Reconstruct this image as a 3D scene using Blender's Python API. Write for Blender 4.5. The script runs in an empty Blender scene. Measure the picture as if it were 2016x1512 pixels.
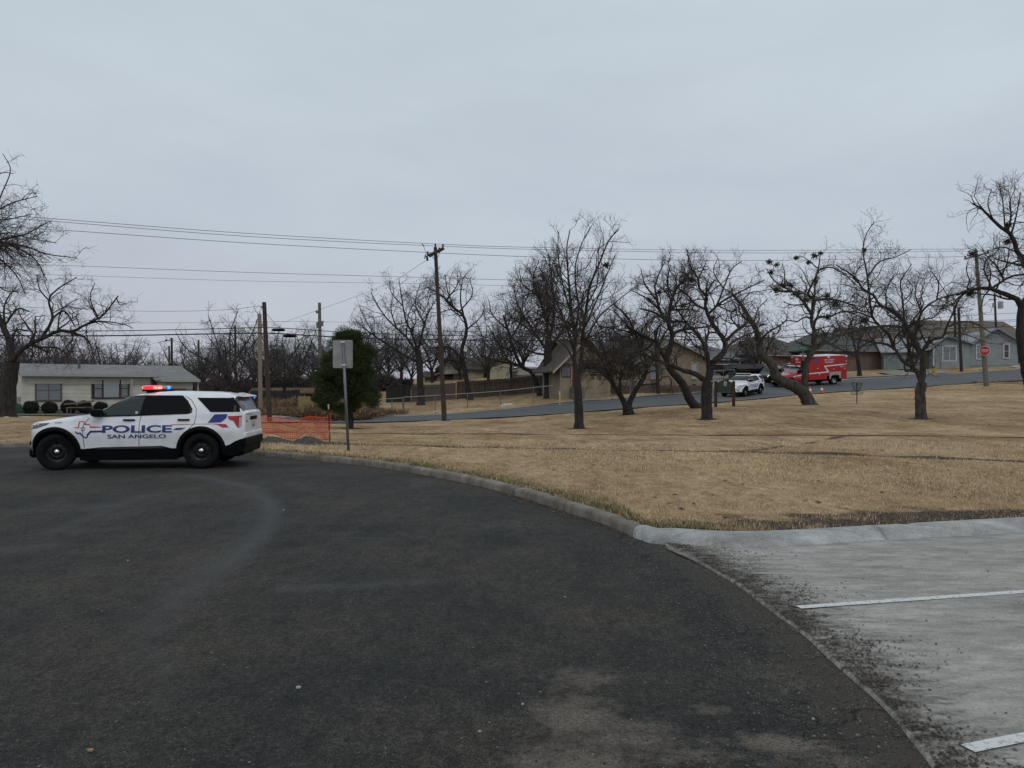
import bpy, bmesh, math, random
import numpy as np
from mathutils import Vector, Matrix
sc = bpy.context.scene
C = sc.collection
R = math.radians
random.seed(7)
rng = np.random.default_rng(11)

# ---------------------------------------------------------------- camera
F, CX, HY, EYE = 1500.0, 1008.0, 762.0, 1.7
cam = bpy.data.cameras.new('camera'); cam.sensor_width = 36.0; cam.lens = F/2016*36
cam.shift_y = (HY-756)/2016; cam.clip_end = 3000; cam.clip_start = 0.05
co = bpy.data.objects.new('camera', cam); C.objects.link(co)
co.location = (0, 0, EYE); co.rotation_euler = (R(90), 0, 0); sc.camera = co
# ---------------------------------------------------------------- sky, sun, exposure
w = bpy.data.worlds.new('World'); sc.world = w; w.use_nodes = True
nt = w.node_tree; nt.nodes.clear()
out = nt.nodes.new('ShaderNodeOutputWorld'); bg = nt.nodes.new('ShaderNodeBackground')
sky = nt.nodes.new('ShaderNodeTexSky'); sky.sky_type = 'NISHITA'; sky.sun_disc = False
sky.sun_elevation = R(48); sky.sun_rotation = R(200); sky.dust_density = 3
tc = nt.nodes.new('ShaderNodeTexCoord'); sp = nt.nodes.new('ShaderNodeSeparateXYZ')
rmp = nt.nodes.new('ShaderNodeValToRGB')
nz = nt.nodes.new('ShaderNodeTexNoise'); nz.inputs['Scale'].default_value = 1.6; nz.inputs['Detail'].default_value = 5; nz.inputs['Roughness'].default_value = .5
mpv = nt.nodes.new('ShaderNodeMapping'); mpv.inputs['Scale'].default_value = (1, 1, 3.2)
add = nt.nodes.new('ShaderNodeMath'); add.operation = 'MULTIPLY_ADD'; add.inputs[1].default_value = .34; 
L = nt.links.new
L(tc.outputs['Generated'], sp.inputs[0]); L(tc.outputs['Generated'], mpv.inputs[0]); L(mpv.outputs[0], nz.inputs['Vector'])
L(nz.outputs['Fac'], add.inputs[0]); L(sp.outputs['Z'], add.inputs[2]); L(add.outputs[0], rmp.inputs[0])
cr = rmp.color_ramp; cr.interpolation = 'EASE'
cr.elements[0].position = .16; cr.elements[0].color = (4.9, 5.05, 5.85, 1)
cr.elements[1].position = .60; cr.elements[1].color = (5.75, 6.5, 7.15, 1)
e = cr.elements.new(.23); e.color = (5.0, 5.3, 6.05, 1)
e = cr.elements.new(.32); e.color = (5.2, 5.68, 6.4, 1)
e = cr.elements.new(.42); e.color = (5.4, 6.0, 6.75, 1)
mixs = nt.nodes.new('ShaderNodeMixRGB'); mixs.inputs[0].default_value = .94
nz2 = nt.nodes.new('ShaderNodeTexNoise'); nz2.inputs['Scale'].default_value = 2.6; nz2.inputs['Detail'].default_value = 6; nz2.inputs['Roughness'].default_value = .55; L(mpv.outputs[0], nz2.inputs['Vector'])
cm = nt.nodes.new('ShaderNodeValToRGB'); cm.color_ramp.elements[0].position = .36; cm.color_ramp.elements[1].position = .64; cm.color_ramp.elements[0].color = (.90, .905, .92, 1); cm.color_ramp.elements[1].color = (1.06, 1.055, 1.04, 1); L(nz2.outputs['Fac'], cm.inputs[0])
cmul = nt.nodes.new('ShaderNodeMixRGB'); cmul.blend_type = 'MULTIPLY'; cmul.inputs[0].default_value = .55; L(rmp.outputs[0], cmul.inputs[1]); L(cm.outputs[0], cmul.inputs[2])
L(sky.outputs[0], mixs.inputs[1]); L(cmul.outputs[0], mixs.inputs[2]); L(mixs.outputs[0], bg.inputs[0])
bg.inputs[1].default_value = .10; L(bg.outputs[0], out.inputs[0])
sun = bpy.data.lights.new('sun', 'SUN'); sun.energy = .5; sun.angle = R(25); sun.color = (1, .97, .93)
so = bpy.data.objects.new('sun', sun); C.objects.link(so); so.rotation_euler = (R(42), 0, R(20))
sc.view_settings.view_transform = 'Standard'; sc.view_settings.look = 'None'
sc.view_settings.exposure = 0; sc.view_settings.gamma = 1

# ---------------------------------------------------------------- helpers
def at(px, py, D): return Vector(((px-CX)/F*D, D, EYE+(HY-py)/F*D))
def gz0(px, py, z=0.0):
    D = (EYE-z)*F/(py-HY); return ((px-CX)/F*D, D)
def tag(o, label=None, cat=None, group=None, kind=None):
    if label: o['label'] = label
    if cat: o['category'] = cat
    if group: o['group'] = group
    if kind: o['kind'] = kind
    return o
def empty(name, loc, rz=0, label=None, cat=None, group=None):
    o = bpy.data.objects.new(name, None); C.objects.link(o); o.location = loc; o.rotation_euler = (0, 0, rz)
    o.empty_display_size = .2
    return tag(o, label, cat, group)
MATS = {}
def mat(name, col, rough=.8, col2=None, scale=6, bump=0, bscale=None, metal=0, emis=None, estr=0, spec=None, detail=5, lo=.35, hi=.65, coat=0, vec=(1,1,1), attr=None, attr_mul=False):
    if name in MATS: return MATS[name]
    m = bpy.data.materials.new(name); m.use_nodes = True; n = m.node_tree; b = n.nodes['Principled BSDF']
    b.inputs['Roughness'].default_value = rough; b.inputs['Metallic'].default_value = metal
    if spec is not None: b.inputs['Specular IOR Level'].default_value = spec
    if coat: b.inputs['Coat Weight'].default_value = coat; b.inputs['Coat Roughness'].default_value = .05
    if emis: b.inputs['Emission Color'].default_value = (*emis, 1); b.inputs['Emission Strength'].default_value = estr
    b.inputs['Base Color'].default_value = (*col, 1)
    if col2 or bump:
        t = n.nodes.new('ShaderNodeTexCoord'); mp = n.nodes.new('ShaderNodeMapping'); mp.inputs['Scale'].default_value = vec
        n.links.new(t.outputs['Object'], mp.inputs[0])
    if col2:
        x = n.nodes.new('ShaderNodeTexNoise'); x.inputs['Scale'].default_value = scale; x.inputs['Detail'].default_value = detail; x.inputs['Roughness'].default_value = .6
        n.links.new(mp.outputs[0], x.inputs['Vector'])
        r = n.nodes.new('ShaderNodeValToRGB'); r.color_ramp.elements[0].position = lo; r.color_ramp.elements[1].position = hi
        r.color_ramp.elements[0].color = (*col, 1); r.color_ramp.elements[1].color = (*col2, 1)
        n.links.new(x.outputs['Fac'], r.inputs[0]); n.links.new(r.outputs[0], b.inputs['Base Color'])
    if attr:
        a = n.nodes.new('ShaderNodeAttribute'); a.attribute_name = attr
        n.links.new(a.outputs['Color'], b.inputs['Base Color'])
    if bump:
        x = n.nodes.new('ShaderNodeTexNoise'); x.inputs['Scale'].default_value = bscale or scale*3; x.inputs['Detail'].default_value = 6
        n.links.new(mp.outputs[0], x.inputs['Vector'])
        bp = n.nodes.new('ShaderNodeBump'); bp.inputs['Strength'].default_value = bump; bp.inputs['Distance'].default_value = .02
        n.links.new(x.outputs['Fac'], bp.inputs['Height']); n.links.new(bp.outputs[0], b.inputs['Normal'])
    MATS[name] = m; return m
def np_mesh(name, V, faces, m, parent=None, smooth=False, col=None, fl=None):
    """V (n,3); faces list of arrays (k,3) or (k,4)"""
    me = bpy.data.meshes.new(name)
    V = np.asarray(V, dtype=np.float32); me.vertices.add(len(V)); me.vertices.foreach_set('co', V.ravel())
    fs = [np.asarray(f, dtype=np.int32) for f in (faces if isinstance(faces, list) else [faces]) if len(f)]
    loops = np.concatenate([f.ravel() for f in fs]); tot = np.concatenate([np.full(len(f), f.shape[1], np.int32) for f in fs])
    me.loops.add(len(loops)); me.loops.foreach_set('vertex_index', loops)
    st = np.concatenate([[0], np.cumsum(tot)[:-1]]).astype(np.int32)
    me.polygons.add(len(tot)); me.polygons.foreach_set('loop_start', st); me.polygons.foreach_set('loop_total', tot)
    if smooth: me.polygons.foreach_set('use_smooth', np.ones(len(tot), bool))
    if col is not None:
        c4 = np.ones((len(V), 4), np.float32); c4[:, :3] = col
        a = me.color_attributes.new('Col', 'FLOAT_COLOR', 'POINT'); a.data.foreach_set('color', c4.ravel())
    me.update(calc_edges=True); me.validate()
    me.materials.append(m)
    o = bpy.data.objects.new(name, me); C.objects.link(o); o.parent = parent
    return o
class MB:
    def __init__(s): s.bm = bmesh.new()
    def box(s, x0, x1, y0, y1, z0, z1, bev=0, M=None):
        r = bmesh.ops.create_cube(s.bm, size=1)['verts']
        for v in r: v.co = Vector((x0+(v.co.x+.5)*(x1-x0), y0+(v.co.y+.5)*(y1-y0), z0+(v.co.z+.5)*(z1-z0)))
        if bev:
            es = list({e for v in r for e in v.link_edges}); bv = bmesh.ops.bevel(s.bm, geom=es, offset=bev, segments=2, affect='EDGES', profile=.5)
            r = list({v for f in bv['faces'] for v in f.verts})
        if M is not None:
            for v in r: v.co = M @ v.co
        return s
    def prism(s, pts, axis, a, b):
        """extrude 2D polygon. axis 'y': pts (x,z) from y=a to b; 'x': pts (y,z); 'z': pts (x,y)"""
        def P(p, t): return {'y': (p[0], t, p[1]), 'x': (t, p[0], p[1]), 'z': (p[0], p[1], t)}[axis]
        A = [s.bm.verts.new(P(p, a)) for p in pts]; B = [s.bm.verts.new(P(p, b)) for p in pts]
        s.bm.faces.new(A); s.bm.faces.new(B[::-1])
        for i in range(len(pts)):
            j = (i+1) % len(pts); s.bm.faces.new((A[j], A[i], B[i], B[j]))
        return s
    def cyl(s, p0, p1, r0, r1=None, n=10, cap=True):
        r1 = r0 if r1 is None else r1
        p0 = Vector(p0); p1 = Vector(p1); d = (p1-p0); L_ = d.length; q = d.to_track_quat('Z', 'Y')
        rings = []
        for p, r in ((p0, r0), (p1, r1)):
            rings.append([s.bm.verts.new(p+q@Vector((r*math.cos(2*math.pi*k/n), r*math.sin(2*math.pi*k/n), 0))) for k in range(n)])
        for k in range(n): s.bm.faces.new((rings[0][k], rings[0][(k+1)%n], rings[1][(k+1)%n], rings[1][k]))
        if cap: s.bm.faces.new(rings[0][::-1]); s.bm.faces.new(rings[1])
        return s
    def lathe(s, prof, n=24, M=None):
        """prof [(r, h)] about local Z"""
        M = M or Matrix(); rings = []
        for r, h in prof:
            rings.append([s.bm.verts.new(M@Vector((max(r, 1e-4)*math.cos(2*math.pi*k/n), max(r, 1e-4)*math.sin(2*math.pi*k/n), h))) for k in range(n)])
        for a, b in zip(rings, rings[1:]):
            for k in range(n): s.bm.faces.new((a[k], a[(k+1)%n], b[(k+1)%n], b[k]))
        return s
    def poly(s, pts):
        s.bm.faces.new([s.bm.verts.new(p) for p in pts]); return s
    def build(s, name, m, parent=None, smooth=False):
        bmesh.ops.recalc_face_normals(s.bm, faces=s.bm.faces)
        me = bpy.data.meshes.new(name); s.bm.to_mesh(me); s.bm.free()
        if smooth: me.polygons.foreach_set('use_smooth', [True]*len(me.polygons))
        me.materials.append(m)
        o = bpy.data.objects.new(name, me); C.objects.link(o); o.parent = parent
        return o
def copy_tree(o, parent=None):
    c = o.copy(); C.objects.link(c); c.parent = parent
    for ch in list(o.children): copy_tree(ch, c)
    return c
def shade_auto(o, ang=35):
    me = o.data; bm = bmesh.new(); bm.from_mesh(me)
    for f in bm.faces: f.smooth = True
    for e in bm.edges:
        if len(e.link_faces) == 2 and e.calc_face_angle(0) > R(ang): e.smooth = False
    bm.to_mesh(me); bm.free(); return o
def text_verts(s, bold=0.0):
    """returns bmesh of the string in the XY plane, height of capitals about .7"""
    cu = bpy.data.curves.new('t', 'FONT'); cu.body = s; cu.offset = bold; cu.resolution_u = 4; cu.space_character = 1.0
    ob = bpy.data.objects.new('t', cu); C.objects.link(ob)
    bpy.context.view_layer.update()
    me = bpy.data.meshes.new_from_object(ob.evaluated_get(bpy.context.evaluated_depsgraph_get()))
    bm = bmesh.new(); bm.from_mesh(me)
    bpy.data.objects.remove(ob); bpy.data.curves.remove(cu); bpy.data.meshes.remove(me)
    xs = [v.co.x for v in bm.verts]; ys = [v.co.y for v in bm.verts]
    x0, x1, y0, y1 = min(xs), max(xs), min(ys), max(ys)
    for v in bm.verts: v.co.x = (v.co.x-x0)/(x1-x0); v.co.y = (v.co.y-y0)/(y1-y0); v.co.z = 0
    return bm
def poly_bm(pts):
    bm = bmesh.new(); f = bm.faces.new([bm.verts.new((p[0], p[1], 0)) for p in pts]); bmesh.ops.triangulate(bm, faces=[f]); return bm
def grid_cut(bm, dx, dy):
    xs = [v.co.x for v in bm.verts]; ys = [v.co.y for v in bm.verts]
    x = min(xs)+dx
    while x < max(xs): bmesh.ops.bisect_plane(bm, geom=bm.verts[:]+bm.edges[:]+bm.faces[:], plane_co=(x, 0, 0), plane_no=(1, 0, 0)); x += dx
    y = min(ys)+dy
    while y < max(ys): bmesh.ops.bisect_plane(bm, geom=bm.verts[:]+bm.edges[:]+bm.faces[:], plane_co=(0, y, 0), plane_no=(0, 1, 0)); y += dy
def bm_obj(bm, name, m, parent=None, smooth=False):
    me = bpy.data.meshes.new(name); bm.to_mesh(me); bm.free(); me.materials.append(m)
    if smooth: me.polygons.foreach_set('use_smooth', [True]*len(me.polygons))
    o = bpy.data.objects.new(name, me); C.objects.link(o); o.parent = parent; return o
def flat_text(s, name, m, parent, M, wdt, hgt, bold=0.0, thick=0):
    """string of width wdt and height hgt, local XY mapped by M"""
    bm = text_verts(s, bold)
    for v in bm.verts: v.co = M @ Vector((v.co.x*wdt, v.co.y*hgt, 0))
    return bm_obj(bm, name, m, parent)
# ---------------------------------------------------------------- terrain
curb_px = [(-700, 880), (-300, 880), (0, 881), (60, 881), (300, 886), (500, 897), (600, 905), (750, 921), (900, 948), (1000, 972), (1100, 1003), (1200, 1037), (1262, 1064),
           (1300, 1072), (1400, 1081), (1500, 1083), (1600, 1078), (1750, 1068), (2016, 1053), (2400, 1035), (3400, 1000)]
cp = np.array([gz0(*p) for p in curb_px])
def catmull(P, n):
    P = np.asarray(P, float); Q = np.vstack([2*P[0]-P[1], P, 2*P[-1]-P[-2]]); o = []
    for i in range(1, len(Q)-2):
        p0, p1, p2, p3 = Q[i-1:i+3]
        for t in np.linspace(0, 1, n, endpoint=False):
            o.append(.5*((2*p1)+(-p0+p2)*t+(2*p0-5*p1+4*p2-p3)*t*t+(-p0+3*p1-3*p2+p3)*t**3))
    o.append(Q[-2]); return np.array(o)
cl = catmull(cp, 14)                                   # kerb face line
seg = np.linalg.norm(np.diff(cl, axis=0), axis=1); arc = np.concatenate([[0], np.cumsum(seg)])
sN = np.arange(0, arc[-1], .12); cl = np.stack([np.interp(sN, arc, cl[:, 0]), np.interp(sN, arc, cl[:, 1])], 1)
tn = np.gradient(cl, axis=0); tn /= np.linalg.norm(tn, axis=1)[:, None]; nrm = np.stack([-tn[:, 1], tn[:, 0]], 1)   # pointing to the lawn
def off_line(d): return cl+nrm*d
bk = off_line(.165); newk = cl[:, 0] > 1.46
ks = np.clip((cl[:, 0]-1.28)/.42, 0, 1); kw = .16+.17*ks     # new concrete kerb is wider
bk = cl+nrm*kw[:, None]
o_ = np.argsort(bk[:, 0]); bx, by = bk[o_, 0], bk[o_, 1]
def yb(x): return np.interp(x, bx, by)
o2 = np.argsort(cl[:, 0]); fx, fy = cl[o2, 0], cl[o2, 1]
def yf(x): return np.interp(x, fx, fy)
CP = [(686, 888, 18.7), (652, 868, 22), (1140, 843, 33), (695, 842, 32), (875, 827, 46), (1237, 818, 42), (1392, 825, 36), (1374, 798, 43), (1425, 803, 44),
      (1590, 797, 44), (1813, 824, 34), (1687, 796, 44), (2016, 840, 28), (2016, 800, 40), (1300, 801, 52), (1200, 808, 50), (1040, 820, 48), (870, 829, 46.5), (700, 834, 46),
      (720, 823, 53), (1000, 809, 55), (1180, 790, 59), (1400, 776, 65), (1467, 781, 62), (1550, 778, 60), (1690, 769, 63), (1800, 763, 64.5), (1920, 757, 63), (2016, 754, 62.5),
      (1700, 747, 74), (1800, 742, 75), (1900, 737, 75), (2016, 727, 76), (1800, 730, 82), (2000, 721, 82), (1700, 731, 86), (1560, 735, 88), (1425, 742, 84), (1095, 778, 60), (1250, 774, 63), (1390, 766, 66),
      (775, 812, 58), (900, 804, 60), (1060, 795, 61), (900, 788, 68), (1070, 776, 68), (950, 745, 84), (45, 812, 52), (390, 812, 54), (200, 812, 53), (0, 845, 28), (15, 822, 40), (560, 832, 46),
      (530, 834, 45), (600, 805, 58), (300, 830, 35)]
cpt = [tuple(at(*p)) for p in CP]
for i in range(0, len(cl), 22):
    if abs(cl[i, 0]) < 40:
        cpt.append((cl[i, 0], cl[i, 1], .12)); cpt.append((cl[i, 0]+nrm[i, 0]*3, cl[i, 1]+nrm[i, 1]*3, .15))
cpt += [(8, 16, .16), (4, 22, .1), (10, 24, .14), (16, 22, .2), (-4, 24, .05), (-40, 30, .05), (60, 40, 1.4), (-70, 50, -.2), (80, 60, 3.2), (-120, 150, 0), (-40, 150, 1), (40, 150, 6), (120, 150, 7.5),
        (-300, 400, 2), (300, 400, 12), (0, 400, 7), (-500, 50, 0), (500, 50, 8), (-900, 900, 5), (900, 900, 12), (0, 900, 10), (70, 100, 6.5), (20, 100, 4), (-20, 100, 1.5), (-60, 90, .3)]
cpt = np.array(cpt)
def _k(A, B, c=5.0): return np.sqrt(((A[:, None, :]-B[None])**2).sum(-1)+c*c)
K = _k(cpt[:, :2], cpt[:, :2])+np.eye(len(cpt))*-.4
Wt = np.linalg.solve(np.block([[K, np.ones((len(cpt), 1))], [np.ones((1, len(cpt))), np.zeros((1, 1))]]), np.append(cpt[:, 2], 0))
def Gz(x, y):
    x = np.atleast_1d(np.asarray(x, float)); y = np.atleast_1d(np.asarray(y, float)); o = np.empty(x.size)
    P = np.stack([x.ravel(), y.ravel()], 1)
    for i in range(0, len(P), 20000): o[i:i+20000] = _k(P[i:i+20000], cpt[:, :2])@Wt[:-1]+Wt[-1]
    # blend to the kerb top near the kerb
    s = P[:, 1]-yb(P[:, 0]); f = np.clip(s/2.0, 0, 1); f = f*f*(3-2*f)
    o = o*f+.125*(1-f)
    return o.reshape(x.shape)
def G1(x, y): return float(Gz(x, y)[0])
def gp(px, py_or_D, D=None):
    """ground point under pixel column px at depth D"""
    D = py_or_D if D is None else D
    x = (px-CX)/F*D; return Vector((x, D, G1(x, D)))
def linedist(x, y, pts):
    d = np.full(x.shape, 1e9)
    for (a, b) in zip(pts, pts[1:]):
        a = np.array(a[:2]); b = np.array(b[:2]); ab = b-a; t = np.clip(((x-a[0])*ab[0]+(y-a[1])*ab[1])/(ab@ab), 0, 1)
        d = np.minimum(d, np.hypot(x-a[0]-t*ab[0], y-a[1]-t*ab[1]))
    return d
def gray(px, py):
    D = 1.55*F/(py-HY)
    for _ in range(6):
        D = (EYE-G1((px-CX)/F*D, D))*F/(py-HY)
    return ((px-CX)/F*D, D)
ruts = [([gray(520, 851), gray(900, 853), gray(1300, 855), gray(1650, 857), gray(2100, 861)], .42),
        ([gray(590, 873), gray(800, 877), gray(1130, 882)], .38),
        ([gray(1130, 882), gray(1440, 889)], .18), ([gray(1430, 888), gray(1550, 891), gray(1700, 896), gray(2100, 912)], .46),
        ([gray(1460, 890), gray(1580, 872), gray(1700, 852)], .30),
        ([gray(1500, 832), gray(1710, 836)], .22), ([gray(690, 844), gray(560, 843)], .5), ([gray(1180, 845), gray(1240, 838)], .5)]  # worn dirt lines, widened so their colour also paints the shaded trench edges
def dirt_shade(x, y):
    d = np.zeros(x.shape)
    for k, (pts, wd) in enumerate(ruts): d = np.maximum(d, (.62 if k >= 4 else 1.0)*(.82+.18*np.sin(x*2.3+k*2+np.sin(x*.7)*3))*np.exp(-(linedist(x, y+.08*np.sin(x*3.1), pts)/wd)**2))
    s = y-yb(x)
    d = np.maximum(d, 1.0*np.exp(-((x-3.9)/2.7)**4)*np.clip(1.15-s/1.7, 0, .95)*(.72+.28*np.sin(x*5+s*7)*np.sin(x*2.3-s*4)))
    d = np.maximum(d, .8*np.exp(-(np.hypot((x-5.6)/2.6, (s-.25)/.55))**2))
    for (px, D) in ((1140, 33), (1392, 36), (1237, 42), (1590, 44), (1813, 34), (695, 32), (1378, 43)):  # dirt discs round the tree feet, doubling as painted contact shade
        cx = (px-CX)/F*D; d = np.maximum(d, .75*np.exp(-(np.hypot(x-cx, y-D)/.8)**2))
    d = np.maximum(d, .85*np.exp(-(linedist(x, y, [gray(500, 868), gray(660, 872)])/.5)**2))
    return np.clip(d, 0, 1)
def greenmap(x, y):
    s = (y-yb(x))/np.sqrt(1+np.interp(x, fx[1:], np.diff(fy)/np.maximum(np.diff(fx), 1e-4))**2)
    g = np.exp(-(s/.38)**2)*(x < 2.2)*np.clip((x+16)/3, .1, 1)
    g = np.maximum(g, .6*np.exp(-(np.hypot((x-2.3)/.7, (s-.3)/.25))**2))
    return g
xs = [0.0]
while xs[-1] < 900: xs.append(xs[-1]+(.13 if xs[-1] < 13 else (xs[-1]-13)*.055+.13))
xs = np.array([-v for v in xs[:0:-1]]+xs)
ss = [0.0]
while ss[-1] < 900: ss.append(ss[-1]+(.11 if ss[-1] < 19 else min(.5, .11+(ss[-1]-19)*.02) if ss[-1] < 90 else ss[-1]*.06))
ss = np.array(ss)
X = np.repeat(xs[:, None], len(ss), 1); Y = yb(X)+ss[None]
# far columns converge on plain depth rows, so the sheet stays regular
Z = Gz(X, Y); S_ = Y-yb(X)
D_ = dirt_shade(X, Y); Gm = greenmap(X, Y)
wob = np.sin(X*2.1+np.sin(Y*1.3)*2)*np.sin(Y*1.7+X*.4)*.012+np.sin(X*.7+Y*.5)*.015
Z += wob*np.clip(S_/.6, 0, 1)-.03*D_*np.clip(S_/1.5, 0, 1)*(Y < 40)
Z[:, 0] = .09
nx, ns = X.shape; idx = np.arange(nx*ns).reshape(nx, ns)
q = np.stack([idx[:-1, :-1], idx[1:, :-1], idx[1:, 1:], idx[:-1, 1:]], -1).reshape(-1, 4)
def lawn_mat():
    m = bpy.data.materials.new('dry_lawn'); m.use_nodes = True; n = m.node_tree; b = n.nodes['Principled BSDF']; b.inputs['Roughness'].default_value = .95; b.inputs['Specular IOR Level'].default_value = .1
    t = n.nodes.new('ShaderNodeTexCoord'); a = n.nodes.new('ShaderNodeAttribute'); a.attribute_name = 'Col'
    s = n.nodes.new('ShaderNodeSeparateColor'); n.links.new(a.outputs['Color'], s.inputs[0])
    def noise(sc_, det=6, vec=(1, 1, 1), rgh=.6):
        mp = n.nodes.new('ShaderNodeMapping'); mp.inputs['Scale'].default_value = vec; n.links.new(t.outputs['Object'], mp.inputs[0])
        x = n.nodes.new('ShaderNodeTexNoise'); x.inputs['Scale'].default_value = sc_; x.inputs['Detail'].default_value = det; x.inputs['Roughness'].default_value = rgh
        n.links.new(mp.outputs[0], x.inputs['Vector']); return x.outputs['Fac']
    def ramp(f, c0, c1, p0=.35, p1=.65):
        r = n.nodes.new('ShaderNodeValToRGB'); r.color_ramp.elements[0].position = p0; r.color_ramp.elements[1].position = p1
        r.color_ramp.elements[0].color = (*c0, 1); r.color_ramp.elements[1].color = (*c1, 1); n.links.new(f, r.inputs[0]); return r.outputs[0]
    def mix(f, a_, b_, mode='MIX'):
        x = n.nodes.new('ShaderNodeMixRGB'); x.blend_type = mode
        if isinstance(f, float): x.inputs[0].default_value = f
        else: n.links.new(f, x.inputs[0])
        for i, v in ((1, a_), (2, b_)):
            if isinstance(v, tuple): x.inputs[i].default_value = (*v, 1)
            else: n.links.new(v, x.inputs[i])
        return x.outputs[0]
    straw = ramp(noise(26, 8, rgh=.75), (.255, .188, .112), (.73, .57, .365), .3, .72)
    big = ramp(noise(.35, 5, (1, .6, 1)), (.70, .62, .55), (1.08, 1.05, 1.0), .36, .62)
    mid = ramp(noise(1.3, 7, (1, .45, 1), .7), (.62, .55, .48), (1.05, 1.05, 1.05), .33, .60)
    c = mix(1.0, straw, big, 'MULTIPLY'); c = mix(.85, c, mid, 'MULTIPLY'); c = mix(.8, c, ramp(noise(5.5, 8, (1, .5, 1), .75), (.50, .44, .40), (1.12, 1.12, 1.12), .36, .60), 'MULTIPLY')
    # ragged dirt, also carrying the shade painted at tree feet and rut edges
    dn = n.nodes.new('ShaderNodeMath'); dn.operation = 'MULTIPLY_ADD'; dn.inputs[1].default_value = 2.0
    n.links.new(s.outputs[0], dn.inputs[0]); nf = noise(5, 8, rgh=.7); sub = n.nodes.new('ShaderNodeMath'); sub.operation = 'SUBTRACT'; sub.inputs[1].default_value = 1.28; n.links.new(nf, sub.inputs[0])
    n.links.new(sub.outputs[0], dn.inputs[2]); dr = ramp(dn.outputs[0], (0, 0, 0), (1, 1, 1), .0, .35)
    dirt = ramp(noise(14, 8), (.045, .032, .024), (.11, .082, .06))
    c = mix(dr, c, dirt)
    gn = n.nodes.new('ShaderNodeMath'); gn.operation = 'MULTIPLY'; n.links.new(s.outputs[1], gn.inputs[0]); n.links.new(ramp(noise(3, 6), (0, 0, 0), (1, 1, 1), .35, .6), gn.inputs[1])
    c = mix(gn.outputs[0], c, ramp(noise(30, 6), (.035, .045, .018), (.11, .12, .045)))
    n.links.new(c, b.inputs['Base Color'])
    bp = n.nodes.new('ShaderNodeBump'); bp.inputs['Strength'].default_value = .9; bp.inputs['Distance'].default_value = .03
    n.links.new(noise(22, 8, rgh=.7), bp.inputs['Height']); n.links.new(bp.outputs[0], b.inputs['Normal'])
    return m
mlawn = lawn_mat()
lawn = np_mesh('ground', np.stack([X, Y, Z], -1).reshape(-1, 3), q, mlawn, smooth=True, col=np.stack([D_, Gm, Gm*0], -1).reshape(-1, 3)); tag(lawn, kind='structure')

# grass blades on the near lawn
def blades(n, d0, d1, hgt, wid, name, label):
    u = rng.random(n); d = 1/(1/d0-u*(1/d0-1/d1)); x = (rng.random(n)*2-1)*.70*d; ok = (d > yb(x)+.02); x, d = x[ok], d[ok]
    dm = dirt_shade(x, d); gm = greenmap(x, d); keep = (rng.random(len(x)) > dm*1.05*(gm < .3)); x, d, dm, gm = x[keep], d[keep], dm[keep], gm[keep]
    pn = np.sin(x*3.1+np.sin(d*2.3)*1.7)*np.sin(d*2.9+x*1.1)+.6*np.sin(x*9+d*4)*np.sin(d*11-x*3); keep = rng.random(len(x)) < .62+.3*pn+gm; x, d, gm = x[keep], d[keep], gm[keep]
    z = Gz(x, d); m = len(x); sc_ = np.clip(d/12, .8, 2)
    h = hgt*(.5+rng.random(m))*(1+.9*gm*rng.random(m))*np.clip(sc_, 1, 1.3); wd = wid*(.6+.8*rng.random(m))*sc_
    a = rng.random(m)*math.tau; ln = rng.random(m)*h*1.1; a2 = rng.random(m)*math.tau
    b0 = np.stack([x-np.cos(a)*wd/2, d-np.sin(a)*wd/2, z-.01], -1); b1 = np.stack([x+np.cos(a)*wd/2, d+np.sin(a)*wd/2, z-.01], -1)
    tp = np.stack([x+np.cos(a2)*ln, d+np.sin(a2)*ln, z+h*(.75+.25*rng.random(m))], -1)
    V = np.stack([b0, b1, tp], 1).reshape(-1, 3); f = np.arange(3*m).reshape(-1, 3)
    t = rng.random(m)[:, None]; c = np.array([.26, .185, .108])*(1-t)+np.array([.84, .665, .43])*t
    g = (rng.random(m) < gm*.62)[:, None]; t2 = rng.random(m)[:, None]
    c = np.where(g, np.array([.035, .05, .016])*(1-t2)+np.array([.12, .135, .05])*t2, c)*(1-.35*gm[:, None]*rng.random((m, 1)))
    return tag(np_mesh(name, V, f, mat('grass_blade', (.3, .2, .1), .8, attr='Col', spec=.15), col=np.repeat(c, 3, 0)), label, 'grass', kind='stuff')
blades(330000, 8.0, 22, .035, .0075, 'grass', 'short dry straw coloured grass covering the park lawn behind the kerb')

# ---------------------------------------------------------------- asphalt, concrete
ax = [0.0]
while ax[-1] < 160: ax.append(ax[-1]+(.07 if ax[-1] < 3.5 else .14 if ax[-1] < 12 else .14+(ax[-1]-12)*.1))
ax = np.array([-v for v in ax[:0:-1]]+ax); at_ = np.linspace(0, 1, 150)**1.0
back = []
ys = [0.0]
while ys[-1] < 90: ys.append(ys[-1]+(.08 if ys[-1] < 20 else ys[-1]*.12))
yn = 7.5-np.concatenate([np.arange(0, 6.5, .055), 6.5+np.arange(0, 60)**1.6*.13+.06])
ftop = np.linspace(0, 1, 130)[:-1]**1.15
AX = np.repeat(ax[:, None], len(ftop)+len(yn), 1); yt = yf(ax)[:, None]+.05
AY = np.concatenate([yt+(7.5-yt)*ftop[None], np.repeat(yn[None], len(ax), 0)], 1)
def bump_at(px, py, rx, ry):
    x0, y0 = gz0(px, py); return np.exp(-(((AX-x0)/rx)**2+((AY-y0)/ry)**2))
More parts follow.
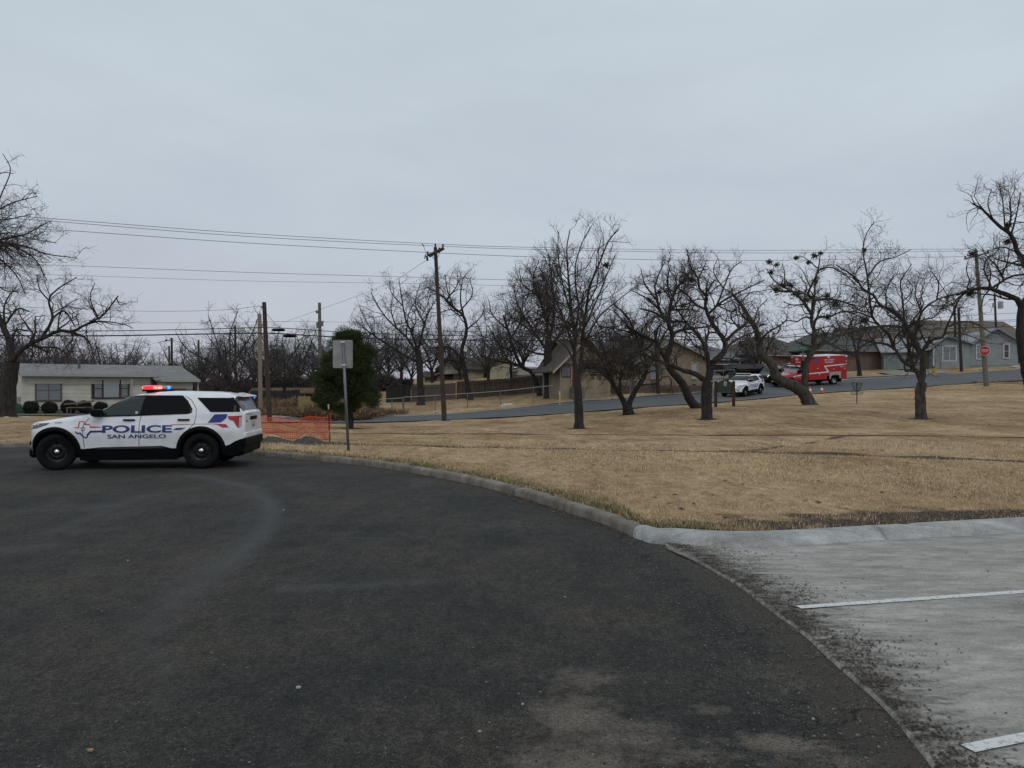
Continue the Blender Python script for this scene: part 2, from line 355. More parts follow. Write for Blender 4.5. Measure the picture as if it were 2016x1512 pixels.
sand = np.maximum.reduce([1.0*bump_at(1130, 1410, .24, .34), 1.0*bump_at(1130, 1505, .34, .26), .8*bump_at(1150, 1335, .28, .2), 1.25*bump_at(1550, 1465, .24, .11), .8*bump_at(1240, 1450, .4, .25), .7*bump_at(1400, 1490, .4, .12), .8*bump_at(1400, 1400, .12, .1), .65*bump_at(1650, 1500, .5, .15), .5*bump_at(1550, 1330, .3, .3)])
arcp = [gz0(*p) for p in ((380, 935), (500, 960), (540, 1000), (520, 1050), (450, 1110), (350, 1180), (290, 1260), (330, 1400))]
arc_ = (.8*np.exp(-(linedist(AX, AY, arcp)/.15)**2)+.30*np.exp(-(linedist(AX+.25, AY, arcp)/.34)**2))*np.clip((AY-3.5)/4, 0, 1)
for p, q2, wd in (((90, 1050), (260, 985), .12), ((110, 1048), (230, 1040), .1), ((690, 1058), (780, 1062), .05), ((0, 1080), (100, 1075), .2), ((840, 1145), (560, 1160), .12), ((200, 1000), (300, 975), .25)):
    arc_ = np.maximum(arc_, .7*np.exp(-(linedist(AX, AY, [gz0(*p), gz0(*q2)])/wd)**2))
seam_px = [(1296, 1060), (1306, 1075), (1400, 1122), (1500, 1190), (1600, 1270), (1700, 1360), (1800, 1468), (1850, 1535), (1930, 1700), (2000, 2100), (2000, 4000)]
sm = catmull(np.array([gz0(*p) for p in seam_px]), 10)
edge = np.exp(-(linedist(AX, AY, sm[::4])/.45)**2)*.85*(AX < 2.4)
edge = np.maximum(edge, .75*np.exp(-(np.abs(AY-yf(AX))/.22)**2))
nx, ns = AX.shape; idx = np.arange(nx*ns).reshape(nx, ns); q = np.stack([idx[:-1, :-1], idx[:-1, 1:], idx[1:, 1:], idx[1:, :-1]], -1).reshape(-1, 4)
def road_mat():
    m = bpy.data.materials.new('asphalt_lot'); m.use_nodes = True; n = m.node_tree; b = n.nodes['Principled BSDF']; b.inputs['Roughness'].default_value = .88; b.inputs['Specular IOR Level'].default_value = .22
    t = n.nodes.new('ShaderNodeTexCoord'); a = n.nodes.new('ShaderNodeAttribute'); a.attribute_name = 'Col'
    s = n.nodes.new('ShaderNodeSeparateColor'); n.links.new(a.outputs['Color'], s.inputs[0])
    def noise(sc_, det=6, vec=(1, 1, 1), rgh=.6, kind='n'):
        mp = n.nodes.new('ShaderNodeMapping'); mp.inputs['Scale'].default_value = vec; n.links.new(t.outputs['Object'], mp.inputs[0])
        x = n.nodes.new('ShaderNodeTexNoise'); x.inputs['Scale'].default_value = sc_; x.inputs['Detail'].default_value = det; x.inputs['Roughness'].default_value = rgh
        n.links.new(mp.outputs[0], x.inputs['Vector']); return x.outputs['Fac']
    def ramp(f, c0, c1, p0=.35, p1=.65):
        r = n.nodes.new('ShaderNodeValToRGB'); r.color_ramp.elements[0].position = p0; r.color_ramp.elements[1].position = p1
        r.color_ramp.elements[0].color = (*c0, 1); r.color_ramp.elements[1].color = (*c1, 1); n.links.new(f, r.inputs[0]); return r.outputs[0]
    def mix(f, a_, b_, mode='MIX'):
        x = n.nodes.new('ShaderNodeMixRGB'); x.blend_type = mode
        if isinstance(f, float): x.inputs[0].default_value = f
        else: n.links.new(f, x.inputs[0])
        for i, v in ((1, a_), (2, b_)):
            if isinstance(v, tuple): x.inputs[i].default_value = (*v, 1)
            else: n.links.new(v, x.inputs[i])
        return x.outputs[0]
    def madd(v, k, o, cl=True):
        x = n.nodes.new('ShaderNodeMath'); x.operation = 'MULTIPLY_ADD'; x.use_clamp = cl; n.links.new(v, x.inputs[0]); x.inputs[1].default_value = k
        if isinstance(o, float): x.inputs[2].default_value = o
        else: n.links.new(o, x.inputs[2])
        return x.outputs[0]
    base = ramp(noise(.5, 5), (.0185, .0198, .0200), (.034, .030, .027), .38, .62)
    base = mix(.9, base, ramp(noise(26, 5, rgh=.85), (.35, .35, .35), (1.9, 1.88, 1.84), .36, .64), 'MULTIPLY'); base = mix(.8, base, ramp(noise(8, 6, (1, .6, 1), rgh=.8), (.55, .55, .55), (1.45, 1.45, 1.42), .36, .64), 'MULTIPLY')
    base = mix(.8, base, ramp(noise(2.2, 6, (1, .45, 1)), (.75, .78, .8), (1.25, 1.22, 1.18)), 'MULTIPLY')
    base = mix(1.0, base, ramp(noise(95, 3, rgh=.8), (.25, .25, .25), (2.6, 2.5, 2.4), .36, .66), 'MULTIPLY')
    vo = n.nodes.new('ShaderNodeTexVoronoi'); vo.inputs['Scale'].default_value = 55; n.links.new(t.outputs['Object'], vo.inputs['Vector'])
    spk = ramp(vo.outputs['Color'], (0, 0, 0), (1, 1, 1), .70, .82)
    spd = ramp(vo.outputs['Distance'], (1, 1, 1), (0, 0, 0), .10, .30); spk = mix(1.0, spk, spd, 'MULTIPLY')
    base = mix(spk, base, (.15, .14, .125))
    base = mix(madd(s.outputs[1], .75, madd(noise(3, 8, (1, 1, 1), .75), .8, -.47, False)), base, mix(1.0, (.078, .082, .082), ramp(noise(70, 3, rgh=.8), (.5, .5, .5), (1.4, 1.4, 1.4)), 'MULTIPLY'))
    sn = madd(s.outputs[0], 1.5, madd(noise(5, 10, rgh=.85), 4.6, -2.78, False)); sn = mix(1.0, ramp(sn, (0, 0, 0), (.95, .95, .95), .0, 1.0), ramp(noise(45, 5, rgh=.9), (.25, .25, .25), (1, 1, 1), .40, .56), 'MULTIPLY')
    base = mix(sn, base, ramp(noise(110, 3, rgh=.8), (.06, .049, .040), (.31, .255, .21), .3, .7))
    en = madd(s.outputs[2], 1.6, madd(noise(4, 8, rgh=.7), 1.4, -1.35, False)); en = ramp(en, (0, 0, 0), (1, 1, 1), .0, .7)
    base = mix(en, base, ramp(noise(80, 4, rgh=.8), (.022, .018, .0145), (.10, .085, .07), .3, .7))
    # cracks
    wv = noise(1.2, 6); mpc = n.nodes.new('ShaderNodeMixRGB'); mpc.inputs[0].default_value = .28; n.links.new(t.outputs['Object'], mpc.inputs[1])
    nc = n.nodes.new('ShaderNodeTexNoise'); nc.inputs['Scale'].default_value = 3; nc.inputs['Detail'].default_value = 6; n.links.new(t.outputs['Object'], nc.inputs['Vector']); n.links.new(nc.outputs['Color'], mpc.inputs[2])
    vc = n.nodes.new('ShaderNodeTexVoronoi'); vc.feature = 'DISTANCE_TO_EDGE'; vc.inputs['Scale'].default_value = 1.9; n.links.new(mpc.outputs[0], vc.inputs['Vector'])
    ck = ramp(vc.outputs['Distance'], (1, 1, 1), (0, 0, 0), .0, .012)
    msk = ramp(madd(s.outputs[2], 1.2, noise(.8, 3)), (0, 0, 0), (1, 1, 1), .66, .8)
    ck = mix(1.0, ck, msk, 'MULTIPLY'); base = mix(ck, base, (.006, .006, .006))
    n.links.new(base, b.inputs['Base Color'])
    bp = n.nodes.new('ShaderNodeBump'); bp.inputs['Strength'].default_value = 1.0; bp.inputs['Distance'].default_value = .006
    n.links.new(noise(85, 4, rgh=.8), bp.inputs['Height']); n.links.new(bp.outputs[0], b.inputs['Normal'])
    return m
tag(np_mesh('road', np.stack([AX, AY, AX*0], -1).reshape(-1, 3), q, road_mat(), col=np.stack([sand, arc_, edge], -1).reshape(-1, 3)), kind='structure')

# concrete apron right of the seam: a real slab 25 mm proud of the asphalt
sy = sm[:, 1]; o3 = np.argsort(sy); seam_y, seam_x = sy[o3], sm[o3, 0]
def xseam(y): return np.interp(y, seam_y, seam_x)+.025*np.sin(y*5.1)*(y < 8)*.4
# rows follow a blend between the seam and the kerb: columns in x, bottom -20, top kerb face
rows = []
yy = np.concatenate([np.linspace(-20, 2, 20, endpoint=False), np.linspace(2, 8.62, 130)])
tt = np.concatenate([[0, .02, .05], np.linspace(.1, 1, 60)**1.5])
CXg = []; 
for y in yy:
    xl = xseam(y)
    CXg.append(np.stack([xl+tt*(60-xl), np.full(len(tt), y)], -1))
CXg = np.array(CXg)
# squeeze the top rows onto the kerb line
topy = yf(CXg[..., 0])+.03
fct = np.clip((CXg[..., 1]-2)/(8.62-2), 0, 1)
CXg[..., 1] = np.where(CXg[..., 1] > 2, 2+fct*(np.maximum(topy, 2.1)-2), CXg[..., 1])
CXg[..., 0] = np.where(tt[None] == 0, xseam(CXg[..., 1]), CXg[..., 0])
zz = np.full(CXg.shape[:2], .024)+.004*np.sin(CXg[..., 0]*.8); zz[:, 0] = -.02; zz[:, 1] = .019
CXg[:, 1, 0] = np.maximum(CXg[:, 0, 0]+.012, CXg[:, 0, 0]+.012); CXg[:, 2, 0] = CXg[:, 0, 0]+.06
n1, n2 = CXg.shape[:2]; idx = np.arange(n1*n2).reshape(n1, n2); q = np.stack([idx[:-1, :-1], idx[:-1, 1:], idx[1:, 1:], idx[1:, :-1]], -1).reshape(-1, 4)
sl = np.exp(-((CXg[..., 0]-xseam(CXg[..., 1])-.12)/.30)**2); sl[(CXg[..., 1] > 8.4)] *= .4
def stain(px, py, rx, ry):
    x0, y0 = gz0(px, py); return np.exp(-(((CXg[..., 0]-x0)/rx)**2+((CXg[..., 1]-y0)/ry)**2))
st = np.maximum(stain(1845, 1100, .28, .14), .5*stain(1800, 1090, .6, .1))
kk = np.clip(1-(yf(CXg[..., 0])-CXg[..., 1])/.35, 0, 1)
def conc_mat(name, c0, c1, coln=True):
    m = bpy.data.materials.new(name); m.use_nodes = True; n = m.node_tree; b = n.nodes['Principled BSDF']; b.inputs['Roughness'].default_value = .85; b.inputs['Specular IOR Level'].default_value = .25
    t = n.nodes.new('ShaderNodeTexCoord'); a = n.nodes.new('ShaderNodeAttribute'); a.attribute_name = 'Col'
    s = n.nodes.new('ShaderNodeSeparateColor'); n.links.new(a.outputs['Color'], s.inputs[0])
    def noise(sc_, det=6, vec=(1, 1, 1), rgh=.6):
        mp = n.nodes.new('ShaderNodeMapping'); mp.inputs['Scale'].default_value = vec; n.links.new(t.outputs['Object'], mp.inputs[0])
        x = n.nodes.new('ShaderNodeTexNoise'); x.inputs['Scale'].default_value = sc_; x.inputs['Detail'].default_value = det; x.inputs['Roughness'].default_value = rgh
        n.links.new(mp.outputs[0], x.inputs['Vector']); return x.outputs['Fac']
    def ramp(f, c0, c1, p0=.35, p1=.65):
        r = n.nodes.new('ShaderNodeValToRGB'); r.color_ramp.elements[0].position = p0; r.color_ramp.elements[1].position = p1
        r.color_ramp.elements[0].color = (*c0, 1); r.color_ramp.elements[1].color = (*c1, 1); n.links.new(f, r.inputs[0]); return r.outputs[0]
    def mix(f, a_, b_, mode='MIX'):
        x = n.nodes.new('ShaderNodeMixRGB'); x.blend_type = mode
        if isinstance(f, float): x.inputs[0].default_value = f
        else: n.links.new(f, x.inputs[0])
        for i, v in ((1, a_), (2, b_)):
            if isinstance(v, tuple): x.inputs[i].default_value = (*v, 1)
            else: n.links.new(v, x.inputs[i])
        return x.outputs[0]
    c = ramp(noise(1.4, 7, (.6, 1.8, 1)), c0, c1, .35, .66)
    c = mix(.7, c, ramp(noise(60, 4, rgh=.8), (.65, .65, .65), (1.25, 1.25, 1.25)), 'MULTIPLY'); c = mix(.7, c, ramp(noise(7, 8, (.5, 1.4, 1), .75), (.68, .67, .65), (1.15, 1.15, 1.15), .38, .6), 'MULTIPLY')
    c = mix(.5, c, ramp(noise(3.5, 8, (.5, 1.6, 1), .7), (.62, .63, .66), (1.08, 1.08, 1.08), .34, .55), 'MULTIPLY')
    def madd(v, k, o):
        x = n.nodes.new('ShaderNodeMath'); x.operation = 'MULTIPLY_ADD'; n.links.new(v, x.inputs[0]); x.inputs[1].default_value = k
        if isinstance(o, float): x.inputs[2].default_value = o
        else: n.links.new(o, x.inputs[2])
        return x.outputs[0]
    if coln:
        d = ramp(madd(s.outputs[0], 1.5, madd(noise(9, 9, (.7, 1.6, 1), .78), 2.2, -2.2)), (0, 0, 0), (1, 1, 1), .0, .5)
        c = mix(d, c, ramp(noise(70, 4), (.022, .018, .014), (.075, .06, .048)))
        d = ramp(madd(s.outputs[1], 1.3, madd(noise(8, 8, (.5, 1.5, 1), .7), 1.8, -1.7)), (0, 0, 0), (1, 1, 1), .0, .5)
        c = mix(d, c, (.19, .14, .095))
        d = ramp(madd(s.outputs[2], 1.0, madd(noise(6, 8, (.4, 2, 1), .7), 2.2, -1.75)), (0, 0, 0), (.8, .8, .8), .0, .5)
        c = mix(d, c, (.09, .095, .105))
    n.links.new(c, b.inputs['Base Color'])
    bp = n.nodes.new('ShaderNodeBump'); bp.inputs['Strength'].default_value = .5; bp.inputs['Distance'].default_value = .004
    n.links.new(noise(60, 6), bp.inputs['Height']); n.links.new(bp.outputs[0], b.inputs['Normal'])
    return m
tag(np_mesh('concrete_pavement', np.concatenate([CXg, zz[..., None]], -1).reshape(-1, 3), q, conc_mat('apron_concrete', (.275, .26, .235), (.40, .38, .345)), smooth=True, col=np.stack([sl, st, kk*.8], -1).reshape(-1, 3)), kind='structure')
# painted stall lines
pm = mat('stall_paint', (.62, .62, .60), .7, (.26, .25, .235), 30, lo=.52, hi=.66, detail=10)
def stripe(pa, pb, wd):
    a = Vector((*gz0(*pa), 0)); b = Vector((*gz0(*pb), 0)); d = (b-a).normalized(); n_ = Vector((-d.y, d.x, 0))*wd/2
    N = 24; V = []
    for i in range(N+1):
        p = a+(b-a)*i/N; j = .03*math.sin(i*1.3); V += [(*(p+n_*(1+j)).xy, .0268+.004*math.sin(p.x*.8)), (*(p-n_*(1-j)).xy, .0268+.004*math.sin(p.x*.8))]
    q = [(2*i, 2*i+1, 2*i+3, 2*i+2) for i in range(N)]
    return tag(np_mesh('painted_line', V, np.array(q), pm), kind='structure')
stripe((1572, 1203), (2900, 1106), .078); stripe((1905, 1486), (2700, 1324), .078)

# kerb
def kerb(name, sel, m, r0, joint=1.75):
    V = []; Q = []
    ids = np.where(sel)[0]; lens = 0; 
    prof_old = [(0, -.03), (.0, .085), (.018, .118), (.05, .132), (.14, .130), (.165, .118), (.17, -.03)]
    prof_new = [(0, .0), (.05, .055), (.12, .115), (.17, .142), (.25, .148), (.32, .135), (.34, -.03)]
    prev = None; cum = 0; nj = joint
    for i in ids:
        t = float(ks[i]); P = [(a[0]*(1-t)+b[0]*t, a[1]*(1-t)+b[1]*t) for a, b in zip(prof_old, prof_new)]
        cum += .12; gap = False
        if cum > nj: gap = True; nj += joint*(.7+.6*rng.random())
        base = len(V)
        if gap and prev is not None:
            for dd, zd, kk_ in ((-.022, 0, 1), (-.014, .07, .74), (.014, .07, .74)):
                b2 = len(V)
                for d, z in P: p = cl[i]+nrm[i]*(d*kk_+(1-kk_)*.10)+tn[i]*dd; V.append((p[0], p[1], z-(zd if z > .02 else 0)))
                for k in range(len(P)-1): Q.append((prev+k, b2+k, b2+k+1, prev+k+1))
                prev = b2
            base = len(V)
        chip = .016*(rng.random() < .07)
        jit = .004*math.sin(i*.37)+.002*math.sin(i*1.7)
        for d, z in P:
            p = cl[i]+nrm[i]*(d+jit)+(tn[i]*.024 if gap else 0); V.append((p[0], p[1], z+.004*math.sin(i*.21)-(chip if z > .08 else 0)))
        if prev is not None:
            for k in range(len(P)-1): Q.append((prev+k, base+k, base+k+1, prev+k+1))
        prev = base
    return tag(np_mesh(name, V, np.array(Q), m, smooth=False, col=np.zeros((len(V), 3))), kind='structure')
mk1 = conc_mat('kerb_old', (.15, .13, .105), (.27, .24, .20)); mk2 = conc_mat('kerb_new', (.27, .27, .26), (.44, .44, .425))
kerb('kerb', cl[:, 0] < 1.40, mk1, 0); kerb('kerb', cl[:, 0] > 1.36, mk2, 0, 3.2)

# loose grit and dead leaves along the seam
def chips(n, pos, smin, smax, cols, name, label, flat=.5, cat='litter'):
    m = len(pos); s = smin+(smax-smin)*rng.random(m)**2.5; a = rng.random((m, 1))*math.tau
    k = np.arange(5)*math.tau/5; rr = .6+.6*rng.random((m, 5)); al = (.5+rng.random((m, 1))*1.0)
    px_ = np.cos(k+a)*rr*s[:, None]; py_ = np.sin(k+a)*rr*s[:, None]*al
    V = np.empty((m, 6, 3)); V[:, :5, 0] = pos[:, 0:1]+px_; V[:, :5, 1] = pos[:, 1:2]+py_; V[:, :5, 2] = pos[:, 2:3]
    V[:, 5] = pos; V[:, 5, 2] += s*flat
    b = (np.arange(m)*6)[:, None]; f = np.concatenate([np.stack([b+i, b+(i+1) % 5, b+5], -1).reshape(-1, 3) for i in range(5)])
    c = np.array(cols)[rng.integers(0, len(cols), m)]*(.6+.8*rng.random((m, 1)))
    return tag(np_mesh(name, V.reshape(-1, 3), f, mat('grit', (.1, .1, .1), .9, attr='Col'), col=np.repeat(c, 6, 0)), label, cat, kind='stuff')
y = rng.uniform(2.6, 8.2, 15000); x = xseam(y)+np.abs(rng.normal(0, .20, 15000))**1.15*(.55+.9*np.sin(y*2.1+1)**2)*np.clip(y/4.5, .7, 1.5)+.02
cl_ = rng.random(15000) < .35+.65*(np.sin(x*9+y*7)*np.sin(y*13-x*4) > -.1)
x, y = x[cl_], y[cl_]
x2 = rng.uniform(1.9, 7, 700); y2 = rng.uniform(2.8, 7.9, 700); ok = x2 > xseam(y2)+.05; x, y = np.append(x, x2[ok]), np.append(y, y2[ok])
chips(0, np.stack([x, y, x*0+.028], -1), .002, .0105, [(.035, .026, .02), (.06, .045, .033), (.10, .08, .055), (.02, .018, .015)], 'grit', 'dark grit and dead leaf crumbs strewn over the concrete beside the asphalt edge')
y = rng.uniform(2.8, 8.6, 9000); x = xseam(y)-np.abs(rng.normal(0, .5, 9000))
x3 = rng.uniform(-7, 2, 14000); y3 = 3+15*rng.random(14000)**1.6; ok = (y3 < yf(x3)-.05) & (x3 < xseam(y3)); x, y = np.append(x, x3[ok]), np.append(y, y3[ok]); ok = (y < yf(x)-.02); x, y = x[ok], y[ok]
chips(0, np.stack([x, y, x*0+.001], -1), .002, .009, [(.09, .085, .075), (.05, .045, .04), (.15, .14, .12), (.012, .012, .012), (.012, .012, .012)], 'gravel', 'loose gravel crumbs scattered on the dark asphalt', cat='gravel')
i_ = rng.integers(0, len(cl), 6000); i_ = i_[(cl[i_, 0] > -8) & (cl[i_, 0] < 1.6)]; d_ = -np.abs(rng.normal(0, .09, len(i_)))-.01; p_ = cl[i_]+nrm[i_]*d_[:, None]
kp = rng.random(len(i_)) < .25+.75*(np.sin(cl[i_, 0]*3.3) > .1); p_ = p_[kp]
chips(0, np.column_stack([p_, np.full(len(p_), .006)]), .006, .025, [(.14, .095, .05), (.09, .06, .035), (.05, .035, .025), (.2, .15, .09)], 'leaf_litter', 'brown dead leaves gathered in the gutter at the kerb foot', .25)
for (px, py, s, c) in ((587, 1356, .03, 'p'), (178, 1480, .025, 'o'), (252, 1105, .02, 'p'), (558, 1005, .03, 'p'), (1029, 1389, .014, 'p'), (1601, 1418, .012, 'p'), (944, 1443, .015, 'p'), (1112, 1177, .014, 'p')):
    x, y = gz0(px, py); m_ = MB(); a = random.random()*6; s *= .68
    pts = [(x+math.cos(a+k*1.05)*s*(.6+.5*random.random()), y+math.sin(a+k*1.05)*s*(.5+.4*random.random())) for k in range(6)]
    m_.prism(pts, 'z', .004, .012)
    o = m_.build('litter_scrap', mat('pale_scrap', (.36, .34, .29), .8) if c == 'p' else mat('tan_leaf', (.35, .2, .12), .8))
    tag(o, 'tan dead leaf lying alone on the asphalt' if c == 'o' else 'small pale scrap of litter lying on the dark asphalt', 'litter', 'pale scraps on the asphalt' if c == 'p' else None)

x = (rng.random(9000)*2-1)*.72; y = 9+26*rng.random(9000)**.8; x = x*y; ok = y > yb(x)+.1; x, y = x[ok], y[ok]
near_tree = np.exp(-np.minimum.reduce([np.hypot(x-(p-CX)/F*D, y-D) for p, D in ((1140, 33), (1392, 35), (1813, 33), (1590, 43))])/5); ok = rng.random(len(x)) < .25+.75*near_tree; x, y = x[ok], y[ok]
chips(0, np.stack([x, y, Gz(x, y)+.02], -1), .012, .05, [(.09, .06, .035), (.05, .035, .025), (.16, .11, .06), (.03, .024, .02)], 'fallen_leaves', 'brown fallen leaves and bark scraps scattered over the dry lawn', .3)
# ---------------------------------------------------------------- far street and drives (sheets draped on the ground)
def drape(name, A, B, m, n=120, k=8, lift=.05, col=None, kind='structure'):
    """A, B: matching polylines of (x, y) = the two edges"""
    def res(P):
        P = catmull(np.array(P), 10); s = np.concatenate([[0], np.cumsum(np.linalg.norm(np.diff(P, axis=0), axis=1))]); u = np.linspace(0, s[-1], n)
        return np.stack([np.interp(u, s, P[:, 0]), np.interp(u, s, P[:, 1])], -1)
    a, b = res(A), res(B); t = np.linspace(0, 1, k)[None, :, None]; P = a[:, None]*(1-t)+b[:, None]*t
    z = Gz(P[..., 0], P[..., 1])+lift; V = np.concatenate([P, z[..., None]], -1).reshape(-1, 3)
    idx = np.arange(n*k).reshape(n, k); q = np.stack([idx[:-1, :-1], idx[1:, :-1], idx[1:, 1:], idx[:-1, 1:]], -1).reshape(-1, 4)
    return tag(np_mesh(name, V, q, m, smooth=True), kind=kind)
mst = mat('street_asphalt', (.066, .070, .075), .85, (.105, .11, .115), 1.2, bump=.3, bscale=40, vec=(.3, 1.6, 1))
near = [(-60, 44), (-30, 45), (-14.3, 46), (-6.4, 46.8), (1, 48.2), (6.4, 50), (10, 52.2), (15.4, 55), (21.5, 59.3), (28.7, 62.7), (34.2, 64.3), (40, 64.5), (50, 63.5), (70, 60), (110, 52)]
far = [(-60, 51), (-30, 52), (-14.3, 53.5), (-6.4, 54.4), (1, 56), (6.4, 58), (10.5, 60.5), (16.4, 64.5), (22, 69.5), (29, 73.2), (36, 74.6), (43, 75.3), (53, 76.3), (72, 78), (120, 84)]
drape('street', near, far, mst, 260, 12)
mcc = mat('gutter_concrete', (.25, .235, .21), .9, (.17, .155, .135), 3)
fo = lambda P, d: [(x-d*.25, y+d) for x, y in P]
drape('street_kerb', fo(far, -.05), fo(far, .55), mcc, 260, 4, .10); drape('street_kerb', fo(near, -.18), fo(near, .0), mcc, 260, 3, .075)
mdrv = mat('drive_concrete', (.27, .245, .22), .9, (.19, .165, .145), 1.5)
drape('driveway', [(15.5, 65), (18.5, 74), (22.5, 84)], [(21, 69), (24.5, 76), (28.5, 84)], mdrv, 40, 8, .12)
drape('driveway', [(-15, 45.6), (-17, 44), (-24, 43)], [(-15, 53), (-19, 50), (-25, 47.5)], mat('pale_gravel', (.30, .25, .215), .95, (.2, .165, .135), 2), 30, 8, .07)
drape('driveway', [(-20.5, 37.5), (-17.5, 41), (-12.5, 46)], [(-24, 43), (-18, 46.5), (-14, 49)], mat('pale_gravel', (.3, .25, .21)), 30, 8, .09)
drape('sidewalk', [(31, 75.4), (37, 76), (43, 76.6)], [(31, 77), (37, 77.6), (43, 78.2)], mdrv, 40, 4, .11)
drape('driveway', [(38.5, 75.8), (38.8, 79), (39.2, 82)], [(44.5, 76.2), (44.2, 79), (44, 82)], mdrv, 20, 6, .13)
# ---------------------------------------------------------------- vehicles
WHITE = mat('white_paint', (.66, .66, .66), .28, (.83, .84, .86), 1.6, coat=.6, lo=.3, hi=.55); BLACKP = mat('black_plastic', (.003, .003, .0034), .6, spec=.12); TYRE = mat('tyre_rubber', (.007, .007, .0075), .85, spec=.2)
GLASS = mat('dark_glass', (.004, .004, .006), .08, spec=.10); GLASS2 = mat('window_glass', (.022, .031, .032), .08, spec=.35); CHROME = mat('chrome', (.7, .7, .7), .15, metal=1)
BLUE = mat('livery_blue', (.018, .03, .20), .4); RED = mat('livery_red', (.42, .02, .03), .4); NAVY = mat('livery_navy', (.02, .028, .12), .4)
LENSR = mat('lens_red', (.38, .01, .012), .12, spec=.6); LENSD = mat('lens_dark', (.10, .11, .12), .1, spec=.7); SEAM = mat('panel_seam', (.05, .05, .055), .8)
STEEL = mat('black_steel', (.006, .006, .007), .35, spec=.35)
class Loft:
    def __init__(s, top, belt, zb, W, xf, xr, Lf, kf, Lr, kr, S, tum=.45, ngh=6, wheels=(0, 3.025), ra=.46, rz=.385, yw=None):
        s.top, s.belt, s.zb, s.W, s.xf, s.xr, s.Lf, s.kf, s.Lr, s.kr, s.S, s.tum, s.ngh, s.wheels, s.ra, s.rz = top, belt, zb, W, xf, xr, Lf, kf, Lr, kr, S, tum, ngh, wheels, ra, rz
    def ip(s, P, x): return float(np.interp(x, [p[0] for p in P], [p[1] for p in P]))
    def w(s, x):
        k = 1.0
        if x < s.xf+s.Lf: k = 1-s.kf*((s.xf+s.Lf-x)/s.Lf)**2.4
        if x > s.xr-s.Lr: k = 1-s.kr*((x-s.xr+s.Lr)/s.Lr)**2.0
        return s.W*k
    def H(s, x): return max(s.ip(s.top, x)-s.ip(s.belt, x), .004)
    def n(s, x): return 2.4+(s.ngh-2.4)*min(s.H(x)/.36, 1)
    def low(s, x, z): return s.w(x)*s.ip(s.S, z)
    def y(s, x, z):
        b = s.ip(s.belt, x)
        if z <= b: return s.low(x, z)
        H = s.H(x); f = min((z-b)/H, 1.0); n = s.n(x); st = f**(n/2); ct = math.sqrt(max(0, 1-st*st))
        return s.low(x, b)*ct**(2/n)*(1-s.tum*(z-b))
    def up(s, x, th):
        b = s.ip(s.belt, x); H = s.H(x); n = s.n(x); z = b+H*math.sin(th)**(2/n); return s.low(x, b)*max(math.cos(th), 0)**(2/n)*(1-s.tum*(z-b)), z
    def stations(s):
        xs = list(np.linspace(s.xf, s.xf+.25, 7))+list(np.arange(s.xf+.3, s.xr-.3, .055))+list(np.linspace(s.xr-.28, s.xr, 8))
        for c in s.wheels:
            for a in np.linspace(0, math.pi, 19): xs.append(c-math.cos(a)*s.ra)
        for P in (s.top, s.belt):
            for p in P:
                if s.xf < p[0] < s.xr: xs.append(p[0])
        xs = sorted(xs); o = [xs[0]]
        for v in xs[1:]:
            if v-o[-1] > .008: o.append(v)
        return o
    def bottom(s, x):
        z = s.ip(s.zb, x)
        for c in s.wheels:
            d = abs(x-c)
            if d < s.ra: z = max(z, s.rz+math.sqrt(s.ra**2-d*d))
        return z
    def body(s, name, m, parent):
        st = s.stations(); NL, NU = 9, 16; rows = []
        for x in st:
            zb = s.bottom(x); b = s.ip(s.belt, x); zb = min(zb, b-.02); r = []
            for i in range(NL): z = zb+(b-zb)*i/(NL-1); r.append((x, -s.low(x, z), z))
            for i in range(1, NU+1):
                y, z = s.up(x, math.pi/2*(i/NU)**1.0); r.append((x, -y, z))
            rows.append(r+[(x, -p[1], p[2]) for p in r[-2::-1]])
        V = np.array(rows); nx, nn = V.shape[:2]; idx = np.arange(nx*nn).reshape(nx, nn)
        q = np.stack([idx[:-1, :-1], idx[:-1, 1:], idx[1:, 1:], idx[1:, :-1]], -1).reshape(-1, 4)
        me_o = np_mesh(name, V.reshape(-1, 3), q, m, parent)
        bm = bmesh.new(); bm.from_mesh(me_o.data); bm.verts.ensure_lookup_table()
        for row in (idx[0], idx[-1]):
            # cap as strips between mirrored points
            h = nn//2
            for i in range(h):
                a, b_, c, d = row[i], row[i+1], row[nn-2-i], row[nn-1-i]
                vs = [bm.verts[a], bm.verts[b_], bm.verts[c], bm.verts[d]]
                vs2 = []
                for v in vs:
                    if v not in vs2: vs2.append(v)
                if len(vs2) >= 3:
                    try: bm.faces.new(vs2)
                    except ValueError: pass
        bmesh.ops.remove_doubles(bm, verts=bm.verts, dist=.0005); bmesh.ops.recalc_face_normals(bm, faces=bm.faces)
        for f in bm.faces: f.smooth = True
        for e in bm.edges:
            if len(e.link_faces) == 2 and e.calc_face_angle(0) > R(40): e.smooth = False
        bm.to_mesh(me_o.data); bm.free(); return me_o
    def patch(s, bm, name, m, parent, off=.004, sides=(-1, 1), thick=0, cut=(.09, .05), mirror_text=False):
        """bm: faces in (x, z); laid on the body side"""
        if cut: grid_cut(bm, *cut)
        bm.verts.ensure_lookup_table()
        for sd in sides:
            V = []; Fc = []; base = 0
            for v in bm.verts:
                x, z = v.co.x, v.co.y; xx = x
                y = s.y(xx, z); V.append((xx, sd*(y+off), z))
            for f in bm.faces: Fc.append([base+v.index for v in f.verts] if sd < 0 else [base+v.index for v in f.verts][::-1])
            me = bpy.data.meshes.new(name); me.from_pydata(V, [], Fc); me.materials.append(m)
            o = bpy.data.objects.new(name, me); C.objects.link(o); o.parent = parent
        bm.free(); return o
    def poly(s, pts, name, m, parent, off=.004, sides=(-1, 1), cut=(.09, .045)): return s.patch(poly_bm(pts), name, m, parent, off, sides, cut=cut)
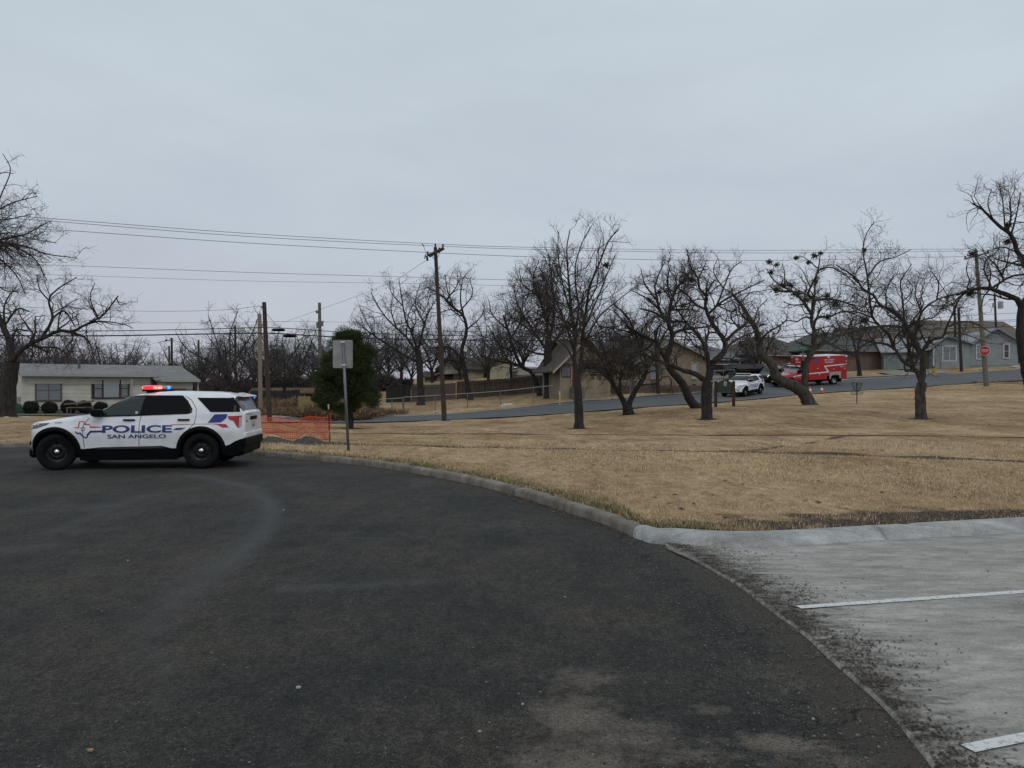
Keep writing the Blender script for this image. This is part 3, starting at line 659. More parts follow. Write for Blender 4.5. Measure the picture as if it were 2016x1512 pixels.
    def line(s, pts, wd, name, m, parent, off=.003, sides=(-1, 1), z2=None):
        bm = bmesh.new(); pts = [Vector((*p, 0)) for p in pts]
        L_, R_ = [], []
        for i, p in enumerate(pts):
            d = (pts[min(i+1, len(pts)-1)]-pts[max(i-1, 0)]).normalized(); k = Vector((-d.y, d.x, 0))*wd/2
            if 0 < i < len(pts)-1:
                d1 = (pts[i]-pts[i-1]).normalized(); k = k/max(.5, abs(k.normalized().dot(Vector((-d1.y, d1.x, 0)))))
            L_.append(bm.verts.new(p+k)); R_.append(bm.verts.new(p-k))
        for i in range(len(pts)-1): bm.faces.new((L_[i], R_[i], R_[i+1], L_[i+1]))
        return s.patch(bm, name, m, parent, off, sides)
    def upatch(s, x0f, x1f, th0, th1, name, m, parent, off=.004, nx=14, nt=16, mirror=True):
        V = []; ths = np.linspace(th0, th1, nt)
        full = list(ths) + ([math.pi-t for t in ths[::-1][1:]] if mirror else [])
        for i in range(nx):
            for th in full:
                t = th if th <= math.pi/2 else math.pi-th; x = x0f(t)+(x1f(t)-x0f(t))*i/(nx-1); y, z = s.up(x, t)
                nx_ = (s.up(x+.02, t)[1]-s.up(x-.02, t)[1])/.04
                V.append((x-off*nx_, -(y+off*.4)*(1 if th <= math.pi/2 else -1), z+off))
        idx = np.arange(nx*len(full)).reshape(nx, len(full)); q = np.stack([idx[:-1, :-1], idx[:-1, 1:], idx[1:, 1:], idx[1:, :-1]], -1).reshape(-1, 4)
        return np_mesh(name, np.array(V), q, m, parent, smooth=True)
def wheel(parent, x, y, rad, wid, side, steer=0, cap=CHROME, rimm=None, zc=None, rim_r=.24):
    zc = zc or rad
    M = Matrix.Translation((x, y*side, zc)) @ Matrix.Rotation(steer, 4, 'Z') @ Matrix.Rotation(R(90)*side, 4, 'X') @ Matrix.Scale(-1, 4, (0, 0, 1)) @ Matrix.Scale(-1, 4, (0, 0, 1))
    # local +Z is outward after the rotation: side -1 -> -Y
    M = Matrix.Translation((x, y*side, zc)) @ Matrix.Rotation(steer, 4, 'Z') @ (Matrix.Rotation(R(90), 4, 'X') if side < 0 else Matrix.Rotation(R(-90), 4, 'X'))
    h = wid/2
    t = MB(); t.lathe([(rim_r*.98, -h*.8), (rim_r+.02, -h*.95), (rad-.04, -h), (rad-.008, -h*.8), (rad, -h*.45), (rad, h*.45), (rad-.008, h*.8), (rad-.04, h), (rim_r+.03, h*.97), (rim_r, h*.80)], 40, M)
    ty = t.build('wheel', TYRE, parent, True)
    r = MB(); r.lathe([(rim_r+.004, h*.84), (rim_r-.012, h*.72), (rim_r-.03, h*.35), (rim_r-.075, h*.25), (.13, h*.38), (.075, h*.45), (.07, h*.2), (0, h*.2)], 32, M)
    rm = r.build('rim', rimm or STEEL, ty, True)
    for k in range(8):
        a = k*math.tau/8; hh = MB(); hh.cyl(M@Vector((.155*math.cos(a), .155*math.sin(a), h*.30)), M@Vector((.155*math.cos(a), .155*math.sin(a), h*.375)), .026, n=8)
        if k == 0: hm = hh
        else:
            me = bpy.data.meshes.new('x'); hh.bm.to_mesh(me); hm.bm.from_mesh(me); hh.bm.free(); bpy.data.meshes.remove(me)
    hm.build('rim_holes', mat('hole_black', (.002, .002, .002), .9), ty)
    c = MB(); c.lathe([(.062, h*.3), (.060, h*.62), (.045, h*.78), (0, h*.82)], 18, M)
    if cap: c.build('hub_cap', cap, ty, True)
    else: c.bm.free()
    return ty
SX = [(.0, .90), (.25, .925), (.46, .955), (.6, .975), (.78, 1.0), (.86, .996), (.97, .972), (1.05, .955), (1.2, .935), (1.4, .93)]
def police_suv(label, steer=0, flash='bar', far_side_text=True):
    root = empty('police_suv', (0, 0, 0), 0, label, 'police suv')
    top = [(-.84, .84), (-.80, .93), (-.70, .98), (-.45, 1.03), (.1, 1.115), (.55, 1.165), (.72, 1.19), (1.1, 1.405), (1.42, 1.565), (1.75, 1.635), (2.3, 1.665), (3.1, 1.65), (3.6, 1.615), (3.78, 1.58), (3.95, 1.40), (4.09, 1.225), (4.14, 1.19)]
    belt = [(-.84, .80), (-.72, .87), (-.45, .945), (-.1, 1.01), (.55, 1.09), (.9, 1.125), (2.0, 1.155), (3.2, 1.185), (4.0, 1.195), (4.14, 1.17)]
    b = Loft(top, belt, [(-.84, .41), (-.6, .41), (-.5, .44), (3.5, .45), (3.9, .60), (4.14, .63)], .975, -.84, 4.14, .62, .50, .34, .20, SX)
    b.body('body', WHITE, root)
    # inner dark box (wheel wells and underbody)
    u = MB(); u.box(-.44, 3.9, -.66, .66, .24, .78); u.box(.52, 2.5, -.86, .86, .22, .46); u.box(-.72, -.5, -.68, .68, .25, .46); u.box(3.56, 4.02, -.80, .80, .30, .62)
    u.build('underbody', BLACKP, root)
    # sill cladding with the grey strip
    b.poly([(.50, .20), (2.53, .20), (2.56, .445), (2.4, .45), (2.2, .50), (.95, .48), (.62, .45), (.46, .445)], 'sill_cladding', BLACKP, root, .012)
    b.poly([(.78, .442), (2.28, .450), (2.14, .490), (1.05, .476)], 'sill_strip', mat('grey_strip', (.05, .052, .055), .4), root, .018)
    # wheel arch flares
    for c in (0, 3.025):
        for nm in ('wheel_arch',):
            prof = [(.435, -.10), (.435, .022), (.45, .034), (.515, .028), (.53, .004)]
            for sd in (-1, 1):
                V = []; Q = []; N = 30; a0 = -.12
                base = 0
                for i in range(N+1):
                    a = a0+(math.pi-2*a0)*i/N
                    for r_, o_x in prof:
                        x = c-math.cos(a)*r_; z = .385+math.sin(a)*r_; V.append((x, sd*(b.y(x, max(z, .3))+o_x), z))
                for i in range(N):
                    for k in range(4): Q.append((base+i*5+k, base+i*5+k+1, base+(i+1)*5+k+1, base+(i+1)*5+k))
                np_mesh('wheel_arch', np.array(V), np.array(Q), BLACKP, root, smooth=True)
    # windows
    b.poly([(.84, 1.145), (1.05, 1.29), (1.36, 1.485), (1.52, 1.535), (1.80, 1.548), (1.75, 1.165)], 'front_window', GLASS2, root, .011)
    b.poly([(1.79, 1.165), (1.835, 1.549), (2.57, 1.545), (2.69, 1.44), (2.80, 1.27), (2.795, 1.225), (2.74, 1.20)], 'rear_window', GLASS, root, .011)
    b.poly([(1.735, 1.158), (1.80, 1.158), (1.85, 1.556), (1.785, 1.556)], 'window_pillar', BLACKP, root, .013)
    b.poly([(2.895, 1.52), (3.58, 1.515), (3.74, 1.525), (3.90, 1.39), (4.05, 1.245), (4.0, 1.215), (3.22, 1.215), (3.10, 1.33)], 'quarter_window', GLASS, root, .011)
    b.line([(.76, 1.128), (1.06, 1.31), (1.36, 1.50), (1.52, 1.553), (1.80, 1.562), (2.575, 1.558), (2.70, 1.45), (2.82, 1.27), (2.81, 1.21), (2.74, 1.19), (1.76, 1.155), (.80, 1.128)], .024, 'window_trim', BLACKP, root, .014)
    b.line([(2.60, 1.53), (2.67, 1.22)], .012, 'window_divider', BLACKP, root, .008)
    # windshield, rear glass
    b.upatch(lambda t: .80+.12*(1-t/(math.pi/2))**2, lambda t: 1.44-.0*t, .66, math.pi/2, 'windshield', GLASS2, root, .006)
    b.upatch(lambda t: 3.82-.05*(1-t/(math.pi/2)), lambda t: 4.075, .45, math.pi/2, 'rear_glass', mat('rear_glass', (.03, .033, .036), .1, spec=.4), root, .008)
    sp_ = MB(); sp_.prism([(3.56, 1.618), (4.02, 1.555), (4.04, 1.535), (3.7, 1.555)], 'y', -.60, .60); sp_.build('spoiler', WHITE, root)
    MB().box(3.45, 3.60, -.055, .055, 1.605, 1.665, .015).build('antenna', BLACKP, root)
    # doors: seams, handles
    b.line([(.60, .475), (.58, .70), (.585, .95), (.70, 1.10)], .013, 'door_seam', SEAM, root, .002)
    b.line([(1.77, 1.15), (1.74, 1.0), (1.73, .50)], .013, 'door_seam', SEAM, root, .002)
    b.line([(2.63, 1.56), (2.78, 1.47), (2.90, 1.30), (2.92, 1.16), (2.89, .98), (2.73, .80), (2.55, .60)], .012, 'door_seam', SEAM, root, .002)
    for x0 in (1.40, 2.54):
        for sd in (-1, 1):
            hd = MB(); y = b.y(x0+.12, 1.06); hd.box(x0, x0+.25, min(sd*(y+.005), sd*(y+.045)), max(sd*(y+.005), sd*(y+.045)), 1.035, 1.07, .012)
            hd.build('door_handle', BLACKP, root)
    for sd in (-1, 1):
        m_ = MB(); y0 = b.y(.86, 1.15); m_.box(.80, 1.0, sd*(y0+.13)-.11, sd*(y0+.13)+.11, 1.14, 1.285, .035); m_.box(.86, .93, sd*(y0+.02)-.05, sd*(y0+.02)+.05, 1.13, 1.18)
        m_.build('mirror', BLACKP, root)
    # spot lamp on the left pillar
    s_ = MB(); s_.cyl((.66, -.90, 1.25), (.54, -.90, 1.25), .075, .06, 14); s_.cyl((.66, -.90, 1.25), (.78, -.85, 1.2), .02); s_.build('spotlight', BLACKP, root)
    # lights
    b.poly([(-.74, .88), (-.66, .955), (-.40, .985), (-.10, 1.0), (-.16, .955), (-.36, .885), (-.6, .85)], 'headlight', LENSD, root, .006)
    b.poly([(-.68, .885), (-.60, .95), (-.44, .962), (-.46, .90), (-.6, .865)], 'headlight_reflector', mat('lamp_silver', (.45, .47, .50), .2, metal=.6), root, .009)
    f = MB()
    for sd in (-1, 1): f.prism([(sd*.36, .76), (sd*.45, .75), (sd*.45, .81), (sd*.38, .80)], 'x', -.848, -.80)
    f.build('headlight', LENSD, root)
    hl = MB()
    for sd in (-1, 1): hl.box(-.862, -.83, min(sd*.38, sd*.45), max(sd*.38, sd*.45), .765, .80)
    hl.build('headlight_lamp', mat('headlamp_lit', (.9, .9, .9), .3, emis=(1, .96, .88), estr=1.6), root)
    g = MB(); g.prism([(-.36, .60), (-.38, .74), (-.32, .80), (.32, .80), (.38, .74), (.36, .60)], 'x', -.846, -.80); g.build('grille', BLACKP, root)
    g = MB()
    for z in (.66, .72, .78): g.box(-.852, -.845, -.35, .35, z, z+.012)
    g.build('grille_bars', mat('grille_grey', (.06, .06, .065), .35), root)
    g = MB(); g.box(-.848, -.66, -.44, .44, .36, .48, .03); g.box(-.76, -.50, -.72, .72, .28, .44, .03); g.build('front_bumper', BLACKP, root)
    g = MB()
    for sd in (-1, 1): g.prism([(sd*.48, .50), (sd*.66, .52), (sd*.62, .60), (sd*.50, .58)], 'x', -.80, -.70)
    g.build('fog_lamp_recess', BLACKP, root)
    if flash == 'front':
        g = MB()
        g.cyl((-.885, .36, .775), (-.855, .36, .775), .055, n=12); g.build('flasher', mat('flash_red', (.8, .05, .03), .3, emis=(1, .05, .03), estr=4), root)
    b.poly([(3.60, 1.125), (4.06, 1.135), (4.05, 1.06), (4.03, .885), (3.97, .875), (3.90, .93), (3.82, 1.02), (3.66, 1.055)], 'tail_light', LENSR, root, .010)
    b.poly([(3.985, 1.10), (4.07, 1.10), (4.06, .90), (3.985, .89)], 'tail_light_lens', mat('lens_clear', (.42, .40, .40), .15), root, .013)
    # rear bumper and gate details
    b.poly([(3.50, .30), (3.52, .49), (3.80, .535), (4.0, .625), (4.13, .64), (4.13, .46), (4.0, .34), (3.8, .27)], 'rear_bumper', BLACKP, root, .012)
    g = MB(); g.box(4.06, 4.20, -.82, .82, .47, .645, .03); g.box(3.95, 4.13, -.80, .80, .30, .48, .04); g.build('rear_bumper', BLACKP, root)
    g = MB(); g.box(4.10, 4.185, -.80, .80, .645, .76, .03); g.build('gate_ledge', WHITE, root)
    g = MB(); g.box(4.135, 4.165, -.30, .30, 1.02, 1.10, .01); g.build('gate_handle', BLACKP, root)
    g = MB(); g.box(4.138, 4.150, -.17, .17, .84, .99); pl = g.build('licence_plate', mat('plate', (.45, .47, .47), .5), root)
    flat_text('POLICE', 'plate_writing', NAVY, root, Matrix(((0, 0, 1, 4.1512), (1, 0, 0, -.14), (0, 1, 0, .86), (0, 0, 0, 1))), .28, .05, .01)
    flat_text('1234', 'unit_number', NAVY, root, Matrix(((0, 0, 1, 4.1455), (1, 0, 0, -.68), (0, 1, 0, .98), (0, 0, 0, 1))), .15, .045, .01)
    flat_text('CITY OF SAN ANGELO', 'gate_writing', NAVY, root, Matrix(((0, 0, 1, 4.1455), (1, 0, 0, -.62), (0, 1, 0, 1.135), (0, 0, 0, 1))), .50, .028, .01)
    w_ = MB(); w_.cyl((4.06, .05, 1.22), (3.96, -.35, 1.34), .01); w_.build('wiper', BLACKP, root)
    # livery. far side is mirrored, so writing is laid separately
    T = [(-.0, 0)]
    red = [(.41, .895), (.49, .895), (.50, 1.02), (.595, 1.022), (.60, .968), (.72, .958), (.73, .905), (.965, .905)]
    blu = [(.43, .815), (.475, .770), (.525, .785), (.575, .72), (.64, .675), (.675, .70), (.68, .745)]
    b.line(red, .017, 'emblem_outline', RED, root, .004)
    b.line(blu, .026, 'emblem_outline', BLUE, root, .004)
    b.poly([(.66, .745), (.735, .835), (1.0, .835), (.985, .795), (.75, .790), (.69, .725)], 'emblem_band', BLUE, root, .004)
    st = []
    for k in range(10):
        a = math.pi/2+k*math.pi/5; r_ = .055 if k % 2 == 0 else .023; st.append((.585+r_*math.cos(a), .872+r_*math.sin(a)))
    b.line(st+st[:2], .009, 'emblem_star', NAVY, root, .004)
    def letters(txt, x0, x1, z0, z1, bold, m, nm, off, sides):
        for sd in sides:
            bm = text_verts(txt, bold)
            for v in bm.verts:
                u_ = v.co.x if sd < 0 else 1-v.co.x
                v.co = Vector((x0+(x1-x0)*u_, z0+(z1-z0)*v.co.y, 0))
            b.patch(bm, nm, m, root, off, (sd,), cut=(.12, .06))
    letters('POLICE', .975, 2.43, .778, .945, .040, mat('livery_light_blue', (.16, .24, .52), .4), 'lettering_edge', .0035, (-1, 1))
    letters('POLICE', .985, 2.42, .788, .936, .020, NAVY, 'lettering', .0055, (-1, 1))
    letters('SAN ANGELO', 1.085, 2.30, .662, .748, .022, NAVY, 'lettering', .0045, (-1, 1))
    letters('1234', .005, .14, .985, 1.02, .012, NAVY, 'lettering', .004, (-1, 1))
    b.poly([(2.41, .955), (2.42, .938), (3.30, .968), (3.56, .955), (3.66, .885), (3.48, .885), (3.37, .945), (3.3, .955)], 'red_stripe', RED, root, .0045)
    b.poly([(2.44, .835), (2.52, .882), (2.71, .882), (2.62, .838)], 'blue_stripe', BLUE, root, .0045)
    b.poly([(3.17, .985), (3.31, 1.165), (3.60, 1.17), (3.56, 1.08), (3.47, 1.005), (3.43, .99)], 'blue_stripe', BLUE, root, .0045)
    # light bar across the roof
    lb = MB(); lb.box(1.66, 1.92, -.60, .60, 1.655, 1.70, .015); lb.box(1.72, 1.86, -.50, .50, 1.60, 1.66); lbo = lb.build('light_bar', BLACKP, root)
    er, eb = (34, 14) if flash == 'bar' else (0, 0)
    clear = mat('bar_clear', (.35, .37, .40), .15); offr = mat('bar_dome', (.20, .22, .24), .15)
    on_r = mat('bar_red', (.9, .02, .02), .3, emis=(1, .012, .012), estr=3.2); on_rc = mat('bar_red_core', (.9, .2, .1), .3, emis=(1, .30, .22), estr=2.2); on_b = mat('bar_blue', (.05, .3, .9), .3, emis=(.02, .22, 1), estr=2.2)
    def seg(y0, y1, m, nm, x0=1.67, x1=1.91, z1=1.775): MB().box(x0, x1, y0, y1, 1.70, z1, .025).build(nm, m, lbo)
    if flash == 'bar':
        seg(-.60, -.39, on_r, 'lamp_segment'); seg(-.385, -.06, on_r, 'lamp_segment', z1=1.785)
        seg(-.055, .30, clear, 'lamp_segment'); seg(.305, .48, on_b, 'lamp_segment'); seg(.485, .60, offr, 'lamp_segment')
        for y0, y1 in ((-.59, -.42), (-.35, -.12)): MB().box(1.655, 1.925, y0, y1, 1.715, 1.755, .01).build('lamp_core', on_rc, lbo)
        b_ = MB(); b_.box(4.02, 4.035, .38, .45, 1.49, 1.52); b_.build('rear_flasher', on_b, root)
    else:
        seg(-.60, .60, mat('bar_grey', (.5, .52, .55), .2), 'lamp_segment')
    for x in (0, 3.025):
        for sd in (-1, 1): wheel(root, x, .845, .385, .25, sd, steer if x == 0 else 0)
    for o in list(root.children_recursive):          # the real car's short overhangs
        if o.type == 'MESH' and not o.name.startswith(('wheel', 'rim', 'hub')) or o.name.startswith('wheel_arch'):
            for v in o.data.vertices:
                if v.co.x < -.46: v.co.x = -.46+(v.co.x+.46)*.60
                elif v.co.x > 3.56: v.co.x = 3.56+(v.co.x-3.56)*.62
    return root
suv = police_suv('white police patrol suv with lit red and blue roof lights parked across the asphalt lot', steer=R(22))
nearw = Vector(((106-CX)/F*15.48, 15.48, 0)); rz = R(6)
suv.location = nearw-Vector((-.97*-math.sin(rz)*1, -.97*math.cos(rz), 0)); suv.location.z = 0; suv.rotation_euler = (0, 0, rz); suv.scale = (.948, .985, .972)
MB().box(1.66, 1.71, -.958, -.952, 1.18, 1.235).build('window_sticker', mat('sticker', (.6, .6, .6), .5), suv)
def place(root, px, D, rz, dz=0, slope=True, L_=3.0):
    p = gp(px, D); root.location = p; 
    c, s_ = math.cos(rz), math.sin(rz); z0 = G1(p.x, p.y); z1 = G1(p.x+c*L_, p.y+s_*L_); zs = G1(p.x-s_*.9, p.y+c*.9); zt = G1(p.x+s_*.9, p.y-c*.9)
    root.rotation_mode = 'ZYX'
    # pitch about local Y, roll about local X
    root.rotation_mode = 'XYZ'
    M = Matrix.Rotation(rz, 4, 'Z') @ Matrix.Rotation(-math.atan2(z1-z0, L_), 4, 'Y') @ Matrix.Rotation(math.atan2(zs-zt, 1.8), 4, 'X')
    root.rotation_euler = M.to_euler(); root.location.z = z0+.06+dz
suv2 = police_suv('white police suv seen from the front on the far street beyond the green park sign', flash='front')
place(suv2, 1446, 61.0, R(50))
# generic parked vehicles
def pickup(label, m):
    root = empty('pickup_truck', (0, 0, 0), 0, label, 'pickup truck')
    top = [(-.95, .95), (-.9, 1.06), (-.4, 1.14), (.6, 1.2), (.8, 1.24), (1.35, 1.72), (1.6, 1.82), (2.6, 1.84), (2.85, 1.78), (2.98, 1.32), (3.02, 1.28), (4.85, 1.28), (4.88, 1.26)]
    belt = [(-.95, .9), (-.4, 1.06), (.6, 1.14), (2.9, 1.24), (3.05, 1.265), (4.88, 1.255)]
    b = Loft(top, belt, [(-.95, .5), (4.88, .58)], .98, -.95, 4.88, .4, .28, .15, .05, SX, ra=.5, rz=.42, wheels=(0, 3.6))
    b.body('body', m, root)
    MB().box(-.8, 4.7, -.7, .7, .35, .9).build('underbody', BLACKP, root)
    b.poly([(.95, 1.2), (1.45, 1.65), (1.6, 1.72), (2.05, 1.73), (2.05, 1.26)], 'front_window', GLASS, root, .006); b.poly([(2.12, 1.26), (2.12, 1.73), (2.7, 1.72), (2.8, 1.30)], 'rear_window', GLASS, root, .006)
    b.upatch(lambda t: .86, lambda t: 1.5, .7, math.pi/2, 'windshield', GLASS, root); b.upatch(lambda t: 2.84, lambda t: 2.96, .75, math.pi/2, 'rear_glass', GLASS, root)
    g = MB(); g.box(4.86, 5.02, -.9, .9, .5, .7, .03); g.build('rear_bumper', mat('bumper_dark', (.05, .05, .055), .4), root)
    g = MB()
    for sd in (-1, 1): g.box(4.80, 4.895, min(sd*.82, sd*.96), max(sd*.82, sd*.96), .92, 1.2, .01)
    g.build('tail_light', LENSR, root)
    g = MB(); g.prism([(-.6, .62), (-.6, .9), (.6, .9), (.6, .62)], 'x', -.965, -.93); g.build('grille', BLACKP, root)
    for x in (0, 3.6):
        for sd in (-1, 1): wheel(root, x, .86, .42, .26, sd, cap=None, rimm=mat('dark_rim', (.04, .04, .045), .3, metal=.5))
    return root
pk = pickup('black crew cab pickup truck parked on the drive behind the police suv', mat('black_paint', (.012, .013, .015), .25, coat=.5))
place(pk, 1490, 79, R(203), .1)
pk.location.z = at(1, 739.5, 79).z
def sedan(label, m, nm='parked_car', cat='car'):
    root = empty(nm, (0, 0, 0), 0, label, cat)
    top = [(-.9, .75), (-.85, .85), (-.4, .95), (.5, 1.03), (.7, 1.06), (1.3, 1.46), (1.6, 1.54), (2.5, 1.55), (3.2, 1.47), (3.65, 1.12), (3.85, 1.05), (3.9, .98)]
    belt = [(-.9, .7), (-.4, .86), (.5, .95), (2.8, 1.0), (3.6, 1.02), (3.9, .95)]
    b = Loft(top, belt, [(-.9, .3), (3.9, .35)], .92, -.9, 3.9, .4, .3, .3, .2, SX, ra=.40, rz=.34, wheels=(0, 2.75)); b.body('body', m, root)
    MB().box(-.8, 3.7, -.6, .6, .2, .7).build('underbody', BLACKP, root)
    b.poly([(.85, 1.0), (1.4, 1.4), (1.75, 1.45), (1.75, 1.02)], 'front_window', GLASS, root, .006); b.poly([(1.82, 1.02), (1.82, 1.45), (2.5, 1.45), (3.0, 1.36), (3.2, 1.05)], 'rear_window', GLASS, root, .006)
    b.upatch(lambda t: .76, lambda t: 1.38, .7, math.pi/2, 'windshield', GLASS2, root); b.upatch(lambda t: 3.22, lambda t: 3.62, .7, math.pi/2, 'rear_glass', GLASS, root)
    b.poly([(-.7, .72), (-.6, .82), (-.3, .84), (-.4, .74)], 'headlight', LENSD, root, .008); b.poly([(3.5, .8), (3.5, .93), (3.86, .93), (3.86, .8)], 'tail_light', LENSR, root, .008)
    for x in (0, 2.75):
        for sd in (-1, 1): wheel(root, x, .8, .34, .22, sd, cap=None, rimm=mat('alloy', (.3, .3, .3), .3, metal=.8), rim_r=.21)
    return root
s1 = sedan('dark grey parked car half hidden behind the red ambulance and the leaning tree', mat('grey_paint', (.03, .036, .04), .3, coat=.5)); place(s1, 1536, 77, R(25), .05)
s2 = sedan('dark parked car low behind the crooked leaning tree trunk, between police suv and ambulance', mat('dark_car_paint', (.02, .021, .022), .35, coat=.4)); place(s2, 1512, 72, R(60), .0)

# ambulance
def ambulance():
    root = empty('ambulance', (0, 0, 0), 0, 'red fire department ambulance with white stripes and lit headlights parked on the far street', 'ambulance')
    REDP = mat('red_paint', (.40, .012, .018), .3, coat=.5); WS = mat('white_stripe', (.7, .7, .7), .4); ALU = mat('alu_panel', (.42, .40, .37), .35, metal=.3)
    top = [(-1.0, 1.02), (-.93, 1.15), (-.4, 1.27), (.45, 1.35), (.62, 1.38), (1.2, 1.86), (1.45, 1.98), (1.75, 2.0), (1.8, 2.0)]
    belt = [(-1.0, .95), (-.4, 1.15), (.5, 1.25), (1.8, 1.32)]
    b = Loft(top, belt, [(-1.0, .55), (1.8, .5)], 1.0, -1.0, 1.8, .4, .25, .1, 0, SX, ra=.52, rz=.43, wheels=(0,)); b.body('cab', REDP, root)
    u = MB(); u.box(-.9, 6.0, -.75, .75, .4, .9); u.build('chassis', BLACKP, root)
    u = MB(); u.box(-1.12, -.85, -.98, .98, .38, .78, .05); u.box(-1.16, -1.02, -.6, .6, .6, 1.1, .04); u.build('bull_bar', BLACKP, root)
    b.poly([(.75, 1.30), (1.2, 1.72), (1.35, 1.82), (1.7, 1.85), (1.7, 1.34)], 'front_window', GLASS, root, .006)
    b.upatch(lambda t: .68, lambda t: 1.30, .7, math.pi/2, 'windshield', mat('ambulance_windshield', (.16, .17, .18), .1, spec=.7), root)
    g = MB()
    for sd in (-1, 1): g.prism([(sd*.55, .98), (sd*.78, .96), (sd*.78, 1.1), (sd*.55, 1.06)], 'x', -1.02, -.9)
    g.build('headlight', LENSD, root)
    g = MB()
    for sd in (-1, 1): g.cyl((-1.045, sd*.68, 1.03), (-1.0, sd*.68, 1.03), .085, n=10)
    g.build('headlight_lamp', mat('headlamp_warm', (.9, .8, .6), .3, emis=(1, .85, .5), estr=3), root)
    b.poly([(-.55, .48), (-.5, .70), (-.3, .93), (0, 1.0), (.3, .93), (.5, .7), (.55, .48), (.48, .48), (.43, .66), (.25, .84), (0, .9), (-.25, .84), (-.43, .66), (-.48, .48)], 'wheel_arch', BLACKP, root, .03)
    bx = MB(); bx.box(1.85, 6.15, -1.2, 1.2, .95, 2.98, .04); bx.box(1.85, 3.9, -1.2, 1.2, .62, .97, .02); bx.box(5.35, 6.15, -1.2, 1.2, .62, .97, .02); bo = bx.build('patient_box', REDP, root)
    MB().box(1.88, 6.12, -1.16, 1.16, 2.975, 3.0, .01).build('box_roof', mat('roof_pale', (.62, .60, .60), .4), bo)
    for sd in (-1,):
        y = sd*1.204
        def plate(pts, nm, m, dy=0): p_ = MB(); p_.prism(pts, 'y', y+dy*sd-.003, y+dy*sd+.003); p_.build(nm, m, bo)
        plate([(3.55, 1.90), (6.13, 2.02), (6.13, 2.13), (3.55, 2.01)], 'white_stripe', WS); plate([(3.55, 1.92), (3.70, 1.90), (4.10, 1.40), (3.98, 1.30)], 'white_stripe', WS, .004); plate([(1.86, 1.22), (4.02, 1.30), (4.10, 1.42), (1.86, 1.33)], 'white_stripe', WS, .002)
        plate([(4.15, .65), (4.15, 1.35), (5.45, 1.35), (5.45, .65), (5.32, .65), (5.28, .95), (5.05, 1.05), (4.6, 1.05), (4.36, .95), (4.30, .65)], 'wheel_panel', ALU, .006)
        plate([(2.55, 2.32), (2.42, 2.45), (2.42, 2.58), (2.55, 2.68), (2.72, 2.68), (2.85, 2.58), (2.85, 2.45), (2.72, 2.32)], 'emblem', mat('emblem_blue', (.05, .07, .30), .5), .002)
        for x, z in ((1.98, 2.80), (6.02, 2.88), (4.0, 2.86)): plate([(x-.13, z-.07), (x+.13, z-.07), (x+.13, z+.07), (x-.13, z+.07)], 'marker_light', WS, .03)
        for x, z in ((2.8, 1.78), (4.6, 1.62), (5.9, 1.62), (6.0, 2.4), (3.0, 1.15)): plate([(x-.06, z-.04), (x+.06, z-.04), (x+.06, z+.04), (x-.06, z+.04)], 'marker_light', WS, .03)
        flat_text('SAN ANGELO', 'lettering', WS, bo, Matrix(((1, 0, 0, 3.55), (0, 0, 1, -1.209), (0, 1, 0, 2.52), (0, 0, 0, 1))), 1.15, .15, .02)
        flat_text('FIRE DEPT.', 'lettering', WS, bo, Matrix(((1, 0, 0, 3.65), (0, 0, 1, -1.209), (0, 1, 0, 2.26), (0, 0, 0, 1))), .95, .15, .02)
        flat_text('MEDIC 2', 'lettering', WS, bo, Matrix(((1, 0, 0, 5.35), (0, 0, 1, -1.209), (0, 1, 0, 1.78), (0, 0, 0, 1))), .55, .08, .02)
    Mx = Matrix(((0, 0, 1, 1.845), (-1, 0, 0, .55), (0, 1, 0, 2.55), (0, 0, 0, 1)))
    flat_text('52', 'lettering', WS, bo, Mx, .38, .24, .04)
    g = MB()
    for y in (-1.0, -.35, 0, .35, 1.0): g.box(1.81, 1.86, y-.10, y+.10, 2.78 if abs(y) > .9 else 2.32, 2.88 if abs(y) > .9 else 2.40)
    g.build('marker_light', WS, bo)
    g = MB(); g.box(1.05, 1.5, -.75, .75, 1.98, 2.06, .02); g.build('cab_lights', WS, root)
    b.poly([(.35, 1.02), (.9, 1.06), (1.75, 1.1), (1.75, 1.2), (.9, 1.16), (.35, 1.10)], 'white_stripe', WS, root, .01)
    g = MB()
    for sd in (-1, 1): g.box(.62, .80, sd*1.22-.1, sd*1.22+.1, 1.35, 1.68, .03)
    g.build('mirror', BLACKP, root)
    g = MB(); g.box(-1.14, -1.12, -.18, .18, .52, .64); g.build('licence_plate', mat('plate', (.4, .4, .4), .5), root)
    for x in (0, 4.82):
        for sd in (-1, 1): wheel(root, x, .92, .43, .30, sd, cap=CHROME, rimm=mat('steel_rim', (.35, .35, .35), .35, metal=.7))
    g = MB(); g.box(5.5, 5.54, -1.15, -.7, .25, .65); g.build('mud_flap', BLACKP, root)
    return root
am = ambulance(); place(am, 1541, 68.6, R(20), L_=4.8); am.scale = (1, 1, .89)
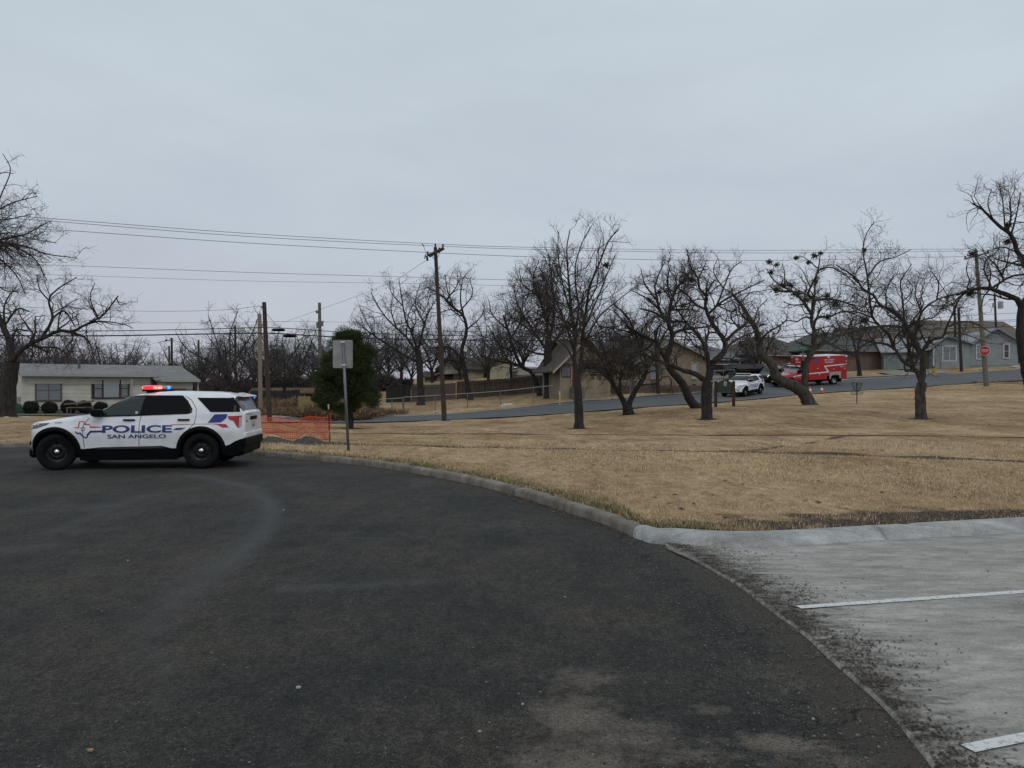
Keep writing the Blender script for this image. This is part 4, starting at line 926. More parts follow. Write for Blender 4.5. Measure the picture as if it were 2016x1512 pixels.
# ---------------------------------------------------------------- trees
BARK = mat('bark', (.012, .010, .0088), .95, (.042, .035, .030), 9, bump=1.0, bscale=22, vec=(1, 1, .35)); TWIG = mat('twig', (.034, .028, .025), .9, (.066, .055, .049), 3)
BARKG = mat('bark_grey', (.026, .023, .020), .95, (.085, .074, .063), 8, bump=1.0, bscale=22, vec=(1, 1, .35))
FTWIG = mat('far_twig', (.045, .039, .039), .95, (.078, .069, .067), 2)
def tubes(P, Rr, k):
    """P (N,S,3) R (N,S) -> V, Q"""
    N, S = Rr.shape; T = np.gradient(P, axis=1); T /= np.linalg.norm(T, axis=2, keepdims=True)+1e-9
    ref = np.zeros((N, 1, 3)); mt = T.mean(1, keepdims=True); ax = np.argmin(np.abs(mt), axis=2); ref[np.arange(N), 0, ax[:, 0]] = 1
    U = np.cross(T, ref); U /= np.linalg.norm(U, axis=2, keepdims=True)+1e-9; W_ = np.cross(T, U)
    a = np.arange(k)*math.tau/k
    V = P[:, :, None]+Rr[:, :, None, None]*(np.cos(a)[None, None, :, None]*U[:, :, None]+np.sin(a)[None, None, :, None]*W_[:, :, None])
    idx = np.arange(N*S*k).reshape(N, S, k); n2 = np.roll(idx, -1, axis=2)
    Q = np.stack([idx[:, :-1], n2[:, :-1], n2[:, 1:], idx[:, 1:]], -1).reshape(-1, 4)
    return V.reshape(-1, 3), Q
class Acc:
    def __init__(s): s.V = []; s.Q = []; s.n = 0; s.C = []
    def add(s, V, Q, c=None):
        s.V.append(V); s.Q.append(Q+s.n); s.n += len(V)
    def build(s, name, m, parent, smooth=True): return np_mesh(name, np.concatenate(s.V), np.concatenate(s.Q), m, parent, smooth)
def children(P, Rr, n, lmin, lmax, S, ang=(35, 75), up=.15, crook=.35, rk=.55, tmin=.15, rmin=.004, sort=None, grav=0, taper=.25):
    """spawn n children on polylines P (N,S0,3)"""
    N, S0 = Rr.shape; ln = np.linalg.norm(np.diff(P, axis=1), axis=2).sum(1); pr = ln/ln.sum()
    i = rng.choice(N, n, p=pr); t = tmin+(1-tmin)*rng.random(n)**.85; f = t*(S0-1); a = np.minimum(f.astype(int), S0-2); u = (f-a)[:, None]
    base = P[i, a]*(1-u)+P[i, a+1]*u; rb = Rr[i, a]*(1-u[:, 0])+Rr[i, a+1]*u[:, 0]; T = P[i, a+1]-P[i, a]; T /= np.linalg.norm(T, axis=1, keepdims=True)+1e-9
    rnd = rng.normal(size=(n, 3)); perp = rnd-(rnd*T).sum(1, keepdims=True)*T; perp /= np.linalg.norm(perp, axis=1, keepdims=True)+1e-9
    an = np.radians(rng.uniform(ang[0], ang[1], n))[:, None]; d = T*np.cos(an)+perp*np.sin(an); d[:, 2] += up; d /= np.linalg.norm(d, axis=1, keepdims=True)
    L_ = (lmin+(lmax-lmin)*rng.random(n))*(1.15-.55*t)*np.clip(rb/np.median(rb), .7, 1.4)
    out = np.empty((n, S, 3)); out[:, 0] = base; st = (L_/(S-1))[:, None]
    bend = rng.normal(size=(n, 3))*crook*.4
    for s_ in range(1, S):
        d = d+rng.normal(size=(n, 3))*crook+bend; d[:, 2] += up*.5-grav; d /= np.linalg.norm(d, axis=1, keepdims=True); out[:, s_] = out[:, s_-1]+d*st
    r0 = np.maximum(np.minimum(rb*rk, L_*.021+.003), rmin); rr = r0[:, None]*(1-(1-taper)*np.linspace(0, 1, S)[None])
    return out, np.maximum(rr, rmin*.8)
def smoothline(pts, n):
    q = catmull(np.array(pts), 8); s = np.concatenate([[0], np.cumsum(np.linalg.norm(np.diff(q, axis=0), axis=1))]); u = np.linspace(0, s[-1], n)
    return np.stack([np.interp(u, s, q[:, k]) for k in range(3)], -1)
NT = 0
def tree(name, D, base_px, limbs, label, cat='tree', group=None, bark=None, twig=None, lv=(1.0, 1.0, 1.0), up=.12, crook=.33, mist=None, dens=1.0, leaves=None, twr=1.0, lens=(1, 1, 1), grav=0.0, zb=None, base=None, local=None):
    """limbs: [(points px, w0 px, w1 px, depth at end)] the first is the trunk; widths are full widths in photo pixels. local: limbs already in metres"""
    global NT; NT += 1
    s_ = D/F; b0 = gp(base_px, D) if base is None else Vector(base)
    root = empty(name, b0, 0, label, cat, group)
    lines = []; rad = []
    for li, (pts, w0, w1, dd) in enumerate(limbs):
        if local: P3 = np.array(pts, float)
        else:
            P3 = np.array([list(at(p[0], p[1], D)) for p in pts])-np.array(b0)
            k = np.linspace(0, 1, len(pts)); P3[:, 1] += dd*k**1.2
            # keep the picture position while going deeper
            sc_ = (D+P3[:, 1])/D; P3[:, 0] = (P3[:, 0]+b0.x)*sc_-b0.x; P3[:, 2] = (P3[:, 2]+b0.z-EYE)*sc_+EYE-b0.z
        if li == 0: P3[0, 2] = min(P3[0, 2], -.1)
        else:   # snap start to the nearest point of an earlier limb
            allp = np.concatenate(lines); 
            dxy = np.hypot(allp[:, 0]-P3[0, 0], allp[:, 2]-P3[0, 2]) if not local else np.linalg.norm(allp-P3[0], axis=1)
            j = int(np.argmin(dxy)); sh = allp[j]-P3[0]; fall = np.linspace(1, 0, len(P3))**1.0
            P3 = P3+sh[None]*np.where(np.array([0, 1, 0]), 1 if not local else fall[:, None], fall[:, None])
        n = max(8, len(pts)*5); q = smoothline(P3, n); q[1:] += rng.normal(size=(n-1, 3))*.008*min(1, w0*s_*3)
        r = (w0/2+(w1-w0)/2*np.linspace(0, 1, n)**(.75 if li else 1))*(s_ if not local else 1)*(.88 if li else 1)
        if li == 0: r[:3] *= np.array([1.42, 1.2, 1.06])
        lines.append(q); rad.append(r)
    A = Acc()
    for q, r in zip(lines, rad):
        k = 10 if r[0] > .06 else 7; rr = r*(1+.025*rng.normal(size=len(r)))
        V, Q = tubes(q[None], rr[None], k)
        if r[0] > .08:
            V += rng.normal(size=V.shape)*.035*np.repeat(rr, k)[:, None]
        A.add(V, Q)
    A.build('trunk', bark or BARK, root)
    # resample all limbs to the same count, weighting by length
    P0 = []; R0 = []
    for li, (q, r) in enumerate(zip(lines, rad)):
        if li == 0 and len(lines) > 1:
            if len(limbs[0][0]) <= 5: continue
            q, r = q[len(q)//2:], r[len(r)//2:]
        P0.append(smoothline(q[::max(1, len(q)//10)].tolist()+[q[-1].tolist()], 16)); R0.append(np.interp(np.linspace(0, 1, 16), np.linspace(0, 1, len(r)), r))
    P0, R0 = np.array(P0), np.array(R0); tot = np.linalg.norm(np.diff(P0, axis=1), axis=2).sum()
    n1 = int(tot*3.1*lv[0]*dens); P1, R1 = children(P0, R0, n1, 1.0*lens[0], 2.3*lens[0], 9, up=up, crook=crook, tmin=.1, rmin=.009*twr, grav=grav)
    zt_ = max(1.3, .16*P0[:, :, 2].max()); ok_ = (P1[:, 0, 2] > zt_) & (P1[:, :, 2].min(1) > zt_*.85); P1, R1 = P1[ok_], R1[ok_]; n1 = len(P1)
    n2 = int(n1*6.5*lv[1]); P2, R2 = children(P1, R1, n2, .40*lens[1], 1.05*lens[1], 6, up=up, crook=crook*1.1, rmin=.0058*twr, tmin=.15, grav=grav)
    n3 = int(n2*4.0*lv[2]); P3_, R3 = children(P2, R2, n3, .16*lens[2], .55*lens[2], 4, up=up*.8, crook=crook, rmin=.0044*twr, tmin=.1, grav=grav)
    A = Acc(); A.add(*tubes(P1, R1, 5)); A.add(*tubes(P2, R2, 3)); A.add(*tubes(P3_, R3, 3)); A.build('crown', twig or TWIG, root)
    if leaves:
        n, siz, cols, zmax, lname = leaves
        E = P3_[:, -1]; E = E[E[:, 2] < zmax] if zmax else E
        if len(E):
            E = E[rng.integers(0, len(E), n)]+rng.normal(size=(n, 3))*.05; a = rng.normal(size=(n, 3)); a /= np.linalg.norm(a, axis=1, keepdims=True); b_ = np.cross(a, rng.normal(size=(n, 3))); b_ /= np.linalg.norm(b_, axis=1, keepdims=True)
            s2 = siz*(.6+.8*rng.random((n, 1))); V = np.stack([E-a*s2, E+b_*s2*.45, E+a*s2, E-b_*s2*.45], 1).reshape(-1, 3); q = np.arange(4*n).reshape(-1, 4)
            c = np.array(cols)[rng.integers(0, len(cols), n)]*(.7+.6*rng.random((n, 1)))
            np_mesh(lname, V, q, mat('dry_leaf', (.1, .06, .04), .8, attr='Col'), root, col=np.repeat(c, 4, 0))
    if mist:
        for (mx, my, mr) in mist:
            p = np.array(at(mx, my, D))-np.array(b0); p[1] += rng.uniform(-.3, .3)
            allp = np.concatenate([P0.reshape(-1, 3), P1.reshape(-1, 3)]); j = int(np.argmin(np.hypot(allp[:, 0]-p[0], allp[:, 2]-p[2]))); p[1] = allp[j, 1]
            n = int(420*(mr/8)**1.6)+90; r_ = mr*s_*1.25; u = rng.normal(size=(n, 3)); u /= np.linalg.norm(u, axis=1, keepdims=True); E = p+u*r_*(rng.random((n, 1))**.5)*np.array([1, 1, .85])*(1+.5*np.sin(u[:, :1]*5+u[:, 2:]*6+mx))
            a = rng.normal(size=(n, 3)); a /= np.linalg.norm(a, axis=1, keepdims=True); b_ = np.cross(a, rng.normal(size=(n, 3))); b_ /= np.linalg.norm(b_, axis=1, keepdims=True); s2 = .045*(.6+.8*rng.random((n, 1)))
            V = np.stack([E-a*s2, E+b_*s2*.4, E+a*s2, E-b_*s2*.4], 1).reshape(-1, 3); c = np.array([[.03, .033, .016], [.05, .05, .024], [.02, .02, .012]])[rng.integers(0, 3, n)]*(.6+.8*rng.random((n, 1)))
            np_mesh('mistletoe', V, np.arange(4*n).reshape(-1, 4), mat('mistletoe_leaf', (.05, .05, .02), .7, attr='Col'), root, col=np.repeat(c, 4, 0))
    return root
# --- the park trees, traced limb by limb
tree('ash_tree', 33, 1140, [([(1140, 845), (1139, 800), (1137, 760), (1136, 735)], 19, 14, 0),
    ([(1136, 742), (1131, 706), (1133, 667), (1125, 610), (1119, 540), (1116, 490), (1122, 452)], 11, 2.2, -.6), ([(1139, 740), (1147, 715), (1150, 660), (1155, 615), (1164, 560), (1184, 510), (1200, 472), (1218, 452)], 11, 2.2, .8),
    ([(1134, 660), (1140, 610), (1134, 560), (1134, 520), (1148, 475), (1165, 445)], 6, 1.8, .5), ([(1132, 690), (1118, 650), (1098, 600), (1080, 560), (1060, 525)], 5.5, 1.8, -1.2), ([(1150, 690), (1180, 630), (1215, 595), (1255, 562)], 5, 1.6, 1.0),
    ([(1149, 650), (1172, 600), (1190, 555), (1212, 500)], 5, 1.6, -1.4), ([(1133, 712), (1118, 684), (1098, 668), (1070, 655)], 5, 1.8, .8), ([(1150, 742), (1162, 722), (1178, 706)], 4, 2, -.6), ([(1128, 630), (1108, 560), (1098, 500), (1100, 460)], 5, 1.6, 1.2),
    ([(1158, 600), (1178, 560), (1180, 500), (1184, 470)], 4, 1.5, 1.6), ([(1130, 640), (1090, 620), (1062, 590)], 4, 1.6, 1.3), ([(1149, 670), (1195, 650), (1225, 640)], 4, 1.6, -1.3)],
    'tall upright bare tree with one straight slim trunk and reddish low twigs', lv=(.78, .9, 1.0), up=.24, crook=.24, mist=[(1193, 523, 5)],
    leaves=(1500, .045, [(.075, .035, .025), (.055, .03, .024)], 4.6, 'dead_leaves'))
tree('mesquite_tree', 42, 1237, [([(1238, 820), (1236, 806), (1233, 800)], 24, 18, 0), ([(1233, 808), (1220, 781), (1204, 755), (1193, 728), (1180, 700), (1160, 684), (1130, 672)], 15, 3, -1.0), ([(1205, 760), (1200, 735), (1194, 708), (1184, 682), (1175, 650)], 8, 3, 1.2),
    ([(1219, 781), (1218, 755), (1224, 732), (1240, 705), (1262, 690)], 7, 3, -1.5), ([(1240, 808), (1246, 785), (1260, 760), (1273, 737), (1274, 711), (1264, 688), (1248, 650), (1236, 624), (1207, 598)], 14, 3, .9),
    ([(1200, 742), (1190, 718), (1172, 716), (1150, 705)], 7, 2.5, -.5), ([(1266, 692), (1290, 670), (1300, 640)], 6, 2.5, -1), ([(1194, 712), (1215, 690), (1245, 680)], 6, 2.5, 1.5), ([(1250, 655), (1215, 645), (1180, 640)], 4, 2, -1.2), ([(1185, 700), (1150, 660), (1140, 640)], 5, 2, 1.0)],
    'low spreading bare tree whose two trunks form a wide V, with red brown twigs', lv=(1.4, 1.15, 1.0), up=.05, leaves=(2400, .045, [(.075, .038, .027), (.05, .03, .022)], 5.2, 'dead_leaves'), dens=1.2)
tree('mesquite_tree', 36, 1392, [([(1392, 826), (1391, 790), (1392, 758), (1395, 748)], 23, 21, 0), ([(1390, 752), (1365, 736), (1339, 728), (1310, 716), (1284, 706), (1265, 697), (1238, 700)], 14, 3.5, -.9),
    ([(1396, 750), (1403, 718), (1424, 697), (1428, 675), (1415, 654), (1403, 637), (1393, 618), (1389, 600), (1391, 585), (1377, 567), (1374, 547), (1358, 522), (1353, 492)], 18, 2, .6), ([(1399, 735), (1393, 694), (1381, 668), (1365, 649), (1350, 636), (1331, 632), (1305, 633)], 12, 3, -.8),
    ([(1393, 618), (1412, 599), (1427, 563), (1443, 528), (1463, 513)], 6, 2, 1.1), ([(1401, 615), (1427, 592), (1458, 575), (1486, 561), (1510, 549)], 6, 2, -.9), ([(1389, 610), (1367, 597), (1353, 578), (1334, 564)], 6, 2.5, -1.2), ([(1428, 675), (1446, 656), (1462, 644), (1474, 632)], 8, 5, .8),
    ([(1391, 590), (1393, 568), (1396, 552)], 5, 3, 0), ([(1462, 646), (1445, 620), (1462, 600), (1490, 590)], 3.5, 1.6, .9), ([(1350, 636), (1330, 610), (1322, 590)], 5, 2, -1.5), ([(1412, 600), (1440, 612), (1462, 606)], 3.5, 1.5, -1.2), ([(1427, 563), (1410, 530), (1420, 505)], 3.5, 1.5, .8), ([(1374, 548), (1390, 520), (1396, 508)], 3, 1.5, -.7)],
    'dark crooked bare tree with a thick forked trunk beside the green park sign', lv=(1, .95, .9), mist=[(1407, 625, 6), (1363, 550, 5)])
tree('mesquite_tree', 42.5, 1374, [([(1376, 801), (1364, 795), (1355, 780), (1343, 754), (1322, 730), (1312, 709), (1320, 682), (1323, 656), (1315, 635), (1300, 612), (1294, 592), (1288, 560)], 19, 3, 0), ([(1322, 632), (1329, 585), (1341, 559), (1364, 546)], 9, 5, 1.0), ([(1317, 634), (1291, 616), (1260, 608)], 8, 3, -1),
    ([(1326, 662), (1338, 652), (1358, 648), (1395, 643)], 7, 3.5, .6), ([(1322, 611), (1355, 610), (1378, 613)], 6, 2, 1.4), ([(1312, 710), (1300, 690), (1290, 672), (1272, 664), (1240, 645), (1208, 612)], 10, 2.5, -1.3), ([(1294, 592), (1270, 560), (1262, 530)], 5, 2, 1.2), ([(1330, 585), (1318, 555), (1322, 520)], 5, 2, -1.4), ([(1300, 610), (1270, 585), (1240, 570)], 5, 2, 1.8), ([(1341, 560), (1370, 530), (1400, 520)], 4, 1.6, 1.0), ([(1290, 565), (1300, 535), (1310, 515)], 4, 1.6, .3)],
    'bare tree with a low curving trunk growing behind the thick forked tree', lv=(1.15, 1.05, 1), mist=[(1302, 572, 4), (1362, 548, 6), (1282, 588, 5), (1345, 602, 5)], dens=1.15)
tree('mesquite_tree', 44, 1590, [([(1594, 797), (1586, 780), (1573, 766), (1549, 754), (1528, 742), (1522, 722), (1511, 708), (1497, 694), (1493, 664), (1484, 640), (1467, 613), (1452, 590), (1441, 578)], 27, 4, 0),
    ([(1588, 783), (1584, 760), (1584, 733), (1590, 708), (1602, 687), (1603, 657), (1598, 634), (1598, 615), (1603, 592), (1591, 578), (1605, 546), (1612, 523), (1615, 497)], 18, 2, .6), ([(1584, 738), (1580, 722), (1582, 712)], 9, 7, -.4),
    ([(1603, 686), (1628, 671), (1651, 659), (1679, 652), (1705, 648), (1742, 640)], 9, 3, .8), ([(1603, 640), (1614, 624), (1637, 622), (1661, 613), (1690, 616)], 7, 2.5, -.8), ([(1597, 618), (1580, 592), (1561, 573), (1540, 562), (1524, 548), (1512, 527)], 8, 2, -.5),
    ([(1604, 592), (1642, 590), (1679, 599), (1702, 612)], 6, 2.5, 1.0), ([(1608, 590), (1614, 536), (1642, 525), (1672, 541), (1690, 560)], 5, 2, -1.0), ([(1560, 573), (1530, 572), (1516, 562)], 5, 2.5, .5), ([(1545, 563), (1545, 535), (1540, 518)], 4, 1.6, .8), ([(1612, 525), (1590, 505), (1580, 500)], 3, 1.5, .3), ([(1586, 600), (1560, 600), (1545, 592)], 4, 1.6, 1.0), ([(1484, 640), (1492, 610), (1510, 590)], 4, 1.5, .5), ([(1470, 615), (1455, 618), (1432, 628)], 4, 1.6, -.4)],
    'bare mistletoe covered tree with a thick leaning trunk in front of the red ambulance', bark=BARKG, lv=(1, .9, .85),
    mist=[(1511, 518, 5), (1541, 561, 8), (1566, 559, 8), (1573, 576, 10), (1612, 500, 6), (1580, 502, 4), (1621, 548, 6), (1628, 624, 7), (1647, 599, 9), (1520, 573, 8), (1515, 537, 5), (1624, 495, 4), (1596, 515, 4), (1633, 580, 5), (1540, 517, 4), (1590, 590, 8)])
tree('mesquite_tree', 34, 1813, [([(1814, 824), (1812, 800), (1812, 775), (1815, 754)], 21, 19, 0), ([(1817, 756), (1819, 720), (1818, 698), (1807, 684), (1796, 662), (1779, 631), (1762, 612), (1734, 600), (1720, 581), (1701, 570), (1682, 545), (1646, 522)], 15, 2.5, -.8),
    ([(1808, 756), (1796, 728), (1773, 712), (1759, 689), (1740, 678), (1712, 673), (1684, 667)], 12, 3, .7), ([(1760, 692), (1751, 664), (1737, 648), (1720, 626), (1715, 587), (1712, 548), (1704, 492), (1712, 458), (1727, 435)], 8, 1.6, .5), ([(1765, 692), (1768, 667), (1784, 650)], 6, 2.5, -.9),
    ([(1813, 690), (1834, 667), (1854, 662), (1862, 642), (1876, 610)], 9, 3, -.8), ([(1860, 648), (1890, 637), (1912, 642), (1934, 656), (1950, 659)], 5, 2, -.5), ([(1800, 668), (1812, 614), (1846, 587), (1890, 576), (1920, 560)], 6, 2, .9), ([(1780, 632), (1774, 587), (1769, 555), (1788, 522)], 5, 1.6, 1.0),
    ([(1785, 643), (1750, 641), (1718, 643), (1682, 648), (1645, 662)], 7, 2.5, -.7), ([(1796, 662), (1808, 631), (1834, 624), (1854, 600)], 5, 2, 1.3), ([(1712, 546), (1737, 514), (1773, 503), (1808, 486)], 4, 1.5, .4), ([(1812, 615), (1800, 580), (1808, 545)], 4, 1.5, -1.2), ([(1846, 588), (1850, 555), (1835, 530)], 4, 1.5, -.9), ([(1720, 628), (1695, 615), (1665, 610)], 4, 1.6, 1.0), ([(1740, 600), (1738, 570), (1750, 545)], 3.5, 1.5, -1.0), ([(1876, 612), (1890, 585), (1870, 550)], 3.5, 1.5, .3)],
    'wide spreading bare tree with a stout knobbly trunk before the grey blue house', bark=BARKG, lv=(1, .95, .9), mist=[(1709, 630, 6), (1686, 498, 3)])
tree('mesquite_tree', 31, 2060, [([(2045, 850), (2028, 760), (2014, 690), (2010, 640), (2016, 600), (2040, 560), (2050, 530), (2024, 522), (2004, 495), (1991, 463), (1971, 448), (1950, 428), (1933, 410), (1914, 401)], 26, 3, 0), ([(2014, 605), (2003, 588), (1982, 579), (1947, 567), (1912, 570), (1884, 580)], 14, 5, -.5),
    ([(1946, 566), (1976, 547), (2000, 541), (2030, 543), (2070, 560)], 6, 3, .6), ([(1976, 450), (1973, 401), (1967, 362)], 4, 1.5, .4), ([(1991, 462), (2001, 425), (2010, 378)], 5, 1.5, -.5), ([(1972, 548), (1956, 521), (1939, 506), (1928, 492)], 5, 1.6, -.8), ([(1968, 545), (1978, 515), (1979, 490)], 4, 1.6, .7),
    ([(1940, 563), (1943, 532), (1932, 508)], 4, 1.5, .9), ([(1890, 578), (1872, 600), (1866, 640)], 5, 2, .4), ([(1955, 432), (1945, 400), (1952, 372)], 3.5, 1.5, -.6), ([(2003, 495), (1975, 485), (1955, 490)], 4, 1.5, .6), ([(1985, 452), (1990, 410), (1985, 372)], 3.5, 1.5, 1.0), ([(2045, 530), (2040, 480), (2035, 420)], 8, 2, .3)],
    'large bare tree reaching a long arched limb across the leaning grey pole', lv=(.9, .9, .9), mist=[(1948, 490, 5), (1988, 442, 5), (1986, 475, 5), (2002, 508, 5), (1895, 580, 7)])
tree('pecan_tree', 41, 15, [([(14, 824), (16, 780), (20, 740), (24, 712)], 30, 26, 0), ([(22, 714), (18, 675), (7, 649), (-8, 610), (-20, 560)], 17, 8, .5), ([(28, 712), (38, 696), (62, 678), (91, 664), (120, 651), (145, 652), (171, 638), (204, 620), (233, 582)], 13, 2.5, -.8), ([(88, 666), (109, 627), (102, 591), (120, 569), (156, 547)], 8, 2, .8),
    ([(171, 640), (204, 632), (250, 638), (272, 648)], 5, 1.5, .8), ([(150, 652), (182, 670), (195, 705)], 5, 1.5, -1), ([(108, 625), (130, 612), (148, 640)], 5, 2, -.8), ([(10, 655), (6, 600), (30, 560)], 7, 2, 1), ([(120, 651), (125, 615), (140, 600), (160, 590)], 4, 1.5, 1.2), ([(8, 640), (30, 608), (50, 612)], 5, 3.5, -.6), ([(20, 690), (30, 650), (56, 652)], 5, 3, .6), ([(204, 620), (190, 585), (200, 560)], 4, 1.5, -.7), ([(233, 584), (245, 600), (262, 600)], 3, 1.4, .4), ([(102, 592), (80, 570), (70, 540)], 4, 1.5, -.7)],
    'big bare dark tree beside the cream house, one long limb over its roof', lv=(.75, .9, .9), lens=(1.05, 1.1, 1.1))
tree('pecan_tree', 30, -170, [([(-160, 900), (-150, 700), (-130, 560), (-90, 500)], 34, 22, 0), ([(-100, 505), (-50, 480), (0, 473), (47, 462), (92, 438)], 7, 2, -.3), ([(-100, 505), (-40, 472), (20, 487), (65, 510), (92, 552)], 8, 2, .4), ([(-95, 500), (-30, 478), (40, 483), (92, 500), (152, 508)], 7, 1.6, .0), ([(-95, 500), (-40, 440), (0, 410), (30, 397), (74, 386)], 7, 1.6, .5),
    ([(-90, 500), (-60, 400), (-30, 355), (4, 340), (26, 342)], 8, 1.6, .2), ([(-80, 500), (-20, 500), (30, 540), (50, 580)], 6, 2, .9), ([(-30, 430), (10, 430), (60, 420)], 4, 1.5, -.8), ([(-20, 415), (0, 370), (15, 330), (0, 300)], 4, 1.5, .4), ([(-60, 490), (10, 460), (60, 470), (110, 478)], 4, 1.4, -.7)],
    'bare tree whose twigs reach in at the upper left corner above the cream house', lv=(1.0, 1.0, 1.0), up=.0, lens=(.85, .9, 1), crook=.22)
tree('pecan_tree', 64, 829, [([(829, 772), (827, 735), (824, 700), (822, 690)], 15, 12, 0), ([(822, 700), (800, 665), (779, 645), (754, 618), (730, 576)], 7, 1.6, -1.0), ([(822, 712), (800, 702), (771, 684), (735, 660), (700, 632)], 7, 1.6, .6), ([(824, 690), (812, 655), (800, 630), (793, 596), (785, 548)], 7, 1.5, .8), ([(826, 690), (834, 655), (845, 615), (862, 585)], 7, 1.6, -1),
    ([(828, 720), (850, 705), (868, 690)], 5, 2, 1), ([(793, 600), (770, 575), (765, 552)], 3, 1.3, -.8), ([(838, 640), (820, 600), (828, 560)], 4, 1.4, 1.2), ([(779, 645), (770, 610), (775, 580)], 3.5, 1.4, 1.2), ([(800, 665), (805, 620), (820, 590)], 4, 1.4, -1.6), ([(735, 660), (715, 625), (705, 600)], 3, 1.3, -.8), ([(771, 684), (745, 690), (715, 680)], 3.5, 1.4, -1)],
    'round topped bare tree with small dead leaves left of the brown utility pole', lens=(1.6, 1.5, 1.3), twr=1.25, lv=(.62, 1.0, .95), leaves=(1500, .06, [(.05, .035, .028)], None, 'dead_leaves'))
tree('pecan_tree', 68, 925, [([(926, 750), (914, 722), (909, 690), (918, 655), (913, 623), (892, 605), (872, 584), (840, 565)], 11, 2.2, 0), ([(908, 712), (890, 690), (870, 684), (845, 686)], 8, 3, -1), ([(915, 625), (908, 590), (912, 550), (928, 530)], 5, 1.4, .8), ([(892, 606), (880, 570), (876, 540)], 4.5, 1.4, -.8), ([(917, 650), (945, 625), (955, 600)], 4, 1.4, .6), ([(914, 722), (895, 710), (865, 708), (840, 712)], 6, 2.5, .6), ([(878, 590), (900, 560), (900, 535)], 4, 1.3, 1.2), ([(905, 612), (930, 580), (925, 550)], 4, 1.3, -1)],
    'bare tree with a strongly curved trunk right of the brown utility pole', lens=(1.5, 1.4, 1.2), twr=1.3, lv=(.75, 1, .9))
tree('pecan_tree', 67, 1062, [([(1064, 747), (1048, 735), (1028, 722), (1012, 690), (1000, 650), (990, 620)], 10, 3, 0), ([(1030, 723), (1010, 714), (993, 713), (974, 709)], 6, 4, -.6), ([(1012, 692), (985, 680), (960, 640)], 5, 2, 1), ([(1005, 665), (1025, 630), (1030, 590)], 5, 2, .7), ([(1000, 650), (970, 620), (962, 590)], 4, 1.5, -1), ([(1028, 720), (1035, 690), (1050, 660)], 5, 2, 1), ([(975, 710), (968, 690), (950, 670)], 4, 1.6, .8)],
    'bare tree leaning hard over the plank fence beside the pale blue shed', lens=(1.6, 1.4, 1.2), twr=1.3, lv=(.8, 1, .95))
tree('hackberry_tree', 63, 1081, [([(1081, 782), (1079, 740), (1078, 700), (1080, 668)], 18, 14, 0), ([(1080, 675), (1075, 630), (1060, 580), (1042, 530)], 9, 1.8, .6), ([(1082, 672), (1092, 620), (1088, 560), (1080, 500)], 9, 1.8, -.8), ([(1078, 690), (1050, 650), (1020, 600), (1010, 560)], 8, 1.8, 1), ([(1082, 690), (1110, 650), (1130, 600)], 7, 1.8, 1), ([(1060, 580), (1030, 560), (1022, 530)], 4, 1.5, -1), ([(1070, 610), (1050, 550), (1062, 510)], 5, 1.5, 1.3), ([(1078, 700), (1040, 690), (1005, 660)], 6, 2, -1), ([(1085, 650), (1070, 600), (1085, 530)], 5, 1.5, 1.8), ([(1050, 650), (1030, 640), (1000, 620)], 4, 1.5, .9)],
    'massive dense bare tree with a dark trunk against the tan house porch', lens=(1.6, 1.4, 1.2), twr=1.35, lv=(1.2, 1.2, 1.0), leaves=(3500, .06, [(.06, .038, .03), (.04, .03, .026)], None, 'dead_leaves'))
tree('young_tree', 78, 1691, [([(1693, 741), (1690, 715), (1687, 700)], 9, 7, 0), ([(1687, 703), (1670, 694), (1655, 688), (1634, 678)], 5, 1.8, -.5), ([(1688, 700), (1693, 670), (1705, 640), (1712, 620)], 5, 1.6, .6), ([(1688, 702), (1680, 670), (1676, 640), (1668, 618)], 4.5, 1.5, .3), ([(1690, 685), (1720, 665), (1740, 650)], 4, 1.5, -.5), ([(1680, 665), (1660, 645), (1650, 630)], 3.5, 1.4, .8)],
    'small bare tree in front of the brick house with the grey green roof', lens=(1.4, 1.2, 1.1), twr=1.4, lv=(1, .8, .7))
tree('young_tree', 82, 1795, [([(1798, 732), (1794, 705), (1788, 680), (1790, 650)], 9, 4, 0), ([(1790, 690), (1772, 660), (1770, 630)], 5, 1.5, .8), ([(1790, 685), (1805, 655), (1812, 625)], 5, 1.5, -.8), ([(1789, 660), (1780, 630), (1785, 600)], 4, 1.4, 1)],
    'bare tree at the porch of the grey blue house, behind the stout knobbly tree', lens=(1.6, 1.3, 1.1), twr=1.4, lv=(1, .8, .7))
tree('crape_myrtle', 79, 1490, [([(1492, 740), (1490, 728)], 10, 8, 0), ([(1490, 730), (1478, 700), (1462, 680), (1448, 668)], 4, 1.6, -.8), ([(1491, 730), (1492, 695), (1488, 660), (1480, 640)], 4, 1.5, .8), ([(1492, 730), (1505, 700), (1520, 670), (1536, 650)], 4, 1.5, -.4), ([(1490, 728), (1472, 712), (1450, 700)], 3.5, 1.5, .8), ([(1493, 728), (1512, 690), (1512, 655)], 3.5, 1.5, 1.2), ([(1490, 715), (1478, 675), (1470, 655)], 3, 1.4, .4), ([(1494, 725), (1525, 700), (1542, 690)], 3, 1.4, .5)],
    'small many stemmed tree with brown dead leaves in front of the brown roofed brick house', lens=(1.4, 1.2, 1.1), twr=1.25, lv=(.9, .7, .6), leaves=(2600, .085, [(.045, .035, .028), (.06, .045, .035)], None, 'dead_leaves'))
tree('hackberry_tree', 70, 1010, [([(1008, 760), (1006, 735), (1006, 715)], 7, 5, 0), ([(1006, 720), (990, 690), (985, 660)], 4, 1.5, .4), ([(1006, 718), (1020, 690), (1030, 665)], 4, 1.5, -.4), ([(1006, 718), (1005, 680), (1000, 650)], 4, 1.5, .8)], 'small bare tree between the cream house and the plank fence', lens=(1.3, 1.2, 1.1), twr=1.4, lv=(1, .8, .7))
